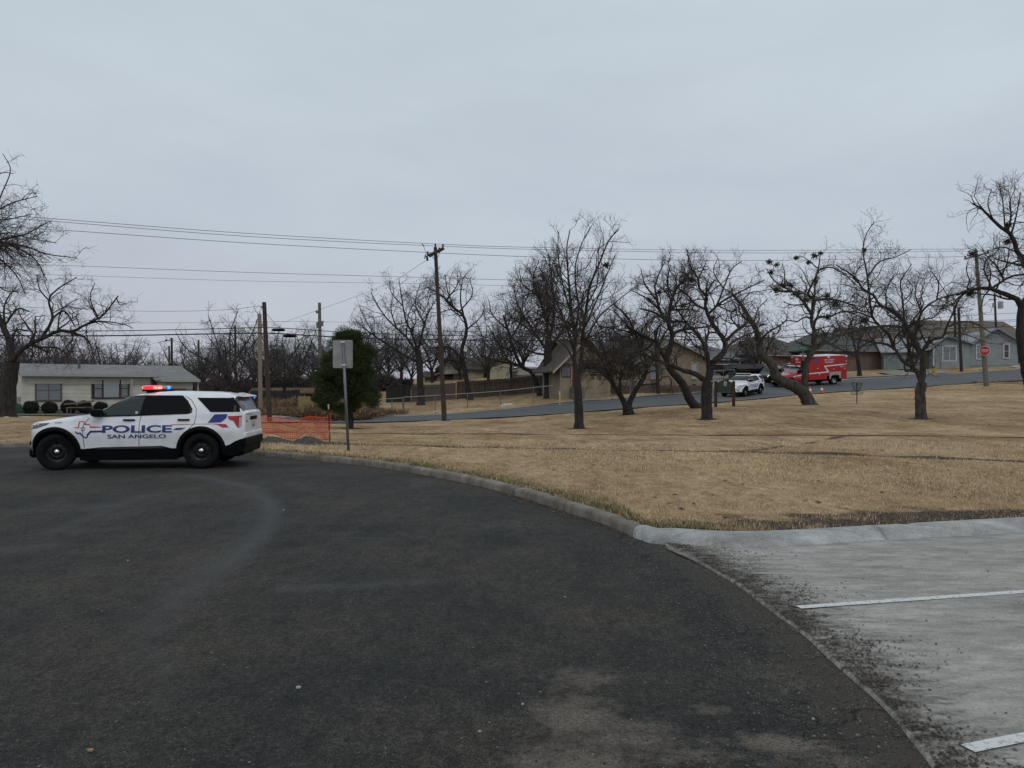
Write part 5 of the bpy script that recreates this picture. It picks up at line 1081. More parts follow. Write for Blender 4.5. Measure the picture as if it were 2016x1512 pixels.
# --- generic bare trees of the grey rows behind; three shapes, each placed many times
def generic(h, seed, label, zl=1.0):
    global rng; keep = rng; rng = np.random.default_rng(seed)
    th = h*.22; limbs = [([(0, 0, 0), (.05*h*rng.normal()*.3, .02, th*.5), (rng.normal()*.02*h, 0, th)], .05*h, .038*h, 0)]
    for k in range(7):
        a = k*math.tau/7+rng.random()*.7; sp_ = h*rng.uniform(.22, .46); H = h*rng.uniform(.55, .95)*(1 if k else 1.05)
        c, s = math.cos(a)*sp_, math.sin(a)*sp_; limbs.append(([(0, 0, th*(.75+.25*rng.random())), (c*.3, s*.3, th+(H-th)*.3), (c*.75+rng.normal()*.03*h, s*.75, th+(H-th)*.62), (c, s, H)], .026*h, .006*h, 0))
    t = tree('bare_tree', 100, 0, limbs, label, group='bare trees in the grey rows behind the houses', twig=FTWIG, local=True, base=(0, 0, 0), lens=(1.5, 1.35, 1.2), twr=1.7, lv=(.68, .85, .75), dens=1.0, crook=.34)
    rng = keep; return t
GL = 'bare leafless tree, one of the tangled grey row standing behind the houses'
protos = [generic(8.5, 3, GL), generic(8.5, 5, GL), generic(8.5, 9, GL)]
used = [0, 0, 0]
rows = [(445, 76, 10.2), (400, 88, 8.4), (360, 96, 7), (545, 84, 8.6), (590, 90, 8.2), (500, 100, 9.2), (620, 76, 6.4), (470, 66, 6.0), (560, 66, 6.6), (515, 72, 7.2), (655, 96, 8.6), (320, 102, 6.6), (290, 110, 6.4), (250, 88, 7.6), (205, 76, 7.2), (165, 90, 9.0), (120, 74, 7.0), (80, 84, 8.6), (40, 76, 7.0), (0, 70, 8.0), (-50, 78, 9), (60, 100, 9.5),
        (140, 108, 9), (220, 118, 8), (700, 86, 8.2), (745, 90, 8.6), (790, 96, 8.8), (720, 76, 6.2), (765, 80, 6.6), (850, 84, 7.2), (880, 96, 8.2), (950, 92, 8.2), (990, 104, 9.2), (1030, 90, 8.6), (960, 78, 6.6), (1110, 84, 8.8), (1150, 78, 7.6), (1190, 82, 8.6), (1235, 84, 8.4), (1275, 96, 8), (1320, 104, 6.4), (640, 120, 9.6), (420, 124, 9.6), (340, 130, 8.2), (520, 128, 9.6), (580, 126, 9), (380, 78, 5.6), (430, 98, 8),
        (1440, 110, 5.6), (1730, 104, 4.6), (1660, 96, 5.2), (1215, 74, 6.4), (1130, 72, 6.2), (810, 78, 6.2), (905, 84, 6.0), (680, 68, 5.6), (10, 96, 10), (100, 66, 5.4), (60, 62, 5.8), (-20, 60, 6.2), (150, 64, 5.2), (225, 70, 5.6)]
for i, (px, D, h) in enumerate(rows):
    k = i % 3
    if not used[k]: t = protos[k]; used[k] = 1
    else: t = copy_tree(protos[k])
    t.location = gp(px, D)-Vector((0, 0, .1)); s = h/8.5; t.scale = (s*rng.uniform(.95, 1.25), s*rng.uniform(.95, 1.25), s); t.rotation_euler = (0, 0, rng.uniform(0, 6.28))
# far scrub that reads as one mass
def scrub(name, spots, label, hcol, n_each=1500, blade=.10, cat='brush', long_=1.0):
    VV = []; CC = []
    for (x, y, rx, ry, h) in spots:
        n = int(n_each*max(.4, h)); a = rng.random(n)*math.tau; r = np.sqrt(rng.random(n)); X_ = x+np.cos(a)*r*rx; Y_ = y+np.sin(a)*r*ry; zt = rng.random(n)**.8*h*(1-.45*r*r)*(1+.25*np.sin(X_*2.3)); z = Gz(X_, Y_)+zt
        d = rng.normal(size=(n, 3)); d[:, 2] = np.abs(d[:, 2])*1.2*long_; d /= np.linalg.norm(d, axis=1, keepdims=True); p = np.stack([X_, Y_, z], -1); s = np.cross(d, rng.normal(size=(n, 3))); s /= np.linalg.norm(s, axis=1, keepdims=True)
        L_ = blade*(.6+rng.random((n, 1)))*1.6; w_ = blade*.13
        VV.append(np.stack([p-s*w_, p+s*w_, p+d*L_*long_], 1).reshape(-1, 3)); c = np.array(hcol)[rng.integers(0, len(hcol), n)]*(.6+.8*rng.random((n, 1))); CC.append(np.repeat(c, 3, 0))
    V = np.concatenate(VV); return tag(np_mesh(name, V, np.arange(len(V)).reshape(-1, 3), mat('brush_'+name, (.1, .08, .05), .95, attr='Col'), col=np.concatenate(CC)), label, cat, kind='stuff')
sp = [(gp(px, D).x, D, 2.2, 1.2, h) for px, D, h in ((655, 50, .95), (668, 51, .9), (644, 52, .7), (690, 53, .5), (612, 54, .25), (590, 53, .22), (560, 53, .25), (535, 54, .25), (571, 57, .8), (715, 55, .4), (745, 56, .3))]
scrub('dry_brush', sp, 'tall tan dry weeds and brush growing along the drive beyond the green conifer', [(.20, .13, .07), (.13, .085, .05), (.28, .19, .10)], 4200, .22)
sp = [(gp(px, D).x, D, 2.2, 1.4, h) for px, D, h in [(x, 77+rng.uniform(-3, 6), rng.uniform(1.0, 2.0)) for x in range(-60, 790, 26)]]
scrub('undergrowth', sp, 'grey tangle of bare shrubs filling the yards under the far tree row', [(.07, .06, .054), (.05, .043, .04), (.10, .085, .07)], 1500, .34)
# conifer
def conifer():
    b0 = gp(689, 32); root = empty('conifer', b0, 0, 'dense dark green conifer standing behind the blank road sign', 'tree'); A = Acc()
    q = smoothline([(0, 0, -.1), (.02, 0, .5), (-.03, 0, 1.2), (0, 0, 3.6)], 14); A.add(*tubes(q[None], np.linspace(.15, .03, 14)[None], 9))
    q = smoothline([(-.03, 0, .45), (-.3, -.1, .8), (-.75, -.2, 1.05)], 8); A.add(*tubes(q[None], np.linspace(.06, .02, 8)[None], 6)); A.build('trunk', BARK, root)
    # silhouette radius by height
    hz = [.62, .85, 1.15, 1.6, 2.2, 2.8, 3.3, 3.75, 4.0, 4.2]; rr = [.35, 1.1, 1.5, 1.42, 1.3, 1.12, .95, .66, .46, .1]
    lob = 170; LC = []
    for i in range(lob):
        z = rng.uniform(.8, 4.0); a = rng.random()*math.tau; r = .90*np.interp(z, hz, rr)*(rng.random()**.4)*(1+.08*math.sin(a*3+z*2)); LC.append((math.cos(a)*r-.12*(z < 2.4), math.sin(a)*r, z+.06*rng.normal(), rng.uniform(.18, .40)))
    LC = np.array(LC); n = 100000; i = rng.integers(0, lob, n); u = rng.normal(size=(n, 3)); u /= np.linalg.norm(u, axis=1, keepdims=True); p = LC[i, :3]+u*LC[i, 3:4]*(rng.random((n, 1))**.4)*np.array([1, 1, .8])
    ok = p[:, 2] > .55+.25*np.sin(p[:, 0]*4); p, u = p[ok], u[ok]; n = len(p)
    d = p*np.array([1, 1, .0])+np.array([0, 0, .35])+rng.normal(size=(n, 3))*.45; d /= np.linalg.norm(d, axis=1, keepdims=True); s = np.cross(d, rng.normal(size=(n, 3))); s /= np.linalg.norm(s, axis=1, keepdims=True)
    L_ = .085*(.6+rng.random((n, 1))); V = np.stack([p-s*.011, p+s*.011, p+d*L_], 1).reshape(-1, 3); t = rng.random((n, 1)); c = np.array([.018, .030, .012])*(1-t)+np.array([.075, .095, .034])*t
    np_mesh('crown', V, np.arange(3*n).reshape(-1, 3), mat('needle', (.03, .05, .02), .85, attr='Col', spec=.2), root, col=np.repeat(c, 3, 0))
conifer()
# ---------------------------------------------------------------- buildings
def siding(name, c0, c1, pitch=.2, rough=.8, brick=False):
    if name in MATS: return MATS[name]
    m = bpy.data.materials.new(name); m.use_nodes = True; n = m.node_tree; b = n.nodes['Principled BSDF']; b.inputs['Roughness'].default_value = rough
    t = n.nodes.new('ShaderNodeTexCoord')
    x = n.nodes.new('ShaderNodeTexNoise'); x.inputs['Scale'].default_value = 1.2; x.inputs['Detail'].default_value = 6; n.links.new(t.outputs['Object'], x.inputs['Vector'])
    r = n.nodes.new('ShaderNodeValToRGB'); r.color_ramp.elements[0].position = .35; r.color_ramp.elements[1].position = .65
    r.color_ramp.elements[0].color = (*c0, 1); r.color_ramp.elements[1].color = (*c1, 1); n.links.new(x.outputs['Fac'], r.inputs[0])
    if brick:
        br = n.nodes.new('ShaderNodeTexBrick'); mp = n.nodes.new('ShaderNodeMapping'); mp.inputs['Rotation'].default_value = (R(90), 0, 0); n.links.new(t.outputs['Object'], mp.inputs[0]); n.links.new(mp.outputs[0], br.inputs['Vector'])
        br.inputs['Scale'].default_value = 3.2; br.inputs['Color1'].default_value = (*c0, 1); br.inputs['Color2'].default_value = (*c1, 1); br.inputs['Mortar'].default_value = (.16, .14, .12, 1); br.inputs['Mortar Size'].default_value = .03
        n.links.new(br.outputs['Color'], b.inputs['Base Color'])
    else:
        n.links.new(r.outputs[0], b.inputs['Base Color'])
        sp = n.nodes.new('ShaderNodeSeparateXYZ'); n.links.new(t.outputs['Object'], sp.inputs[0])
        ml = n.nodes.new('ShaderNodeMath'); ml.operation = 'MULTIPLY'; ml.inputs[1].default_value = 1/pitch; n.links.new(sp.outputs['Z'], ml.inputs[0])
        fr = n.nodes.new('ShaderNodeMath'); fr.operation = 'FRACT'; n.links.new(ml.outputs[0], fr.inputs[0])
        bp = n.nodes.new('ShaderNodeBump'); bp.invert = True; bp.inputs['Strength'].default_value = 1; bp.inputs['Distance'].default_value = .06; n.links.new(fr.outputs[0], bp.inputs['Height']); n.links.new(bp.outputs[0], b.inputs['Normal'])
    MATS[name] = m; return m
def shingle(name, c0, c1): return mat(name, c0, .95, c1, 5, bump=.8, bscale=30, vec=(.35, .35, 3), detail=8, lo=.3, hi=.7)
class House:
    def __init__(s, name, pxL, DL, pxR, DR, label, cat='house', group=None):
        a, b = gp(pxL, DL), gp(pxR, DR); s.W = (b-a).xy.length; s.rz = math.atan2(b.y-a.y, b.x-a.x); s.z = min(a.z, b.z)
        s.root = empty(name, (a.x, a.y, s.z), s.rz, label, cat, group); s.a = a; s.D = DL
    def zz(s, py, D=None): return EYE+(HY-py)/F*(D or s.D)-s.z
    def xx(s, px):
        """local x on the front wall line under pixel column px"""
        c, sn = math.cos(s.rz), math.sin(s.rz); k = (px-CX)/F   # a.x + t c = k (a.y + t sn)
        return (k*s.a.y-s.a.x)/(c-k*sn)
    def box(s, nm, m, *a, bev=0, parent=None): return MB().box(*a, bev).build(nm, m, parent or s.root)
    def window(s, x0, x1, z0, z1, y, fm, gm, div=(1, 1), fw=.07, curtain=None, nm='window'):
        f = MB(); y_ = y
        f.box(x0-fw, x0, y_-.05, y_+.03, z0-fw, z1+fw); f.box(x1, x1+fw, y_-.05, y_+.03, z0-fw, z1+fw); f.box(x0, x1, y_-.05, y_+.03, z1, z1+fw); f.box(x0, x1, y_-.07, y_+.03, z0-fw, z0)
        for i in range(1, div[0]): xx = x0+(x1-x0)*i/div[0]; f.box(xx-.025, xx+.025, y_-.04, y_+.03, z0, z1)
        for i in range(1, div[1]): zz = z0+(z1-z0)*i/div[1]; f.box(x0, x1, y_-.036, y_+.03, zz-.02, zz+.02)
        fo_ = f.build(nm, fm, s.root); MB().box(x0, x1, y_-.012, y_-.004, z0, z1).build('pane', gm, fo_); return fo_
    def gable_x(s, x0, x1, y0, y1, ze, zr, m, ov=.35, th=.12, yr=None, nm='roof', fill=None):
        """ridge along x"""
        yq = (y0+y1)/2 if yr is None else yr
        MB().prism([(y0+.03, ze-.6), (y1-.03, ze-.6), (y1-.03, ze+.0), (yq, zr-.03), (y0+.03, ze+.0)], 'x', x0+.02, x1-.02).build('gable_wall', fill or CREAM, s.root)
        yr = (y0+y1)/2 if yr is None else yr; dz = (zr-ze)/(yr-y0)*ov
        b = MB(); b.prism([(y0-ov, ze-dz), (yr, zr), (yr, zr+th), (y0-ov, ze-dz+th)], 'x', x0-ov, x1+ov); b.prism([(y1+ov, ze-dz), (y1+ov, ze-dz+th), (yr, zr+th), (yr, zr)], 'x', x0-ov, x1+ov); return b.build(nm, m, s.root)
    def gable_y(s, x0, x1, y0, y1, ze, zr, m, ov=.35, th=.12, xr=None, nm='roof', ovf=.3, zeR=None):
        xr = (x0+x1)/2 if xr is None else xr; zeR = ze if zeR is None else zeR; dz = (zr-ze)/(xr-x0)*ov; dz2 = (zr-zeR)/(x1-xr)*ov
        b = MB(); b.prism([(x0-ov, ze-dz), (xr, zr), (xr, zr+th), (x0-ov, ze-dz+th)], 'y', y0-ovf, y1+ovf); b.prism([(x1+ov, zeR-dz2), (x1+ov, zeR-dz2+th), (xr, zr+th), (xr, zr)], 'y', y0-ovf, y1+ovf); return b.build(nm, m, s.root)
    def hip(s, x0, x1, y0, y1, ze, zr, m, ov=.4, run=None, th=.14, nm='roof'):
        x0, x1, y0, y1 = x0-ov, x1+ov, y0-ov, y1+ov; run = run or (y1-y0)/2; ym = (y0+y1)/2
        b = MB(); bm = b.bm; v = [bm.verts.new(p) for p in ((x0, y0, ze), (x1, y0, ze), (x1, y1, ze), (x0, y1, ze), (x0, y0, ze+th), (x1, y0, ze+th), (x1, y1, ze+th), (x0, y1, ze+th), (x0+run, ym, zr), (x1-run, ym, zr))]
        for f in ((3, 2, 1, 0), (0, 1, 5, 4), (1, 2, 6, 5), (2, 3, 7, 6), (3, 0, 4, 7), (4, 5, 9, 8), (5, 6, 9), (6, 7, 8, 9), (7, 4, 8)): bm.faces.new([v[i] for i in f])
        return b.build(nm, m, s.root)
PANE = mat('pane_blind', (.17, .185, .195), .25, (.23, .245, .25), 2, spec=.4, vec=(.3, .3, 9)); PANED = mat('pane_dark', (.03, .035, .04), .1, spec=.6); WTRIM = mat('white_trim', (.50, .51, .51), .6); PANEW = mat('pane_pale', (.30, .33, .34), .3)
# cream house on the left
CREAM = siding('cream_siding', (.42, .40, .34), (.54, .515, .44), .26); BRN = mat('brown_trim', (.06, .045, .035), .7); GRF = shingle('grey_shingle', (.135, .14, .135), (.24, .245, .235))
h = House('cream_house', 43, 49.5, 385, 56, 'long low cream house with pale grey roof and brown window frames')
W_, ze = h.W, h.zz(737, 49.5); zr = h.zz(719.5, 55.0); h.D = 52.5
h.box('wall', CREAM, 0, W_*.72, 0, 8, -.6, ze); h.box('wall', CREAM, W_*.72, W_, .9, 8, -.6, ze-.02)
h.box('foundation', mat('foundation_grey', (.16, .15, .14), .9), -.02, W_*.72+.01, -.03, .0, -.6, .28)
rf = h.gable_x(.25, W_*.72-.02, -.1, 8, ze, zr, GRF, ov=.38, th=.09, yr=4.2)
h.gable_x(W_*.72+.38, W_-.4, -.9, 8, ze-.32, zr-.01, GRF, ov=.38, th=.09, yr=4.19)
f = MB(); f.box(-.14, W_*.72+.33, -.52, -.47, ze-.12, ze+.05); f.box(W_*.72+.35, W_+.0, -1.32, -1.27, ze-.46, ze-.30); f.build('fascia', mat('fascia_white', (.33, .33, .31), .7), h.root)
f = MB(); f.cyl((3.55, 2.2, zr-.8), (3.55, 2.2, zr+.42), .09); f.cyl((3.55, 2.2, zr+.35), (3.55, 2.2, zr+.5), .14); f.build('vent_pipe', mat('galv', (.13, .14, .145), .4, metal=.6), h.root)
f = MB()
for i in range(13): f.box(.2+i*.66, .26+i*.66, -.46, 0, ze-.12, ze-.02)
f.build('rafter_tails', mat('rafter', (.28, .27, .25), .7), h.root)
h.window(h.xx(72), h.xx(119), h.zz(786), h.zz(749), -.01, mat('win_frame_taupe', (.10, .088, .078), .7), PANE, (2, 2), .09)
h.window(h.xx(183), h.xx(252), h.zz(782), h.zz(748), -.01, mat('win_frame_brown', (.045, .032, .027), .7), PANED, (1, 1), .10)
h.box('picture_pane', PANEW, h.xx(204), h.xx(234), -.05, -.03, h.zz(782.5), h.zz(748.5)); h.box('picture_pane', PANE, h.xx(186), h.xx(200), -.05, -.03, h.zz(782), h.zz(749)); h.box('picture_pane', PANE, h.xx(239), h.xx(251), -.05, -.03, h.zz(782), h.zz(749))
f = MB(); [f.box(h.xx(x)-.05, h.xx(x)+.05, -.07, -.02, h.zz(783), h.zz(748)) for x in (202, 236.5)]; f.box(h.xx(185), h.xx(201), -.068, -.02, h.zz(765.5), h.zz(764)); f.box(h.xx(238), h.xx(252), -.068, -.02, h.zz(765.5), h.zz(764)); f.build('window_bars', MATS['win_frame_brown'], h.root)
h.box('door', mat('cream_door', (.26, .25, .225), .6), h.xx(270), h.xx(286), .84, .90, .1, h.zz(749)); f = MB(); f.box(h.xx(268)-.06, h.xx(268)+.06, .80, .90, 0, h.zz(747)); f.box(h.xx(289)-.05, h.xx(289)+.05, .80, .90, 0, h.zz(747)); f.box(h.xx(268), h.xx(289), .79, .89, h.zz(749), h.zz(747)); f.build('door_frame', BRN, h.root)
f = MB(); f.box(h.xx(254)-.05, h.xx(254)+.05, -1.0, -.9, 0, ze-.3); f.box(h.xx(384)-.1, h.xx(384), -1.0, -.9, 0, ze-.3); f.build('porch_post', mat('post_cream', (.33, .32, .28), .7), h.root)
h.box('garage_door', mat('garage_cream', (.30, .29, .26), .6), h.xx(345), h.xx(373), .86, .895, 0, h.zz(756)); h.box('air_conditioner', mat('ac_grey', (.3, .3, .29), .6), -.35, -.02, 1.0, 1.6, h.zz(790), h.zz(780), bev=.02)
# tan house
TAN = siding('tan_stucco', (.185, .145, .096), (.24, .19, .128), .45); TANS = siding('tan_siding', (.20, .158, .104), (.26, .205, .138), .16); BRF = shingle('brown_shingle', (.055, .045, .038), (.115, .095, .08)); TTR = mat('tan_trim', (.34, .29, .23), .7)
h = House('tan_house', 1187, 62.5, 1396, 65, 'tan stucco house with a gabled end and a red door on its porch wing')
W_ = h.W; zb_ = -1.6; xg0 = h.xx(1250); ze = h.zz(707, 65); zpk = h.zz(670, 64)
xp = h.xx(1322); zl = h.zz(716, 63.5)
b = MB(); b.prism([(xg0, zb_), (W_, zb_), (W_, ze-.02), (xp, zpk-.06), (xg0, zl+.02)], 'y', 0, 9); b.build('wall', TAN, h.root)
h.box('wall', TAN, 0, xg0-.004, .5, 9, zb_, h.zz(712, 63.2))
h.box('foundation', mat('brick_base', (.085, .058, .048), .9, (.12, .08, .065), 12), .0, W_+.03, -.05, -.002, zb_, h.zz(759, 64.5))
h.gable_y(xg0, W_, 0, 9, zl, zpk, BRF, ov=.3, th=.10, xr=xp, ovf=.35, zeR=ze)
f = MB(); f.prism([(xg0-.35, zl-.22), (xp, zpk-.08), (xp, zpk+.10), (xg0-.35, zl-.06)], 'y', -.385, -.352); f.prism([(W_+.33, ze-.24), (W_+.33, ze-.06), (xp, zpk+.10), (xp, zpk-.08)], 'y', -.384, -.353); f.build('rake_board', TTR, h.root)
h.gable_x(-2.4, xp-.3, .3, 9, h.zz(712, 63), zpk-.02, BRF, ov=.2, th=.1, yr=4.6, fill=TAN)
h.window(h.xx(1282), h.xx(1291.5), h.zz(746, 63.6), h.zz(715, 63.6), -.01, TTR, PANEW, (1, 2), .09); h.window(h.xx(1362), h.xx(1371), h.zz(745, 64.6), h.zz(715, 64.6), -.01, TTR, PANEW, (1, 2), .09)
f = MB(); [f.box(h.xx(x)-.15, h.xx(x)+.15, -.012, .02, h.zz(y_, 64)-.05, h.zz(y_, 64)+.05) for x, y_ in ((1287, 758.5), (1366, 757.5))]; f.build('crawl_vent', PANED, h.root)
for x0, x1 in ((1206, 1219), (1226, 1234), (1237, 1249)): h.window(h.xx(x0), h.xx(x1), h.zz(735, 63), h.zz(717, 63), .49, TTR, PANEW, (1, 1), .06)
# porch wing, a gable towards the street, set forward
wx1, wx0 = -.01, h.xx(1090); wz = h.zz(716, 60.5); wp = h.zz(665, 60.5); wr = h.xx(1140)
b = MB(); b.prism([(wx0, zb_), (wx1, zb_), (wx1, wz), (wr, wp-.1), (wx0, wz)], 'y', -1.6, 3); b.build('wall', TANS, h.root)
h.gable_y(wx0, wx1, -1.6, 3, wz, wp, BRF, ov=.75, th=.1, xr=wr, ovf=.55)
f = MB(); dz = (wp-wz)/(wr-wx0)*.77; f.prism([(wx0-.77, wz-dz-.12), (wr, wp-.12), (wr, wp+.10), (wx0-.77, wz-dz+.10)], 'y', -2.19, -2.155); f.prism([(wx1+.77, wz-dz-.12), (wx1+.77, wz-dz+.10), (wr, wp+.10), (wr, wp-.12)], 'y', -2.188, -2.157); f.build('rake_board', TTR, h.root)
h.box('eave_band', BRN, wx0-.02, wx1+.02, -1.66, -1.604, wz-.16, wz)
ws = h.D/ (h.D-1.6)
def wxx(px): return h.xx(px)*.985+.03
h.window(wxx(1092), wxx(1107), h.zz(741, 60.5), h.zz(723, 60.5), -1.61, BRN, PANE, (4, 1), .05); h.window(wxx(1147), wxx(1183), h.zz(737, 60.5), h.zz(721, 60.5), -1.61, BRN, PANE, (6, 1), .05)
h.window(wxx(1122), wxx(1126), h.zz(740, 60.5), h.zz(722, 60.5), -1.61, TTR, PANEW, (1, 1), .04)
h.box('door', mat('red_door', (.20, .018, .02), .5), wxx(1111.5), wxx(1118.5), -1.66, -1.61, h.zz(760, 60.5), h.zz(722, 60.5)); f = MB(); f.box(wxx(1110)-.03, wxx(1110)+.04, -1.67, -1.60, h.zz(760, 60.5), h.zz(721, 60.5)); f.box(wxx(1120)-.04, wxx(1120)+.03, -1.67, -1.60, h.zz(760, 60.5), h.zz(721, 60.5)); f.build('door_frame', TTR, h.root)
f = MB(); f.box(wxx(1107), wxx(1122), -2.5, -1.62, zb_, h.zz(762, 60.5)-.0); f.box(wxx(1105), wxx(1124), -3.0, -2.5, zb_, h.zz(768, 60.5)); f.build('step', mat('step_grey', (.15, .14, .13), .9), h.root)
# cream house far behind the plank fence, dark roofed house, pale shed
h = House('cream_house', 925, 84, 1012, 86, 'small yellow cream house with brown roof half hidden behind the plank fence'); ze = h.zz(716); 
b = MB(); b.prism([(h.xx(965), -1), (h.W, -1), (h.W, ze), (h.xx(992), h.zz(704)), (h.xx(965), ze)], 'y', 0, 6); b.build('wall', siding('yellow_siding', (.30, .27, .19), (.38, .34, .25), .25), h.root); h.box('wall', MATS['yellow_siding'], 0, h.xx(965)-.004, 1.2, 6, -1, h.zz(724))
h.gable_y(h.xx(965), h.W, 0, 6, ze, h.zz(704), BRF, xr=h.xx(992), ov=.5); h.gable_x(-1, h.xx(985), 1.2, 8, h.zz(724), h.zz(703), BRF, ov=.5, yr=4)
h.window(h.xx(996), h.xx(1003), h.zz(744), h.zz(732), -.01, WTRIM, PANE, (1, 1), .05); h.box('door', PANED, h.xx(960), h.xx(965), 1.12, 1.19, -.5, h.zz(733))
h = House('dark_roof_house', 868, 92, 935, 93, 'low house with a steep dark hip roof behind the brown utility pole'); h.box('wall', siding('pale_wall', (.30, .29, .27), (.38, .37, .34), .3), 0, h.W, 0, 6, -2, h.zz(738)); h.hip(0, h.W, 0, 6, h.zz(740), h.zz(714), shingle('dark_shingle', (.03, .028, .028), (.055, .05, .05)), ov=.5)
h = House('beige_house', 835, 96, 868, 96, 'beige wall of a low house seen between the pecan trunk and the brown utility pole'); h.box('wall', siding('beige_wall', (.16, .14, .11), (.22, .19, .15), .3), 0, h.W, 0, 5, -2, h.zz(742)); h.gable_x(0, h.W, 0, 5, h.zz(742), h.zz(732), BRF)
h = House('shed', 1042, 76, 1069, 77, 'pale blue grey garden shed beside the tan house, behind the leaning tree', 'shed'); sb = mat('shed_blue', (.20, .235, .26), .7); h.box('wall', sb, 0, h.W, 0, 3, -1.5, h.zz(726)); h.gable_x(-.05, h.W+.05, 0, 3, h.zz(726), h.zz(722), sb, ov=.1, th=.06)
h = House('carport', 1008, 78, 1042, 78, 'small white lean-to with dark opening beside the pale blue shed', 'shed'); h.box('wall', WTRIM, h.xx(1025), h.W, 0, .15, -1, h.zz(728)); f = MB(); f.prism([(-.4, h.zz(733)), (h.W, h.zz(727)), (h.W, h.zz(726)), (-.4, h.zz(732))], 'y', -.6, 2.4); f.build('roof', mat('metal_roof', (.22, .24, .25), .5), h.root); h.box('back_wall', PANED, 0, h.xx(1025), 1.8, 1.9, -1, h.zz(734)); h.box('window', PANED, h.xx(1029), h.xx(1033), -.03, -.002, h.zz(744), h.zz(732)); f = MB(); f.box(-.3, -.2, -.4, -.3, -1, h.zz(733)); f.build('post', WTRIM, h.root)
# grey roofed house with slate blue garage
h = House('garage_house', 1388, 86, 1450, 88, 'grey roofed house with a slate blue garage wall behind the forked tree'); SG = shingle('slate_shingle', (.075, .082, .085), (.13, .14, .14)); h.box('wall', siding('slate_siding', (.075, .092, .11), (.10, .12, .14), .2), 0, h.xx(1438), 0, 8, -2, h.zz(706)); h.box('wall', siding('brick_tan', (.17, .115, .085), (.23, .16, .12), brick=True), h.xx(1438)+.004, h.W+3, .3, 8, -2, h.zz(706)); h.hip(-2.2, h.W+3, 0, 8, h.zz(708), h.zz(680, 91), SG, run=4.4); h.box('garage_door', mat('garage_slate', (.10, .12, .14), .6), h.xx(1409), h.xx(1434), -.03, -.003, -1, h.zz(712)); h.box('fascia', WTRIM, -2.6, h.W+3.4, -.44, -.405, h.zz(708.5), h.zz(706.5))
# brick house with brown roof
BR = siding('brick_red', (.13, .078, .056), (.21, .13, .092), brick=True); BR2 = siding('brick_dark', (.11, .062, .045), (.18, .10, .072), brick=True)
h = House('brick_house', 1492, 88, 1604, 90, 'brick house with a broad brown shingle roof and cream garage door behind the parked vehicles'); h.box('wall', BR, 0, h.W, 0, 9, -2, h.zz(699)); h.box('garage_door', mat('garage_pale', (.40, .37, .31), .6), h.xx(1500), h.xx(1521), -.04, -.003, -1, h.zz(703)); h.hip(-1.5, h.W+.8, 0, 9, h.zz(700), h.zz(664, 94), BRF, ov=.5, run=4.2); h.box('fascia', mat('fascia_tan', (.25, .22, .18), .7), -2.0, h.W+1.3, -.54, -.505, h.zz(701), h.zz(698.5))
f = MB(); f.cyl((h.xx(1564), 2.0, h.zz(690)), (h.xx(1564), 2.0, h.zz(672, 91)), .18); f.cyl((h.xx(1546), 1.6, h.zz(690)), (h.xx(1546), 1.6, h.zz(676.5, 90.5)), .15); f.build('roof_vent', mat('vent_pale', (.3, .3, .29), .5), h.root)
h = House('brick_house', 1600, 86, 1747, 88, 'long dark brick house with a grey green roof beyond the red ambulance'); h.box('wall', BR2, 0, h.W, 0, 9, -2, h.zz(690)); h.hip(-.3, h.W+.2, 0, 9, h.zz(691), h.zz(654, 91), shingle('green_shingle', (.06, .064, .06), (.10, .105, .098)), ov=.5, run=4.0); h.box('fascia', mat('fascia_tan', (.25, .22, .18)), -.8, h.W+.7, -.54, -.505, h.zz(691.5), h.zz(689)); h.box('shutter', mat('panel_grey', (.22, .23, .22), .7), h.xx(1575), h.xx(1586), -.06, -.01, -.5, h.zz(696)); h.window(h.xx(1612), h.xx(1630), h.zz(716), h.zz(699), -.01, BRN, PANED, (2, 1), .06)
# grey blue house
GB = siding('greyblue_siding', (.20, .222, .222), (.245, .268, .268), .19); GR2 = shingle('light_shingle', (.23, .237, .245), (.33, .337, .345))
h = House('grey_blue_house', 1747, 84.8, 2004, 81.8, 'grey blue clapboard house with two gables and a yellow green door')
DD = 82.5; x0g, x1g, x2g = h.xx(1836), h.xx(1907), h.W; zv = h.zz(675, DD); p1, p2 = h.xx(1862), h.xx(1963); zp1, zp2 = h.zz(661, DD), h.zz(647, DD); zl = h.zz(682, DD); zr_ = h.zz(674, 84)
b = MB(); b.prism([(x0g, -2), (x1g, -2), (x1g, zv), (p1, zp1-.05), (x0g, zl)], 'y', -.35, 8); b.build('wall', GB, h.root)
b = MB(); b.prism([(x1g+.004, -2), (x2g, -2), (x2g, zr_), (p2, zp2-.05), (x1g+.5, zv-.02), (x1g+.004, zv-.02)], 'y', 0, 9); b.build('wall', GB, h.root)
h.box('wall', GB, 0, x0g-.004, 1.6, 6, -2, h.zz(689, 85)); 
h.gable_y(x0g, x1g, -.35, 8, zl, zp1, GR2, ov=.4, th=.09, xr=p1, ovf=.3, zeR=zv); h.gable_y(x1g+.3, x2g, 0, 9, zv+.05, zp2, GR2, ov=.35, th=.09, xr=p2, ovf=.3, zeR=zr_)
h.gable_x(-.1, x0g+2.5, 1.6, 7, h.zz(690, 84.5), h.zz(666, 87), GR2, ov=.35, th=.09, yr=4.3, fill=GB)
f = MB()
for (xa, za, xb, zb2) in ((x0g-.42, zl-.13, p1, zp1), (p1, zp1, x1g+.42, zv-.13)): f.prism([(xa, za-.10), (xb, zb2-.10), (xb, zb2+.07), (xa, za+.07)], 'y', -.70, -.655)
for (xa, za, xb, zb2) in ((x1g+.2, zv-.10, p2, zp2), (p2, zp2, x2g+.36, zr_-.18)): f.prism([(xa, za-.10), (xb, zb2-.10), (xb, zb2+.07), (xa, za+.07)], 'y', -.345, -.305)
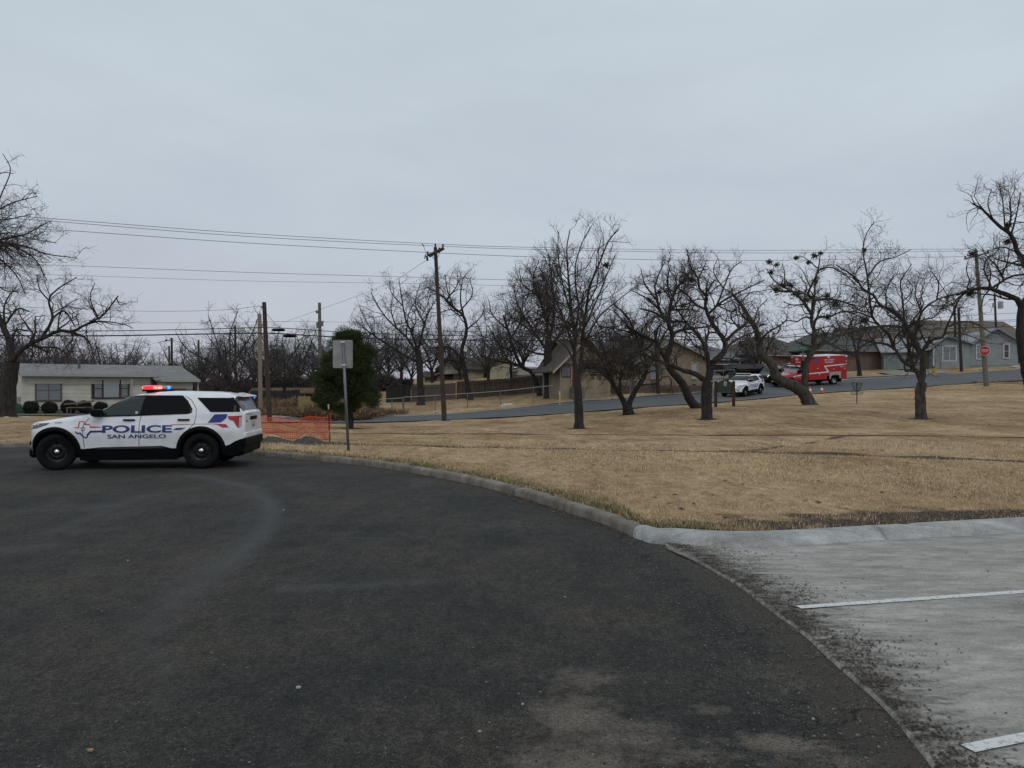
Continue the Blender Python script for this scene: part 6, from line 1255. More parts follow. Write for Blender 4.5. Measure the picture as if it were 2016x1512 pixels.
f.build('rake_board', mat('rake_blue', (.20, .235, .245), .6), h.root)
h.window(h.xx(1855), h.xx(1879), h.zz(709, DD), h.zz(682, DD), -.36, WTRIM, PANE, (2, 1), .12); h.window(h.xx(1923.5), h.xx(1932), h.zz(706, DD), h.zz(680, DD), -.01, WTRIM, PANE, (1, 2), .11); h.window(h.xx(1977), h.xx(1985.5), h.zz(705, 83.5), h.zz(680, 83.5), -.01, WTRIM, PANED, (1, 2), .11)
h.box('planter_wall', GB, h.xx(1830), h.xx(1901), -2.1, -1.95, -2, h.zz(727, 80.5)); h.box('planter_ledge', GB, h.xx(1850), h.xx(1901), -.44, -.355, -2, h.zz(711, DD)); h.box('base_band', siding('base_blue', (.15, .18, .19), (.18, .21, .22), 2), h.xx(1903), h.W+.03, -.06, -.003, -2, h.zz(719, 83))
h.box('front_door', mat('lime_door', (.26, .27, .02), .5), h.xx(1828.5), h.xx(1834), 1.52, 1.59, h.zz(722, DD), h.zz(687, DD)); h.box('dark_door', PANED, h.xx(1822), h.xx(1828), 1.54, 1.595, h.zz(722, DD), h.zz(687, DD)); h.box('porch_post', WTRIM, h.xx(1835)-.06, h.xx(1835)+.06, -.6, -.48, 0, h.zz(684, DD))
h.box('garage_door', mat('garage_blue', (.20, .235, .245), .6), h.xx(1752), h.xx(1772), 1.54, 1.59, -1, h.zz(697, DD)); h.window(h.xx(1776), h.xx(1787), h.zz(706, DD), h.zz(692, DD), 1.59, WTRIM, PANE, (1, 1), .06); h.window(h.xx(1800), h.xx(1812), h.zz(704, DD), h.zz(691, DD), 1.59, WTRIM, PANED, (1, 1), .06)
f = MB(); xa, xb = h.xx(1798), h.xx(1811); f.cyl((xa-.8, -.2, h.zz(717, DD)), (xa, -.2, h.zz(718, DD)), .035); f.cyl((xa, -.2, h.zz(719, DD)), (xb, -.9, h.zz(707, DD)), .045); f.cyl((xa, -.2, h.zz(732, DD)), (xa, -.2, h.zz(716, DD)), .045); f.cyl((xb, -.9, h.zz(728, DD)), (xb, -.9, h.zz(707, DD)), .045); f.cyl((xa, -.2, h.zz(729, DD)), (xb, -.9, h.zz(716, DD)), .035); f.build('porch_railing', WTRIM, h.root)
h.box('porch_floor', mat('porch_dark', (.03, .03, .03), .8), h.xx(1770), h.xx(1828), -.4, 1.58, -1, h.zz(726, DD))
# brown roofed houses on the rise behind
HB = shingle('hill_shingle', (.095, .075, .058), (.15, .12, .092))
h = House('brown_roof_house', 1872, 104, 2040, 106, 'long brown shingled roof rising behind the grey blue house'); h.box('wall', siding('pale_wall', (.3, .29, .27), (.38, .37, .34)), 0, h.W, 0, 10, -3, h.zz(690)); h.gable_x(-.2, h.W, 0, 13, h.zz(674), h.zz(631.5, 110), HB, ov=.6)
h = House('brown_roof_house', 1735, 108, 1868, 108, 'lower brown roof with a cream gable behind the grey blue house'); h.box('wall', MATS['pale_wall'], 0, h.W, 0, 10, -3, h.zz(690)); h.gable_x(-3.0, h.W-.4, 0, 13, h.zz(676), h.zz(646, 114.5), HB, ov=.6, fill=MATS['pale_wall']); b = MB(); b.prism([(h.xx(1848), h.zz(660)), (h.W+1.2, h.zz(660)), (h.xx(1871), h.zz(641))], 'y', -.5, 6); b.build('gable', siding('gable_cream', (.27, .24, .19), (.33, .3, .24)), h.root)
h = House('dark_fence', 2004, 85, 2100, 85, 'tall dark plank fence at the right side of the grey blue house', 'fence'); h.box('boards', mat('dark_board', (.035, .036, .04), .9, (.06, .06, .062), 4), 0, h.W, 0, .08, -1, h.zz(691))
# ---------------------------------------------------------------- fences
def board_fence(name, pts, h_, m, label, gap=.14):
    root = None; P = catmull(np.array(pts), 10); s = np.concatenate([[0], np.cumsum(np.linalg.norm(np.diff(P, axis=0), axis=1))]); n = int(s[-1]/gap)
    u = np.arange(n)*gap; x = np.interp(u, s, P[:, 0]); y = np.interp(u, s, P[:, 1]); z = Gz(x, y); root = empty(name, (x[0], y[0], z[0]), 0, label, 'fence'); b = MB(); r_ = MB(); o = Vector((x[0], y[0], z[0]))
    ang = math.atan2(y[-1]-y[0], x[-1]-x[0])
    for i in range(n):
        M = Matrix.Translation(Vector((x[i], y[i], z[i]))-o) @ Matrix.Rotation(ang, 4, 'Z'); b.box(0, gap*.94, -.01, .012+.004*(i % 2), -.1, h_+.035*math.sin(i*2.7)+.02*math.sin(i*.31), M=M)
    for k in range(0, n-18, 18):
        for zz in (.35, h_-.3): r_.cyl(Vector((x[k], y[k]-.04, z[k]+zz))-o, Vector((x[k+18], y[k+18]-.04, z[k+18]+zz))-o, .03, n=5)
        r_.cyl(Vector((x[k], y[k]-.07, z[k]-.2))-o, Vector((x[k], y[k]-.07, z[k]+h_))-o, .05, n=6)
    b.build('boards', m, root); r_.build('rails', m, root); return root
def gg(px, D): p = gp(px, D); return (p.x, p.y)
FB = mat('fence_brown', (.05, .037, .030), .95, (.11, .083, .067), 2.5, vec=(4, 4, .5)); FT = mat('fence_taupe', (.085, .072, .058), .95, (.13, .11, .09), 2.5, vec=(4, 4, .5)); FD = mat('fence_dark', (.018, .017, .018), .95, (.035, .032, .032), 3)
board_fence('plank_fence', [gg(900, 69), gg(980, 69.5), gg(1071, 70)], 1.55, FB, 'dark brown plank fence in front of the cream house and pale shed')
board_fence('plank_fence', [gg(811, 67), gg(860, 68), gg(899, 69)], 1.45, FT, 'taupe plank fence section left of the brown plank fence, behind the brown utility pole')
board_fence('plank_fence', [gg(760, 66), gg(810, 67)], 1.5, FD, 'black plank fence section beside the green conifer')
board_fence('plank_fence', [gg(495, 58), gg(560, 59), gg(590, 60)], 1.35, FD, 'low black plank fence behind the orange safety netting and two poles')
yp = board_fence('plank_fence', [gg(587, 55), gg(624, 55)], 1.2, mat('fence_yellow', (.24, .175, .07), .9, (.30, .22, .10), 3), 'short section of new yellow plank fence left of the green conifer')
h = House('low_shed', 497, 66, 612, 67, 'long low rusty brown roof behind the black plank fence', 'shed'); h.box('wall', FD, 0, h.W, 0, 4, -1, h.zz(772)); h.gable_x(0, h.W, 0, 4, h.zz(774), h.zz(766, 69), mat('rust_roof', (.11, .06, .03), .9, (.16, .10, .055), 2), ov=.3)
GALV = mat('galv_steel', (.16, .17, .175), .5, metal=.5)
def chain_fence(name, pts, h_, label, step=2.6, gate=None, hole=.24):
    P = catmull(np.array(pts), 10); s = np.concatenate([[0], np.cumsum(np.linalg.norm(np.diff(P, axis=0), axis=1))]); n = int(s[-1]/.5)+1; u = np.linspace(0, s[-1], n); x = np.interp(u, s, P[:, 0]); y = np.interp(u, s, P[:, 1]); z = Gz(x, y); o = Vector((x[0], y[0], z[0]))
    root = empty(name, o, 0, label, 'fence'); r_ = MB()
    for i in range(n-1): r_.cyl(Vector((x[i], y[i], z[i]+h_))-o, Vector((x[i+1], y[i+1], z[i+1]+h_))-o, .028, n=5)
    r_.build('top_rail', mat('rail_bright', (.32, .33, .33), .4, metal=.4), root); p_ = MB()
    for i in range(0, n, int(step/.5)): p_.cyl(Vector((x[i], y[i], z[i]-.3))-o, Vector((x[i], y[i], z[i]+h_+.06))-o, .035, n=6)
    p_.build('posts', GALV, root); m_ = MB(); L_ = s[-1]; k = 0
    VV = []; QQ = []
    def wire(ua, za, ub, zb2):
        for (uu, zz_) in ((ua, za), (ub, zb2)):
            p = np.array([np.interp(uu, s, P[:, 0]), np.interp(uu, s, P[:, 1])]); g = np.interp(uu, u, z); VV.append((p[0]-o.x, p[1]-o.y, g+zz_-o.z-.004)); VV.append((p[0]-o.x, p[1]-o.y, g+zz_-o.z+.004))
        b = len(VV)-4; QQ.append((b, b+2, b+3, b+1))
    uu = -h_
    while uu < L_:
        for a, b_ in (((uu, 0), (uu+h_, h_)), ((uu, h_), (uu+h_, 0))):
            (u0, z0), (u1, z1) = a, b_; c0, c1 = max(u0, 0), min(u1, L_)
            if c1 > c0: f0 = (c0-u0)/(u1-u0); f1 = (c1-u0)/(u1-u0); wire(c0, z0+(z1-z0)*f0, c1, z0+(z1-z0)*f1)
        uu += hole
    np_mesh('mesh_wire', np.array(VV), np.array(QQ), GALV, root); return root
chain_fence('chain_link_fence', [gg(795, 58), gg(870, 59.5), gg(960, 60.3), gg(1089, 59.8)], 1.15, 'chain link fence running up the verge in front of the plank fences')
chain_fence('chain_link_fence', [gg(745, 56.5), gg(768, 57), gg(793, 58)], 1.1, 'end of the chain link fence with its gate next to the green conifer', 1.2)
chain_fence('chain_link_fence', [gg(1402, 74), gg(1446, 76)], 1.15, 'short chain link fence on the drive behind the green park sign', 1.6)
chain_fence('chain_link_fence', [gg(1155, 61), gg(1215, 62), gg(1250, 63)], 1.1, 'chain link fence along the tan house wall behind the V shaped tree', 2)
# ---------------------------------------------------------------- utility poles and wires
PW = mat('pole_brown', (.034, .022, .018), .9, (.066, .045, .036), 8, vec=(1, 1, .2), bump=.5); PG = mat('pole_grey', (.12, .105, .09), .9, (.17, .15, .13), 8, vec=(1, 1, .2), bump=.5); PT = mat('pole_tan', (.20, .155, .11), .9, (.26, .20, .145), 8, vec=(1, 1, .2)); PD = mat('pole_dark', (.025, .02, .018), .9, (.045, .035, .03), 8, vec=(1, 1, .2))
def pole(px, D, tpx, tpy, r0, r1, m, label, name='utility_pole', build=True):
    b = gp(px, D); t = at(tpx, tpy, D)-b; root = empty(name, b, 0, label, 'utility pole'); P = MB(); d = t.normalized(); P.cyl(-d*.3, t, r0, r1, 14); P.build('pole', m, root, False); return root, b, t
INS = mat('insulator', (.06, .05, .05), .3); IRON = mat('dark_iron', (.02, .02, .022), .5, metal=.5)
root, b, t = pole(875, 45.5, 857, 487, .155, .105, PW, 'brown utility pole with double crossarm leaning slightly on the lawn edge beside the far street')
dirx = Vector((.42, -.9, .0)).normalized(); A = MB()
c1 = t+Vector((0, 0, -.25)); M = None
pA0, pA1 = at(842, 503, 44.6)-b, at(872, 488, 46.4)-b; pB0, pB1 = at(846, 505, 44.9)-b, at(874, 490, 46.7)-b
for q0, q1 in ((pA0, pA1), (pB0, pB1)):
    d = (q1-q0); A.cyl(q0, q1, .065, n=4)
A.build('crossarm', PW, root); A = MB()
for q, dz in ((pA1, .12), (pB0*.35+pB1*.65, .12), (t, .1), (pA0, .12)):
    A.lathe([(.0, 0), (.06, 0), (.03, .05), (.08, .08), (.03, .12), (.08, .15), (.03, .2), (0, .22)], 10, Matrix.Translation(q+Vector((0, 0, dz-.08))))
A.build('insulators', INS, root); A = MB(); A.cyl(t+Vector((.02, 0, -.9)), pA1+Vector((-.1, 0, -.05)), .018, n=5); A.cyl(t+Vector((0, 0, -.75)), pA0+Vector((.25, 0, -.05)), .018, n=5); A.cyl(pA0+Vector((-.1, 0, .1)), pA0+Vector((-.18, -.1, -.2)), .03, n=6); A.cyl(pA0+Vector((-.05, 0, -.05)), pA0+Vector((0, -.1, -.30)), .07, n=8); A.cyl(pA0+Vector((-.1, 0, .15)), pA0+Vector((-.22, 0, .52)), .012, n=4); A.cyl(pA0+Vector((-.22, 0, .52)), pA0+Vector((-.32, 0, .68)), .03, n=6); A.build('cutout_hardware', IRON, root)
MB().box(-.18, .18, -.17, .17, 0, .02).build('ground_plate', IRON, root)
root, b, t = pole(1942, 61, 1921, 492, .20, .12, PG, 'grey leaning utility pole with one crossarm, carrying a stop sign low on its side'); A = MB(); c0, c1 = at(1899, 510, 60.2)-b, at(1947, 497, 62)-b; A.cyl(c0, c1, .07, n=4); A.build('crossarm', PG, root); A = MB()
for k in (0.02, .35, .95): A.lathe([(0, 0), (.05, 0), (.07, .08), (.03, .12), (.07, .16), (0, .2)], 8, Matrix.Translation(c0+(c1-c0)*k+Vector((0, 0, .06))))
A.lathe([(0, 0), (.05, 0), (.07, .08), (.03, .12), (0, .2)], 8, Matrix.Translation(t)); A.build('insulators', INS, root)
pb = b.copy()
# stop sign
sp_c = at(1938.5, 690.5, 60.7); ss_ = empty('stop_sign', sp_c, R(-52), 'red octagonal stop sign fixed to the leaning grey utility pole', 'traffic sign'); r = .38
def octa(r): return [(r/math.cos(math.pi/8)*math.cos(math.pi/8+k*math.pi/4), r/math.cos(math.pi/8)*math.sin(math.pi/8+k*math.pi/4)) for k in range(8)]
MB().prism(octa(r), 'y', 0, .012).build('border', mat('sign_white', (.62, .6, .6), .4), ss_); MB().prism(octa(r*.92), 'y', -.006, -.001).build('face', mat('sign_red', (.38, .012, .02), .4), ss_); flat_text('STOP', 'lettering', mat('sign_white', (.6, .6, .6)), ss_, Matrix(((1, 0, 0, -.27), (0, 0, 1, -.009), (0, 1, 0, -.12), (0, 0, 0, 1))), .54, .24, .01)
root, b, t = pole(1893, 78, 1887, 605, .16, .12, PD, 'thin black utility pole in front of the grey blue house window'); A = MB(); A.cyl(t+Vector((-.55, 0, -.05)), t+Vector((.55, 0, -.02)), .05, n=4); A.build('crossarm', PG, root)
root, b, t = pole(1882, 96, 1879, 601, .16, .12, PD, 'black utility pole top showing behind the grey blue house roof, beside the nearer black pole')
root, b, t = pole(1963, 100, 1958, 578, .16, .12, PD, 'distant utility pole with a grey can transformer behind the grey blue house'); A = MB(); q = at(1967, 601, 100)-b; A.cyl(q+Vector((0, -.3, -.45)), q+Vector((0, -.3, .45)), .32, n=14); A.cyl(q+Vector((-.75, 0, -.3)), q+Vector((-.75, 0, .3)), .14, n=10); A.build('transformer', mat('can_grey', (.28, .30, .31), .4), root); A = MB(); A.cyl(t+Vector((-.7, 0, -.8)), t+Vector((.3, 0, -.8)), .05, n=4); A.build('crossarm', PD, root)
root, b, t = pole(531, 46, 520, 595, .15, .12, PW, 'dark brown pole standing behind the orange safety netting'); A = MB(); A.cyl(t+Vector((-.22, 0, -.3)), t+Vector((0, 0, -.3)), .04, n=6); A.build('bracket', IRON, root)
pole(513, 54, 511, 618, .16, .13, PT, 'pale tan pole just left of the dark brown pole behind the safety netting')
root, b, t = pole(631, 66, 629, 596, .17, .13, PG, 'grey pole with meter boxes rising behind the green conifer'); A = MB(); q = at(630, 640, 66)-b; A.box(q.x-.28, q.x-.1, -.2, .1, q.z-.25, q.z+.25); A.box(q.x+.1, q.x+.28, -.2, .1, q.z-.1, q.z+.35); A.cyl((q.x-.2, 0, q.z+1.2), (q.x-.35, 0, q.z+1.1), .12, .14, 8); A.build('meter_box', GALV, root)
root, b, t = pole(339, 98, 338, 665, .17, .13, PD, 'distant dark pole with a small floodlight above the cream house roof'); A = MB(); A.cyl(t+Vector((-.7, 0, -.3)), t+Vector((0, 0, -.35)), .03, n=5); A.cyl(t+Vector((-.85, 0, -.35)), t+Vector((-.55, 0, -.3)), .12, n=8); A.build('floodlight', GALV, root)
pole(334, 99, 333, 681, .15, .12, PG, 'shorter distant pole next to the dark floodlight pole above the cream house roof'); pole(464, 92, 463, 641, .15, .12, PD, 'distant dark pole half hidden in bare trees left of the tan pole'); pole(392, 104, 391, 669, .15, .12, PD, 'distant pole top among bare trees right of the floodlight pole')
root, b, t = pole(1296, 63, 1290, 650, .15, .12, PD, 'dark pole standing in front of the tan house wall beside its window')
pole(1150, 75, 1150, 640, .12, .1, PD, 'thin dark pole hidden behind the tall slim tree') if False else None
WI = mat('wire_black', (.02, .02, .022), .6); WG = mat('wire_grey', (.07, .075, .08), .6)
def wire(pts, r, m, label, group=None, nm='power_line'):
    """pts: (px, py, D)"""
    P = np.array([list(at(*p)) for p in pts]); q = smoothline(P, max(40, len(pts)*16)); V, Q = tubes(q[None], np.full((1, len(q)), r), 5); o = Vector(P[0]); tag(np_mesh(nm, V, Q, m, smooth=True), label, 'cable', group)
TW = ('top power line of three strung high over the lawn', 'second power line just below the topmost of three', 'lowest of the three high power lines over the lawn')
wire([(-60, 419, 39), (110, 431, 40), (480, 459, 42.5), (872, 481, 46.5), (1100, 488, 49), (1480, 493, 55), (1923, 490, 61)], .014, WG, TW[0])
wire([(-60, 424, 38.5), (110, 436, 39.5), (480, 465, 42), (850, 484, 45.9), (1100, 492, 48.5), (1500, 498, 54.5), (1925, 494, 61.6), (2100, 492, 63)], .014, WG, TW[1])
wire([(-60, 444, 38), (120, 453, 39), (480, 478, 41.5), (842, 497, 44.6), (1100, 507, 47.5), (1480, 513, 53.5), (1900, 505, 60.2), (2100, 500, 62)], .014, WG, TW[2])
wire([(-60, 517, 50), (140, 523, 50), (480, 536, 50), (860, 547, 50), (1040, 552, 51), (1500, 562, 56), (1924, 556, 61)], .013, WG, 'single thin power line crossing below the three high ones')
wire([(-60, 536, 62), (170, 543, 61), (480, 553, 60), (860, 559, 60), (1100, 566, 60)], .012, WG, 'faintest thin grey line under the single power line')
wire([(-60, 600, 60), (250, 612, 58), (420, 611, 54), (518, 602, 46)], .013, WG, 'service wire running to the top of the dark brown pole')
wire([(240, 636, 70), (400, 635, 69), (560, 633, 68), (660, 634, 66), (760, 637, 64)], .012, WG, 'thin wire crossing the grey pole behind the conifer')
wire([(560, 634, 66), (628, 610, 66), (760, 560, 55), (842, 511, 45)], .011, WG, 'guy wire sloping up to the brown pole crossarm')
wire([(-60, 652, 44), (200, 651.5, 44.5), (380, 648.5, 45), (522, 645, 46), (600, 649, 47), (700, 655, 48), (872, 660, 46), (1100, 663, 54), (1294, 662, 62), (1500, 665, 64), (1640, 650, 68), (1890, 634, 78), (2100, 626, 84)], .024, WI, 'upper black telephone cable crossing the scene at roof height')
wire([(-60, 660.5, 44), (200, 661, 44.5), (380, 658, 45), (522, 656, 46), (600, 660, 47), (700, 665, 48), (872, 669, 46.4), (1100, 670, 54), (1294, 669, 62), (1480, 668, 64), (1640, 658, 68), (1890, 646, 78), (2100, 640, 84)], .038, WI, 'thick lower black telephone cable crossing the scene at roof height')
wire([(872, 652, 46), (1100, 656, 54), (1294, 655, 62), (1480, 655, 64), (1640, 642, 68), (1890, 622, 78), (2100, 612, 84)], .018, WI, 'thin cable above the telephone cables right of the brown pole')
wire([(524, 617, 46), (545, 640, 50), (560, 652, 55)], .012, WG, 'short slack wire hanging from the dark brown pole')
wire([(1896, 640, 78), (1960, 634, 90), (2100, 630, 96)], .016, WI, 'cable between the thin black pole and the transformer pole'); wire([(150, 700, 90), (250, 690, 92), (337, 671, 98), (420, 690, 104)], .016, WG, 'drooping wire at the distant floodlight pole')
for (px, py, D, lb) in ((548, 649.5, 46.3, 'black splice case on the upper telephone cable right of the dark brown pole'), (570, 661.5, 46.6, 'black splice case on the lower telephone cable right of the dark brown pole')):
    c = at(px, py, D); P = MB(); P.cyl((-.33, 0, .0), (.33, 0, -.01), .085, n=12); P.cyl((-.4, 0, 0), (-.33, 0, 0), .045, n=8); P.cyl((.33, 0, 0), (.42, 0, -.01), .045, n=8); o = P.build('splice_case', BLACKP); o.location = c; tag(o, lb, 'splice case')
# ---------------------------------------------------------------- signs and small things
b = gp(686, 18.7); r_ = empty('road_sign', b, 0, 'back of a blank rectangular metal road sign on a thin grey post near the kerb', 'road sign'); t = at(675, 671, 18.7)-b; d = t.normalized()
MB().cyl(-d*.2, t*1.0, .0335, n=14).build('post', mat('post_galv', (.12, .135, .15), .45, (.17, .18, .19), 6, metal=.5), r_, True)
cx, cz = at(675, 697, 18.75)-b, None; sw, sh, rd = .245, .345, .035
pts = []
for (sx, sz) in ((1, 1), (-1, 1), (-1, -1), (1, -1)):
    for k in range(5):
        a0 = math.atan2(sz, sx)-math.pi/4+k*math.pi/8; pts.append((cx.x+sx*(sw-rd)+rd*math.cos(a0), cx.z+sz*(sh-rd)+rd*math.sin(a0)))
MB().prism(pts, 'y', .040, .044).build('panel', mat('sign_back', (.24, .235, .225), .5, (.32, .31, .30), 3, metal=.2, lo=.4, hi=.6), r_)
A = MB(); 
for z in (cx.z+.29, cx.z-.27): q = d*(z/d.z); A.cyl((q.x, -.045, z), (q.x, .04, z), .018, n=8); A.box(q.x-.05, q.x+.05, -.040, -.030, z-.015, z+.015)
A.build('bolts', CHROME, r_)
# park sign
b = gp(1427, 44); r_ = empty('park_sign', b, R(2), 'green arched park sign with white oval emblem between two red brown posts', 'sign'); s_ = 44/F
for x in (-18, 17.5): MB().box(x*s_-.075, x*s_+.075, -.07, .07, -.3, 50*s_, .01).build('post', mat('post_redbrown', (.055, .018, .014), .8), r_)
pts = [(-14.5*s_, 27*s_), (15*s_, 27*s_), (15*s_, 47*s_)]+[((15-29.5*k/10)*s_, (47+5*math.sin(math.pi*k/10))*s_) for k in range(1, 10)]+[(-14.5*s_, 47*s_)]
MB().prism(pts, 'y', -.03, .03).build('board', mat('sign_green', (.018, .032, .018), .6, (.028, .042, .022), 5), r_)
A = MB(); A.prism([(-14.5*s_, 27*s_), (15*s_, 27*s_), (15*s_, 28.6*s_), (-14.5*s_, 28.6*s_)], 'y', -.045, -.031); A.build('lower_trim', mat('sign_green_light', (.03, .085, .045), .6), r_)
A = MB(); A.prism([(.4*s_+3.2*s_*math.cos(k*math.tau/16), 45*s_+4.6*s_*math.sin(k*math.tau/16)) for k in range(16)], 'y', -.042, -.031); A.build('emblem', mat('emblem_white', (.40, .42, .40), .6), r_); A = MB(); A.prism([(.4*s_+1.2*s_*math.cos(k*math.tau/12), 44.4*s_+1.8*s_*math.sin(k*math.tau/12)) for k in range(12)], 'y', -.050, -.043); A.build('emblem_centre', mat('sign_green', (.02, .03, .02)), r_)
A = MB()
for row, (z, n) in enumerate(((38, 9), (33, 7))):
    for k in range(n):
        if row == 1 and k < 2: continue
        A.box((-11+k*2.6)*s_, (-11+k*2.6+1.5)*s_, -.036, -.031, z*s_, (z+2.2)*s_)
A.build('faded_lettering', mat('letter_green', (.022, .055, .03), .6), r_)
# street name sign on its pole behind the leaning tree
b = gp(1581, 66); r_ = empty('street_name_sign', b, R(-8), 'green street name sign on a dark post above the ambulance', 'street sign'); z = at(1, 686, 66).z-b.z
MB().cyl((.0, 0, -.2), (0, 0, z), .05, n=8).build('post', GALV, r_); A = MB(); A.box(-.42, .42, -.02, .02, z-.05, z+.22, .005); A.box(-.02, .02, -.36, .36, z+.24, z+.46); A.build('blade', mat('blade_green', (.02, .16, .09), .5), r_)
A = MB(); A.box(-.3, .3, -.026, -.021, z+.03, z+.12); A.build('name_line', mat('blade_text', (.16, .32, .24), .5), r_)
# disc golf basket
b = gp(1687, 44.5); r_ = empty('disc_golf_basket', b, 0, 'disc golf basket of grey steel chains on a thin post standing on the lawn', 'disc golf basket'); s_ = 44.5/F
MB().cyl((0, 0, -.2), (0, 0, 42*s_), .028, n=8).build('post', mat('post_rust', (.05, .035, .03), .7), r_)
A = MB(); A.lathe([(.30, 41.2*s_), (.32, 41.8*s_), (.32, 42.6*s_), (.02, 43*s_)], 24); A.build('top_band', mat('band_grey', (.10, .11, .12), .5), r_)
A = MB()
for k in range(24):
    a = k*math.tau/24; pr = None
    for j in range(7):
        u = j/6; rr = .29*(1-u)**.55+.05*u; z = (41-17.5*u)*s_; p = Vector((rr*math.cos(a), rr*math.sin(a), z))
        if pr is not None: A.cyl(pr, p, .007, n=3, cap=False)
        pr = p
A.build('chains', mat('chain_grey', (.13, .14, .15), .5, metal=.4), r_); A = MB()
for z, rr in ((24*s_, .34), (19*s_, .32), (21.5*s_, .33)):
    for k in range(20): a0, a1 = k*math.tau/20, (k+1)*math.tau/20; A.cyl((rr*math.cos(a0), rr*math.sin(a0), z), (rr*math.cos(a1), rr*math.sin(a1), z), .008, n=3, cap=False)
for k in range(20):
    a = k*math.tau/20; A.cyl((.34*math.cos(a), .34*math.sin(a), 24*s_), (.32*math.cos(a), .32*math.sin(a), 19*s_), .006, n=3, cap=False); A.cyl((.32*math.cos(a), .32*math.sin(a), 19*s_), (.03*math.cos(a), .03*math.sin(a), 18*s_), .006, n=3, cap=False)
A.build('basket', MATS['chain_grey'], r_)
# traffic cones
def cone(px, D, lb, ry=0):
    b = gp(px, D); r_ = empty('traffic_cone', b+Vector((0, 0, .05)), 0, lb, 'traffic cone', 'cones beside the ambulance'); OR = mat('cone_orange', (.55, .07, .02), .5)
    MB().box(-.17, .17, -.17, .17, 0, .03, .008).build('base', OR, r_); A = MB(); A.lathe([(.13, .03), (.03, .56), (.0, .565)], 18); A.build('cone', OR, r_, True); A = MB(); A.lathe([(.098, .215), (.067, .375)], 18, Matrix.Scale(1.03, 4)); A.build('collar', mat('cone_white', (.75, .75, .75), .4), r_, True)
cone(1595, 60.2, 'orange traffic cone with white collar nearest the leaning trunk'); cone(1618, 60.6, 'orange traffic cone with white collar standing alone right of the other cone')
# hydrant
b = gp(1838, 74.9); r_ = empty('fire_hydrant', b+Vector((0, 0, .05)), 0, 'yellow fire hydrant with dark cap at the far kerb before the grey blue house', 'fire hydrant'); YH = mat('hydrant_yellow', (.50, .33, .08), .5)
A = MB(); A.lathe([(.22, 0), (.22, .06), (.15, .08), (.145, .6), (.19, .62), (.19, .68), (.15, .70)], 18); A.build('barrel', YH, r_); A = MB(); A.lathe([(.17, .70), (.15, .82), (.07, .92), (.04, .93), (.04, 1.0), (0, 1.0)], 16); A.build('bonnet', mat('bonnet_dark', (.04, .05, .04), .5), r_); A = MB(); A.cyl((-.27, 0, .48), (.27, 0, .48), .075, n=10); A.cyl((0, -.28, .46), (0, 0, .46), .10, n=10); A.build('outlet_cap', YH, r_)
# yellow marker post
b = gp(1102, 55.8); r_ = empty('marker_post', b, 0, 'thin yellow marker post with white top at the far street edge', 'marker post'); MB().cyl((0, 0, -.1), (0, 0, .75), .055, n=10).build('post', mat('marker_yellow', (.55, .40, .02), .5), r_); MB().cyl((0, 0, .752), (0, 0, 1.05), .055, n=10).build('white_top', mat('marker_white', (.5, .5, .48), .5), r_)
# flower bed at the pole foot
p0, p1, p2 = gg(1917, 62.5), gg(2040, 61.8), gg(2150, 61)
drape('bed_kerb', [p0, p1, p2], [(p0[0]+.3, p0[1]+.45), (p1[0], p1[1]+.5), (p2[0], p2[1]+.5)], mat('bed_concrete', (.33, .30, .26), .9, (.25, .22, .19), 3), 60, 4, .12)
A = [gg(1927, 63.8), gg(2040, 63.2), gg(2150, 62.5)]; drape('flower_bed', A, [(x, y+1.6) for x, y in A], mat('bed_soil', (.04, .026, .02), .95, (.07, .045, .035), 8), 60, 4, .14)
for i in range(19):
    px = 1926+i*6.2; b = gp(px, 63.7-.01*i); M = MB(); M.box(-.13, .13, -.07, .07, 0, .13+.03*(i % 3), .02); o = M.build('edging_stone', mat('edging_tan', (.22, .15, .11), .9, (.30, .22, .17), 6)); o.location = b+Vector((0, 0, .10)); o.rotation_euler = (0, 0, .3*math.sin(i*3)); tag(o, 'tan edging stone in the row along the flower bed below the stop sign', 'stone', 'edging stones of the flower bed')
# rocks
def rock(px, D, s, label, m, nm='boulder', grp=None, flat=.6):
    b = gp(px, D); bm = bmesh.new(); bmesh.ops.create_icosphere(bm, subdivisions=3, radius=1); ph = rng.random(3)*6
    for v in bm.verts: c = v.co; k = 1+.16*math.sin(c.x*3+ph[0])+.12*math.sin(c.y*4+ph[1])+.1*math.sin(c.z*5+c.x*4+ph[2]); v.co = Vector((c.x*s[0]*k, c.y*s[1]*k, c.z*s[2]*k+s[2]*.5))
    o = bm_obj(bm, nm, m, None, True); o.location = b; tag(o, label, 'rock' if nm == 'boulder' else 'dirt pile', grp)
RK = mat('pale_rock', (.33, .30, .25), .9, (.45, .42, .37), 4, bump=.5)
rock(1996, 79, (.45, .3, .17), 'low pale boulder at the right end of the grey blue house front', RK); rock(1933, 78, (.22, .2, .18), 'small round pale boulder near the middle of the grey blue house front', RK)
for px, s in ((988, .09), (1001, .10), (1006, .09), (994, .12)): rock(px, 59.3, (s*1.5, s, s), 'white broken lump dumped on the verge before the chain link fence', mat('white_lump', (.55, .55, .53), .8), 'boulder', 'white lumps on the verge')
for i in range(9): rock(1160+i*5.2, 62.0, (.14, .12, .09), 'small pale stone in the row below the tan house porch', RK, 'boulder', 'stones below the porch')
for px, D in ((777, 55), (767, 56), (752, 56.5), (860, 57.5), (560, 52)): rock(px, D, (.16, .1, .05), 'scattered pale scrap on the grass near the chain link fence', RK, 'boulder', 'pale scraps near the fence')
DIRT = mat('dirt_pile', (.055, .046, .038), .97, (.085, .07, .058), 6, bump=1, bscale=30)
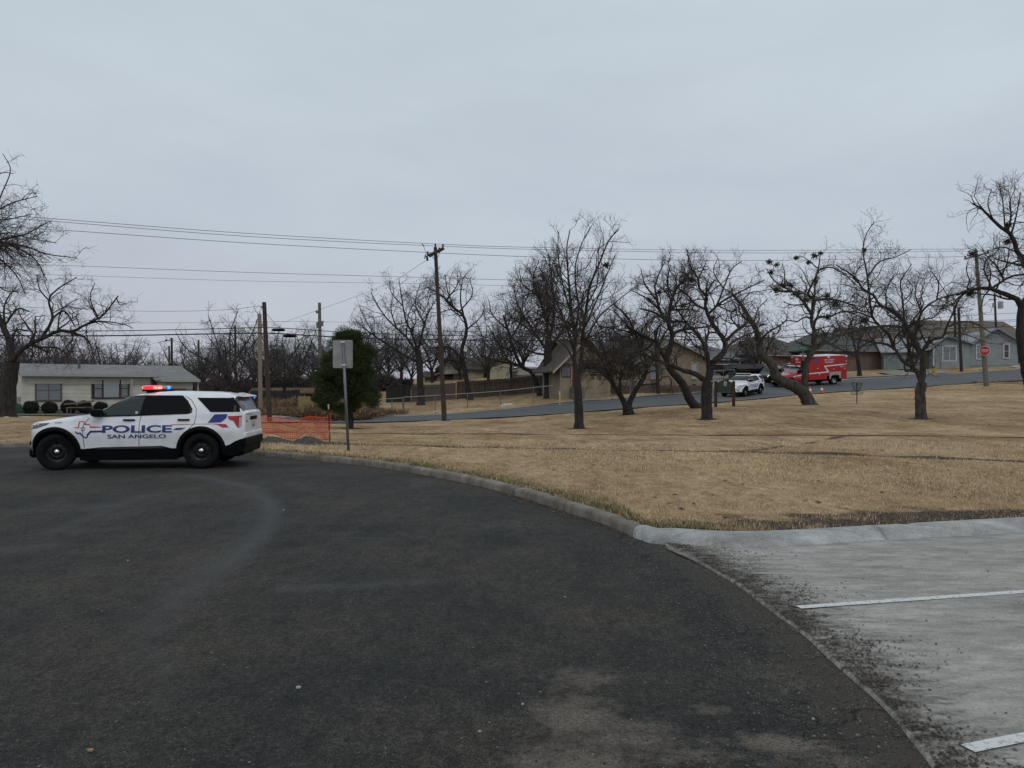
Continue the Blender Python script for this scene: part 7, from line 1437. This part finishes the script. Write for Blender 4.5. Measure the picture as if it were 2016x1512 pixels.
def mound(px, D, rx, ry, h_, label):
    b = gp(px, D); n = 26; ax_ = np.linspace(-1, 1, n); X_, Y_ = np.meshgrid(ax_, ax_, indexing='ij'); r = np.sqrt(X_**2+Y_**2); Z_ = h_*np.clip(1-r**1.25, -.2, 1)*(1+.12*np.sin(X_*7+px)*np.sin(Y_*6))+.015*rng.normal(size=r.shape)*(r < 1)-.02
    idx = np.arange(n*n).reshape(n, n); q = np.stack([idx[:-1, :-1], idx[1:, :-1], idx[1:, 1:], idx[:-1, 1:]], -1).reshape(-1, 4)
    o = np_mesh('dirt_pile', np.stack([X_*rx, Y_*ry, Z_], -1).reshape(-1, 3), q, DIRT, smooth=True); o.location = b; tag(o, label, 'dirt pile')
mound(606, 21.6, .46, .45, .19, 'small grey dirt pile under the middle of the orange safety netting'); mound(534, 21.9, .58, .5, .16, 'grey dirt pile right behind the rear bumper of the near police suv')
rock(636, 22, (.001, .001, .001), 'x', DIRT) if False else None
# orange safety netting
def netting():
    a, c = gp(488, 23.2), gp(650, 21.9); root = empty('safety_fence', a, 0, 'sagging orange plastic safety netting tied to a dark steel stake beside the near police suv', 'safety fence'); O = mat('net_orange', (.62, .085, .028), .6)
    U = (c-a); Lx = U.xy.length; nu, nv = 52, 9
    def pt(u, v):
        top = .72-.10*math.sin(u*math.pi)**2+.03*math.sin(u*19)+(.08 if u > .97 else 0); bot = .02+.04*abs(math.sin(u*11)); hump = .20*math.exp(-((u-.72)/.09)**2)+.14*math.exp(-((u-.28)/.12)**2)
        bot += hump; z = bot+(top-bot)*v; fold = .05*math.sin(u*23+v*3)*(1-v)+.04*math.sin(u*9)*v
        uu = u+.010*math.sin(v*5+u*30)*(1-v)
        return Vector((U.x*uu-U.y/Lx*fold, U.y*uu+U.x/Lx*fold, U.z*u+z))
    V = []; Q = []
    def ribbon(P, wd, vert):
        b = len(V)
        for i, p in enumerate(P):
            dd = (P[min(i+1, len(P)-1)]-P[max(i-1, 0)]).normalized(); s_ = Vector((-dd.z*U.x/Lx, -dd.z*U.y/Lx, 1)) if not vert else Vector((U.x/Lx, U.y/Lx, 0)); s_ = s_.normalized()*wd/2; V.append(p+s_); V.append(p-s_)
        for i in range(len(P)-1): Q.append((b+2*i, b+2*i+1, b+2*i+3, b+2*i+2))
    for i in range(nu+1): ribbon([pt(i/nu, j/10) for j in range(11)], .020, True)
    for j in range(nv+1): ribbon([pt(i/(nu*2), j/nv) for i in range(nu*2+1)], .028 if j in (0, 3, 6, 9) else .009, False)
    np_mesh('net', np.array([tuple(v) for v in V]), np.array(Q), O, root)
    s0 = c-a; t_ = at(646.5, 796, 21.9)-a; P = MB(); P.cyl(s0-Vector((0, 0, .2)), t_, .018, n=6); P.build('stake', mat('stake_dark', (.035, .022, .02), .7), root); P = MB(); d = (t_-s0).normalized(); P.cyl(t_-d*.14, t_+d*.003, .022, n=6); P.build('stake_tip', mat('stake_white', (.4, .4, .4), .6), root)
netting()
# shrubs before the cream house
def shrub(px, D, r, h_, label):
    b = gp(px, 49.5+(px-43)/342*6.5-1.15); n = 5200; u = rng.normal(size=(n, 3)); u /= np.linalg.norm(u, axis=1, keepdims=True); rad = rng.random((n, 1))**.25; p = u*rad*np.array([r, r, h_/2])*(1+.07*np.sin(u[:, :1]*7+px)); p[:, 2] += h_/2; p[:, 2] = np.minimum(p[:, 2], h_*.95+.05*rng.random(n))
    d = u*.6+rng.normal(size=(n, 3))*.6; d /= np.linalg.norm(d, axis=1, keepdims=True); s = np.cross(d, rng.normal(size=(n, 3))); s /= np.linalg.norm(s, axis=1, keepdims=True); V = np.stack([p-s*.02, p+s*.02, p+d*.07], 1).reshape(-1, 3); c = np.array([[.014, .018, .009], [.03, .036, .016], [.022, .024, .014]])[rng.integers(0, 3, n)]
    root = empty('shrub', b, 0, label, 'shrub', 'clipped shrubs before the cream house'); np_mesh('foliage', V, np.arange(3*n).reshape(-1, 3), mat('shrub_leaf', (.02, .03, .01), .8, attr='Col'), root, col=np.repeat(c, 3, 0)); MB().cyl((0, 0, -.1), (0, 0, h_*.5), .05, .03).build('trunk', BARK, root)
for (px, r, h_, lb) in ((61, .46, .85, 'round dark clipped shrub at the left corner of the cream house'), (97, .46, .80, 'round dark clipped shrub under the two pane window of the cream house'), (135, .46, .92, 'dark clipped shrub behind the wooden bench before the cream house'), (166, .42, .88, 'dark clipped shrub between bench and picture window of the cream house'), (198, .44, .78, 'dark clipped shrub under the picture window of the cream house')): shrub(px, 50.3, r, h_, lb)
b = gp(152, 49.4); r_ = empty('bench', b, 0, 'weathered wooden bench with tilted top before the cream house shrubs', 'bench'); WD = mat('weathered_wood', (.13, .10, .07), .9, (.19, .15, .11), 5)
A = MB(); A.prism([(-1.0, .70), (.95, .92), (.95, .80), (-1.0, .60)], 'y', .2, .26); A.build('backrest', WD, r_); A = MB(); A.box(-.55, .95, -.3, .2, .42, .47); A.build('seat', WD, r_)
for x in (-.5, .85):
    for y in (-.25, .15): MB().box(x-.04, x+.04, y-.04, y+.04, -.1, .42).build('leg', WD, r_)
# tarp heap
b = gp(27, 49.0); n = 22; ax_ = np.linspace(-1, 1, n); X_, Y_ = np.meshgrid(ax_, ax_, indexing='ij'); r = np.maximum(np.abs(X_), np.abs(Y_)); Z_ = .78*np.clip(1-r**3, 0, 1)*(.75+.25*np.sin(X_*3+1))+.05*np.sin(X_*9+Y_*5); idx = np.arange(n*n).reshape(n, n); q = np.stack([idx[:-1, :-1], idx[1:, :-1], idx[1:, 1:], idx[:-1, 1:]], -1).reshape(-1, 4)
o = np_mesh('tarp_heap', np.stack([X_*.55, Y_*.5, Z_], -1).reshape(-1, 3), q, mat('tarp_green', (.02, .075, .05), .6), smooth=True); o.location = b; tag(o, 'green tarpaulin thrown over a heap at the left corner of the cream house', 'tarpaulin')
# stump ring by the big tree
for k in range(7):
    a = k*.9; b = gp(15, 41)+Vector((1.1*math.cos(a), 1.1*math.sin(a)-.3, 0)); b.z = G1(b.x, b.y); bm = bmesh.new(); bmesh.ops.create_icosphere(bm, subdivisions=2, radius=.12)
    for v in bm.verts: v.co.x *= 1.5; v.co.z *= .6
    o = bm_obj(bm, 'edging_stone', RK); o.location = b; tag(o, 'pale stone in the ring around the foot of the big tree at the left edge', 'stone', 'stones round the left tree')
# bins and trailer on the drive
b = gp(1442, 74); r_ = empty('trash_bin', b+Vector((0, 0, .1)), 0, 'dark green wheeled trash bin behind the white police suv roof', 'trash bin'); GN = mat('bin_green', (.012, .035, .022), .5); MB().box(-.3, .3, -.35, .35, .06, .80, .04).build('body', GN, r_); MB().box(-.33, .33, -.40, .38, .805, .88, .03).build('lid', GN, r_); MB().cyl((-.3, .3, .1), (.3, .3, .1), .1).build('wheel', TYRE, r_)
b = gp(1432, 79); r_ = empty('storage_box', b, 0, 'white box standing on the tailgate of the black pickup truck', 'box'); zt = at(1, 723, 79).z-b.z; MB().box(-.28, .28, -.3, .3, zt-.28, zt+.02, .04).build('box', mat('box_white', (.5, .5, .5), .5), r_); MB().box(-.3, .3, -.32, .32, zt+.022, zt+.08, .02).build('lid', mat('box_white', (.5, .5, .5)), r_)
# grey flag mark at the pole foot
b = gp(882, 45); o = MB().box(-.12, .12, -.05, .05, 0, .16, .02).build('marker_flag', mat('blue_flag', (.08, .12, .25), .6)); o.location = b; tag(o, 'small blue marking flag at the foot of the brown utility pole', 'flag')

# ---------------------------------------------------------------- parts drawn in one go become one object each
SPLIT = {'headlight': 0, 'headlight_lamp': 0, 'fog_lamp_recess': 0, 'tail_light': 0, 'posts': 'post', 'insulators': 'insulator', 'rails': 'rail', 'bolts': 'bolt', 'rafter_tails': 'rafter', 'porch_post': 0, 'marker_light': 0, 'crawl_vent': 0,
         'roof_vent': 0, 'window_bars': 'window_bar', 'crossarm': 0, 'rake_board': 0, 'fascia': 0, 'grille_bars': 'grille_bar', 'rim_holes': 'rim_hole', 'meter_box': 0, 'underbody': 0, 'step': 0, 'transformer': 0, 'outlet_cap': 0, 'bull_bar': 0, 'front_bumper': 0}
def islands(me):
    n = len(me.vertices); par = list(range(n))
    def f(a):
        while par[a] != a: par[a] = par[par[a]]; a = par[a]
        return a
    for e in me.edges:
        a, b = f(e.vertices[0]), f(e.vertices[1])
        if a != b: par[a] = b
    g = {}
    for i in range(n): g.setdefault(f(i), []).append(i)
    return list(g.values())
done = {}
for o in [o for o in C.objects if o.type == 'MESH' and o.name.split('.')[0] in SPLIT]:
    base = o.name.split('.')[0]; new = SPLIT[base] or base; isl = islands(o.data)
    if len(isl) < 2: continue
    if o.data.name not in done:
        src = o.data; L_ = []
        for ids in isl:
            mp = {v: k for k, v in enumerate(ids)}; me = bpy.data.meshes.new(new)
            me.from_pydata([src.vertices[v].co[:] for v in ids], [], [[mp[v] for v in p.vertices] for p in src.polygons if p.vertices[0] in mp]); me.materials.append(src.materials[0]); L_.append(me)
        done[o.data.name] = L_
    for k, me in enumerate(done[o.data.name]):
        c = bpy.data.objects.new(new, me); C.objects.link(c); c.parent = o.parent; c.matrix_local = o.matrix_local.copy()
    bpy.data.objects.remove(o)
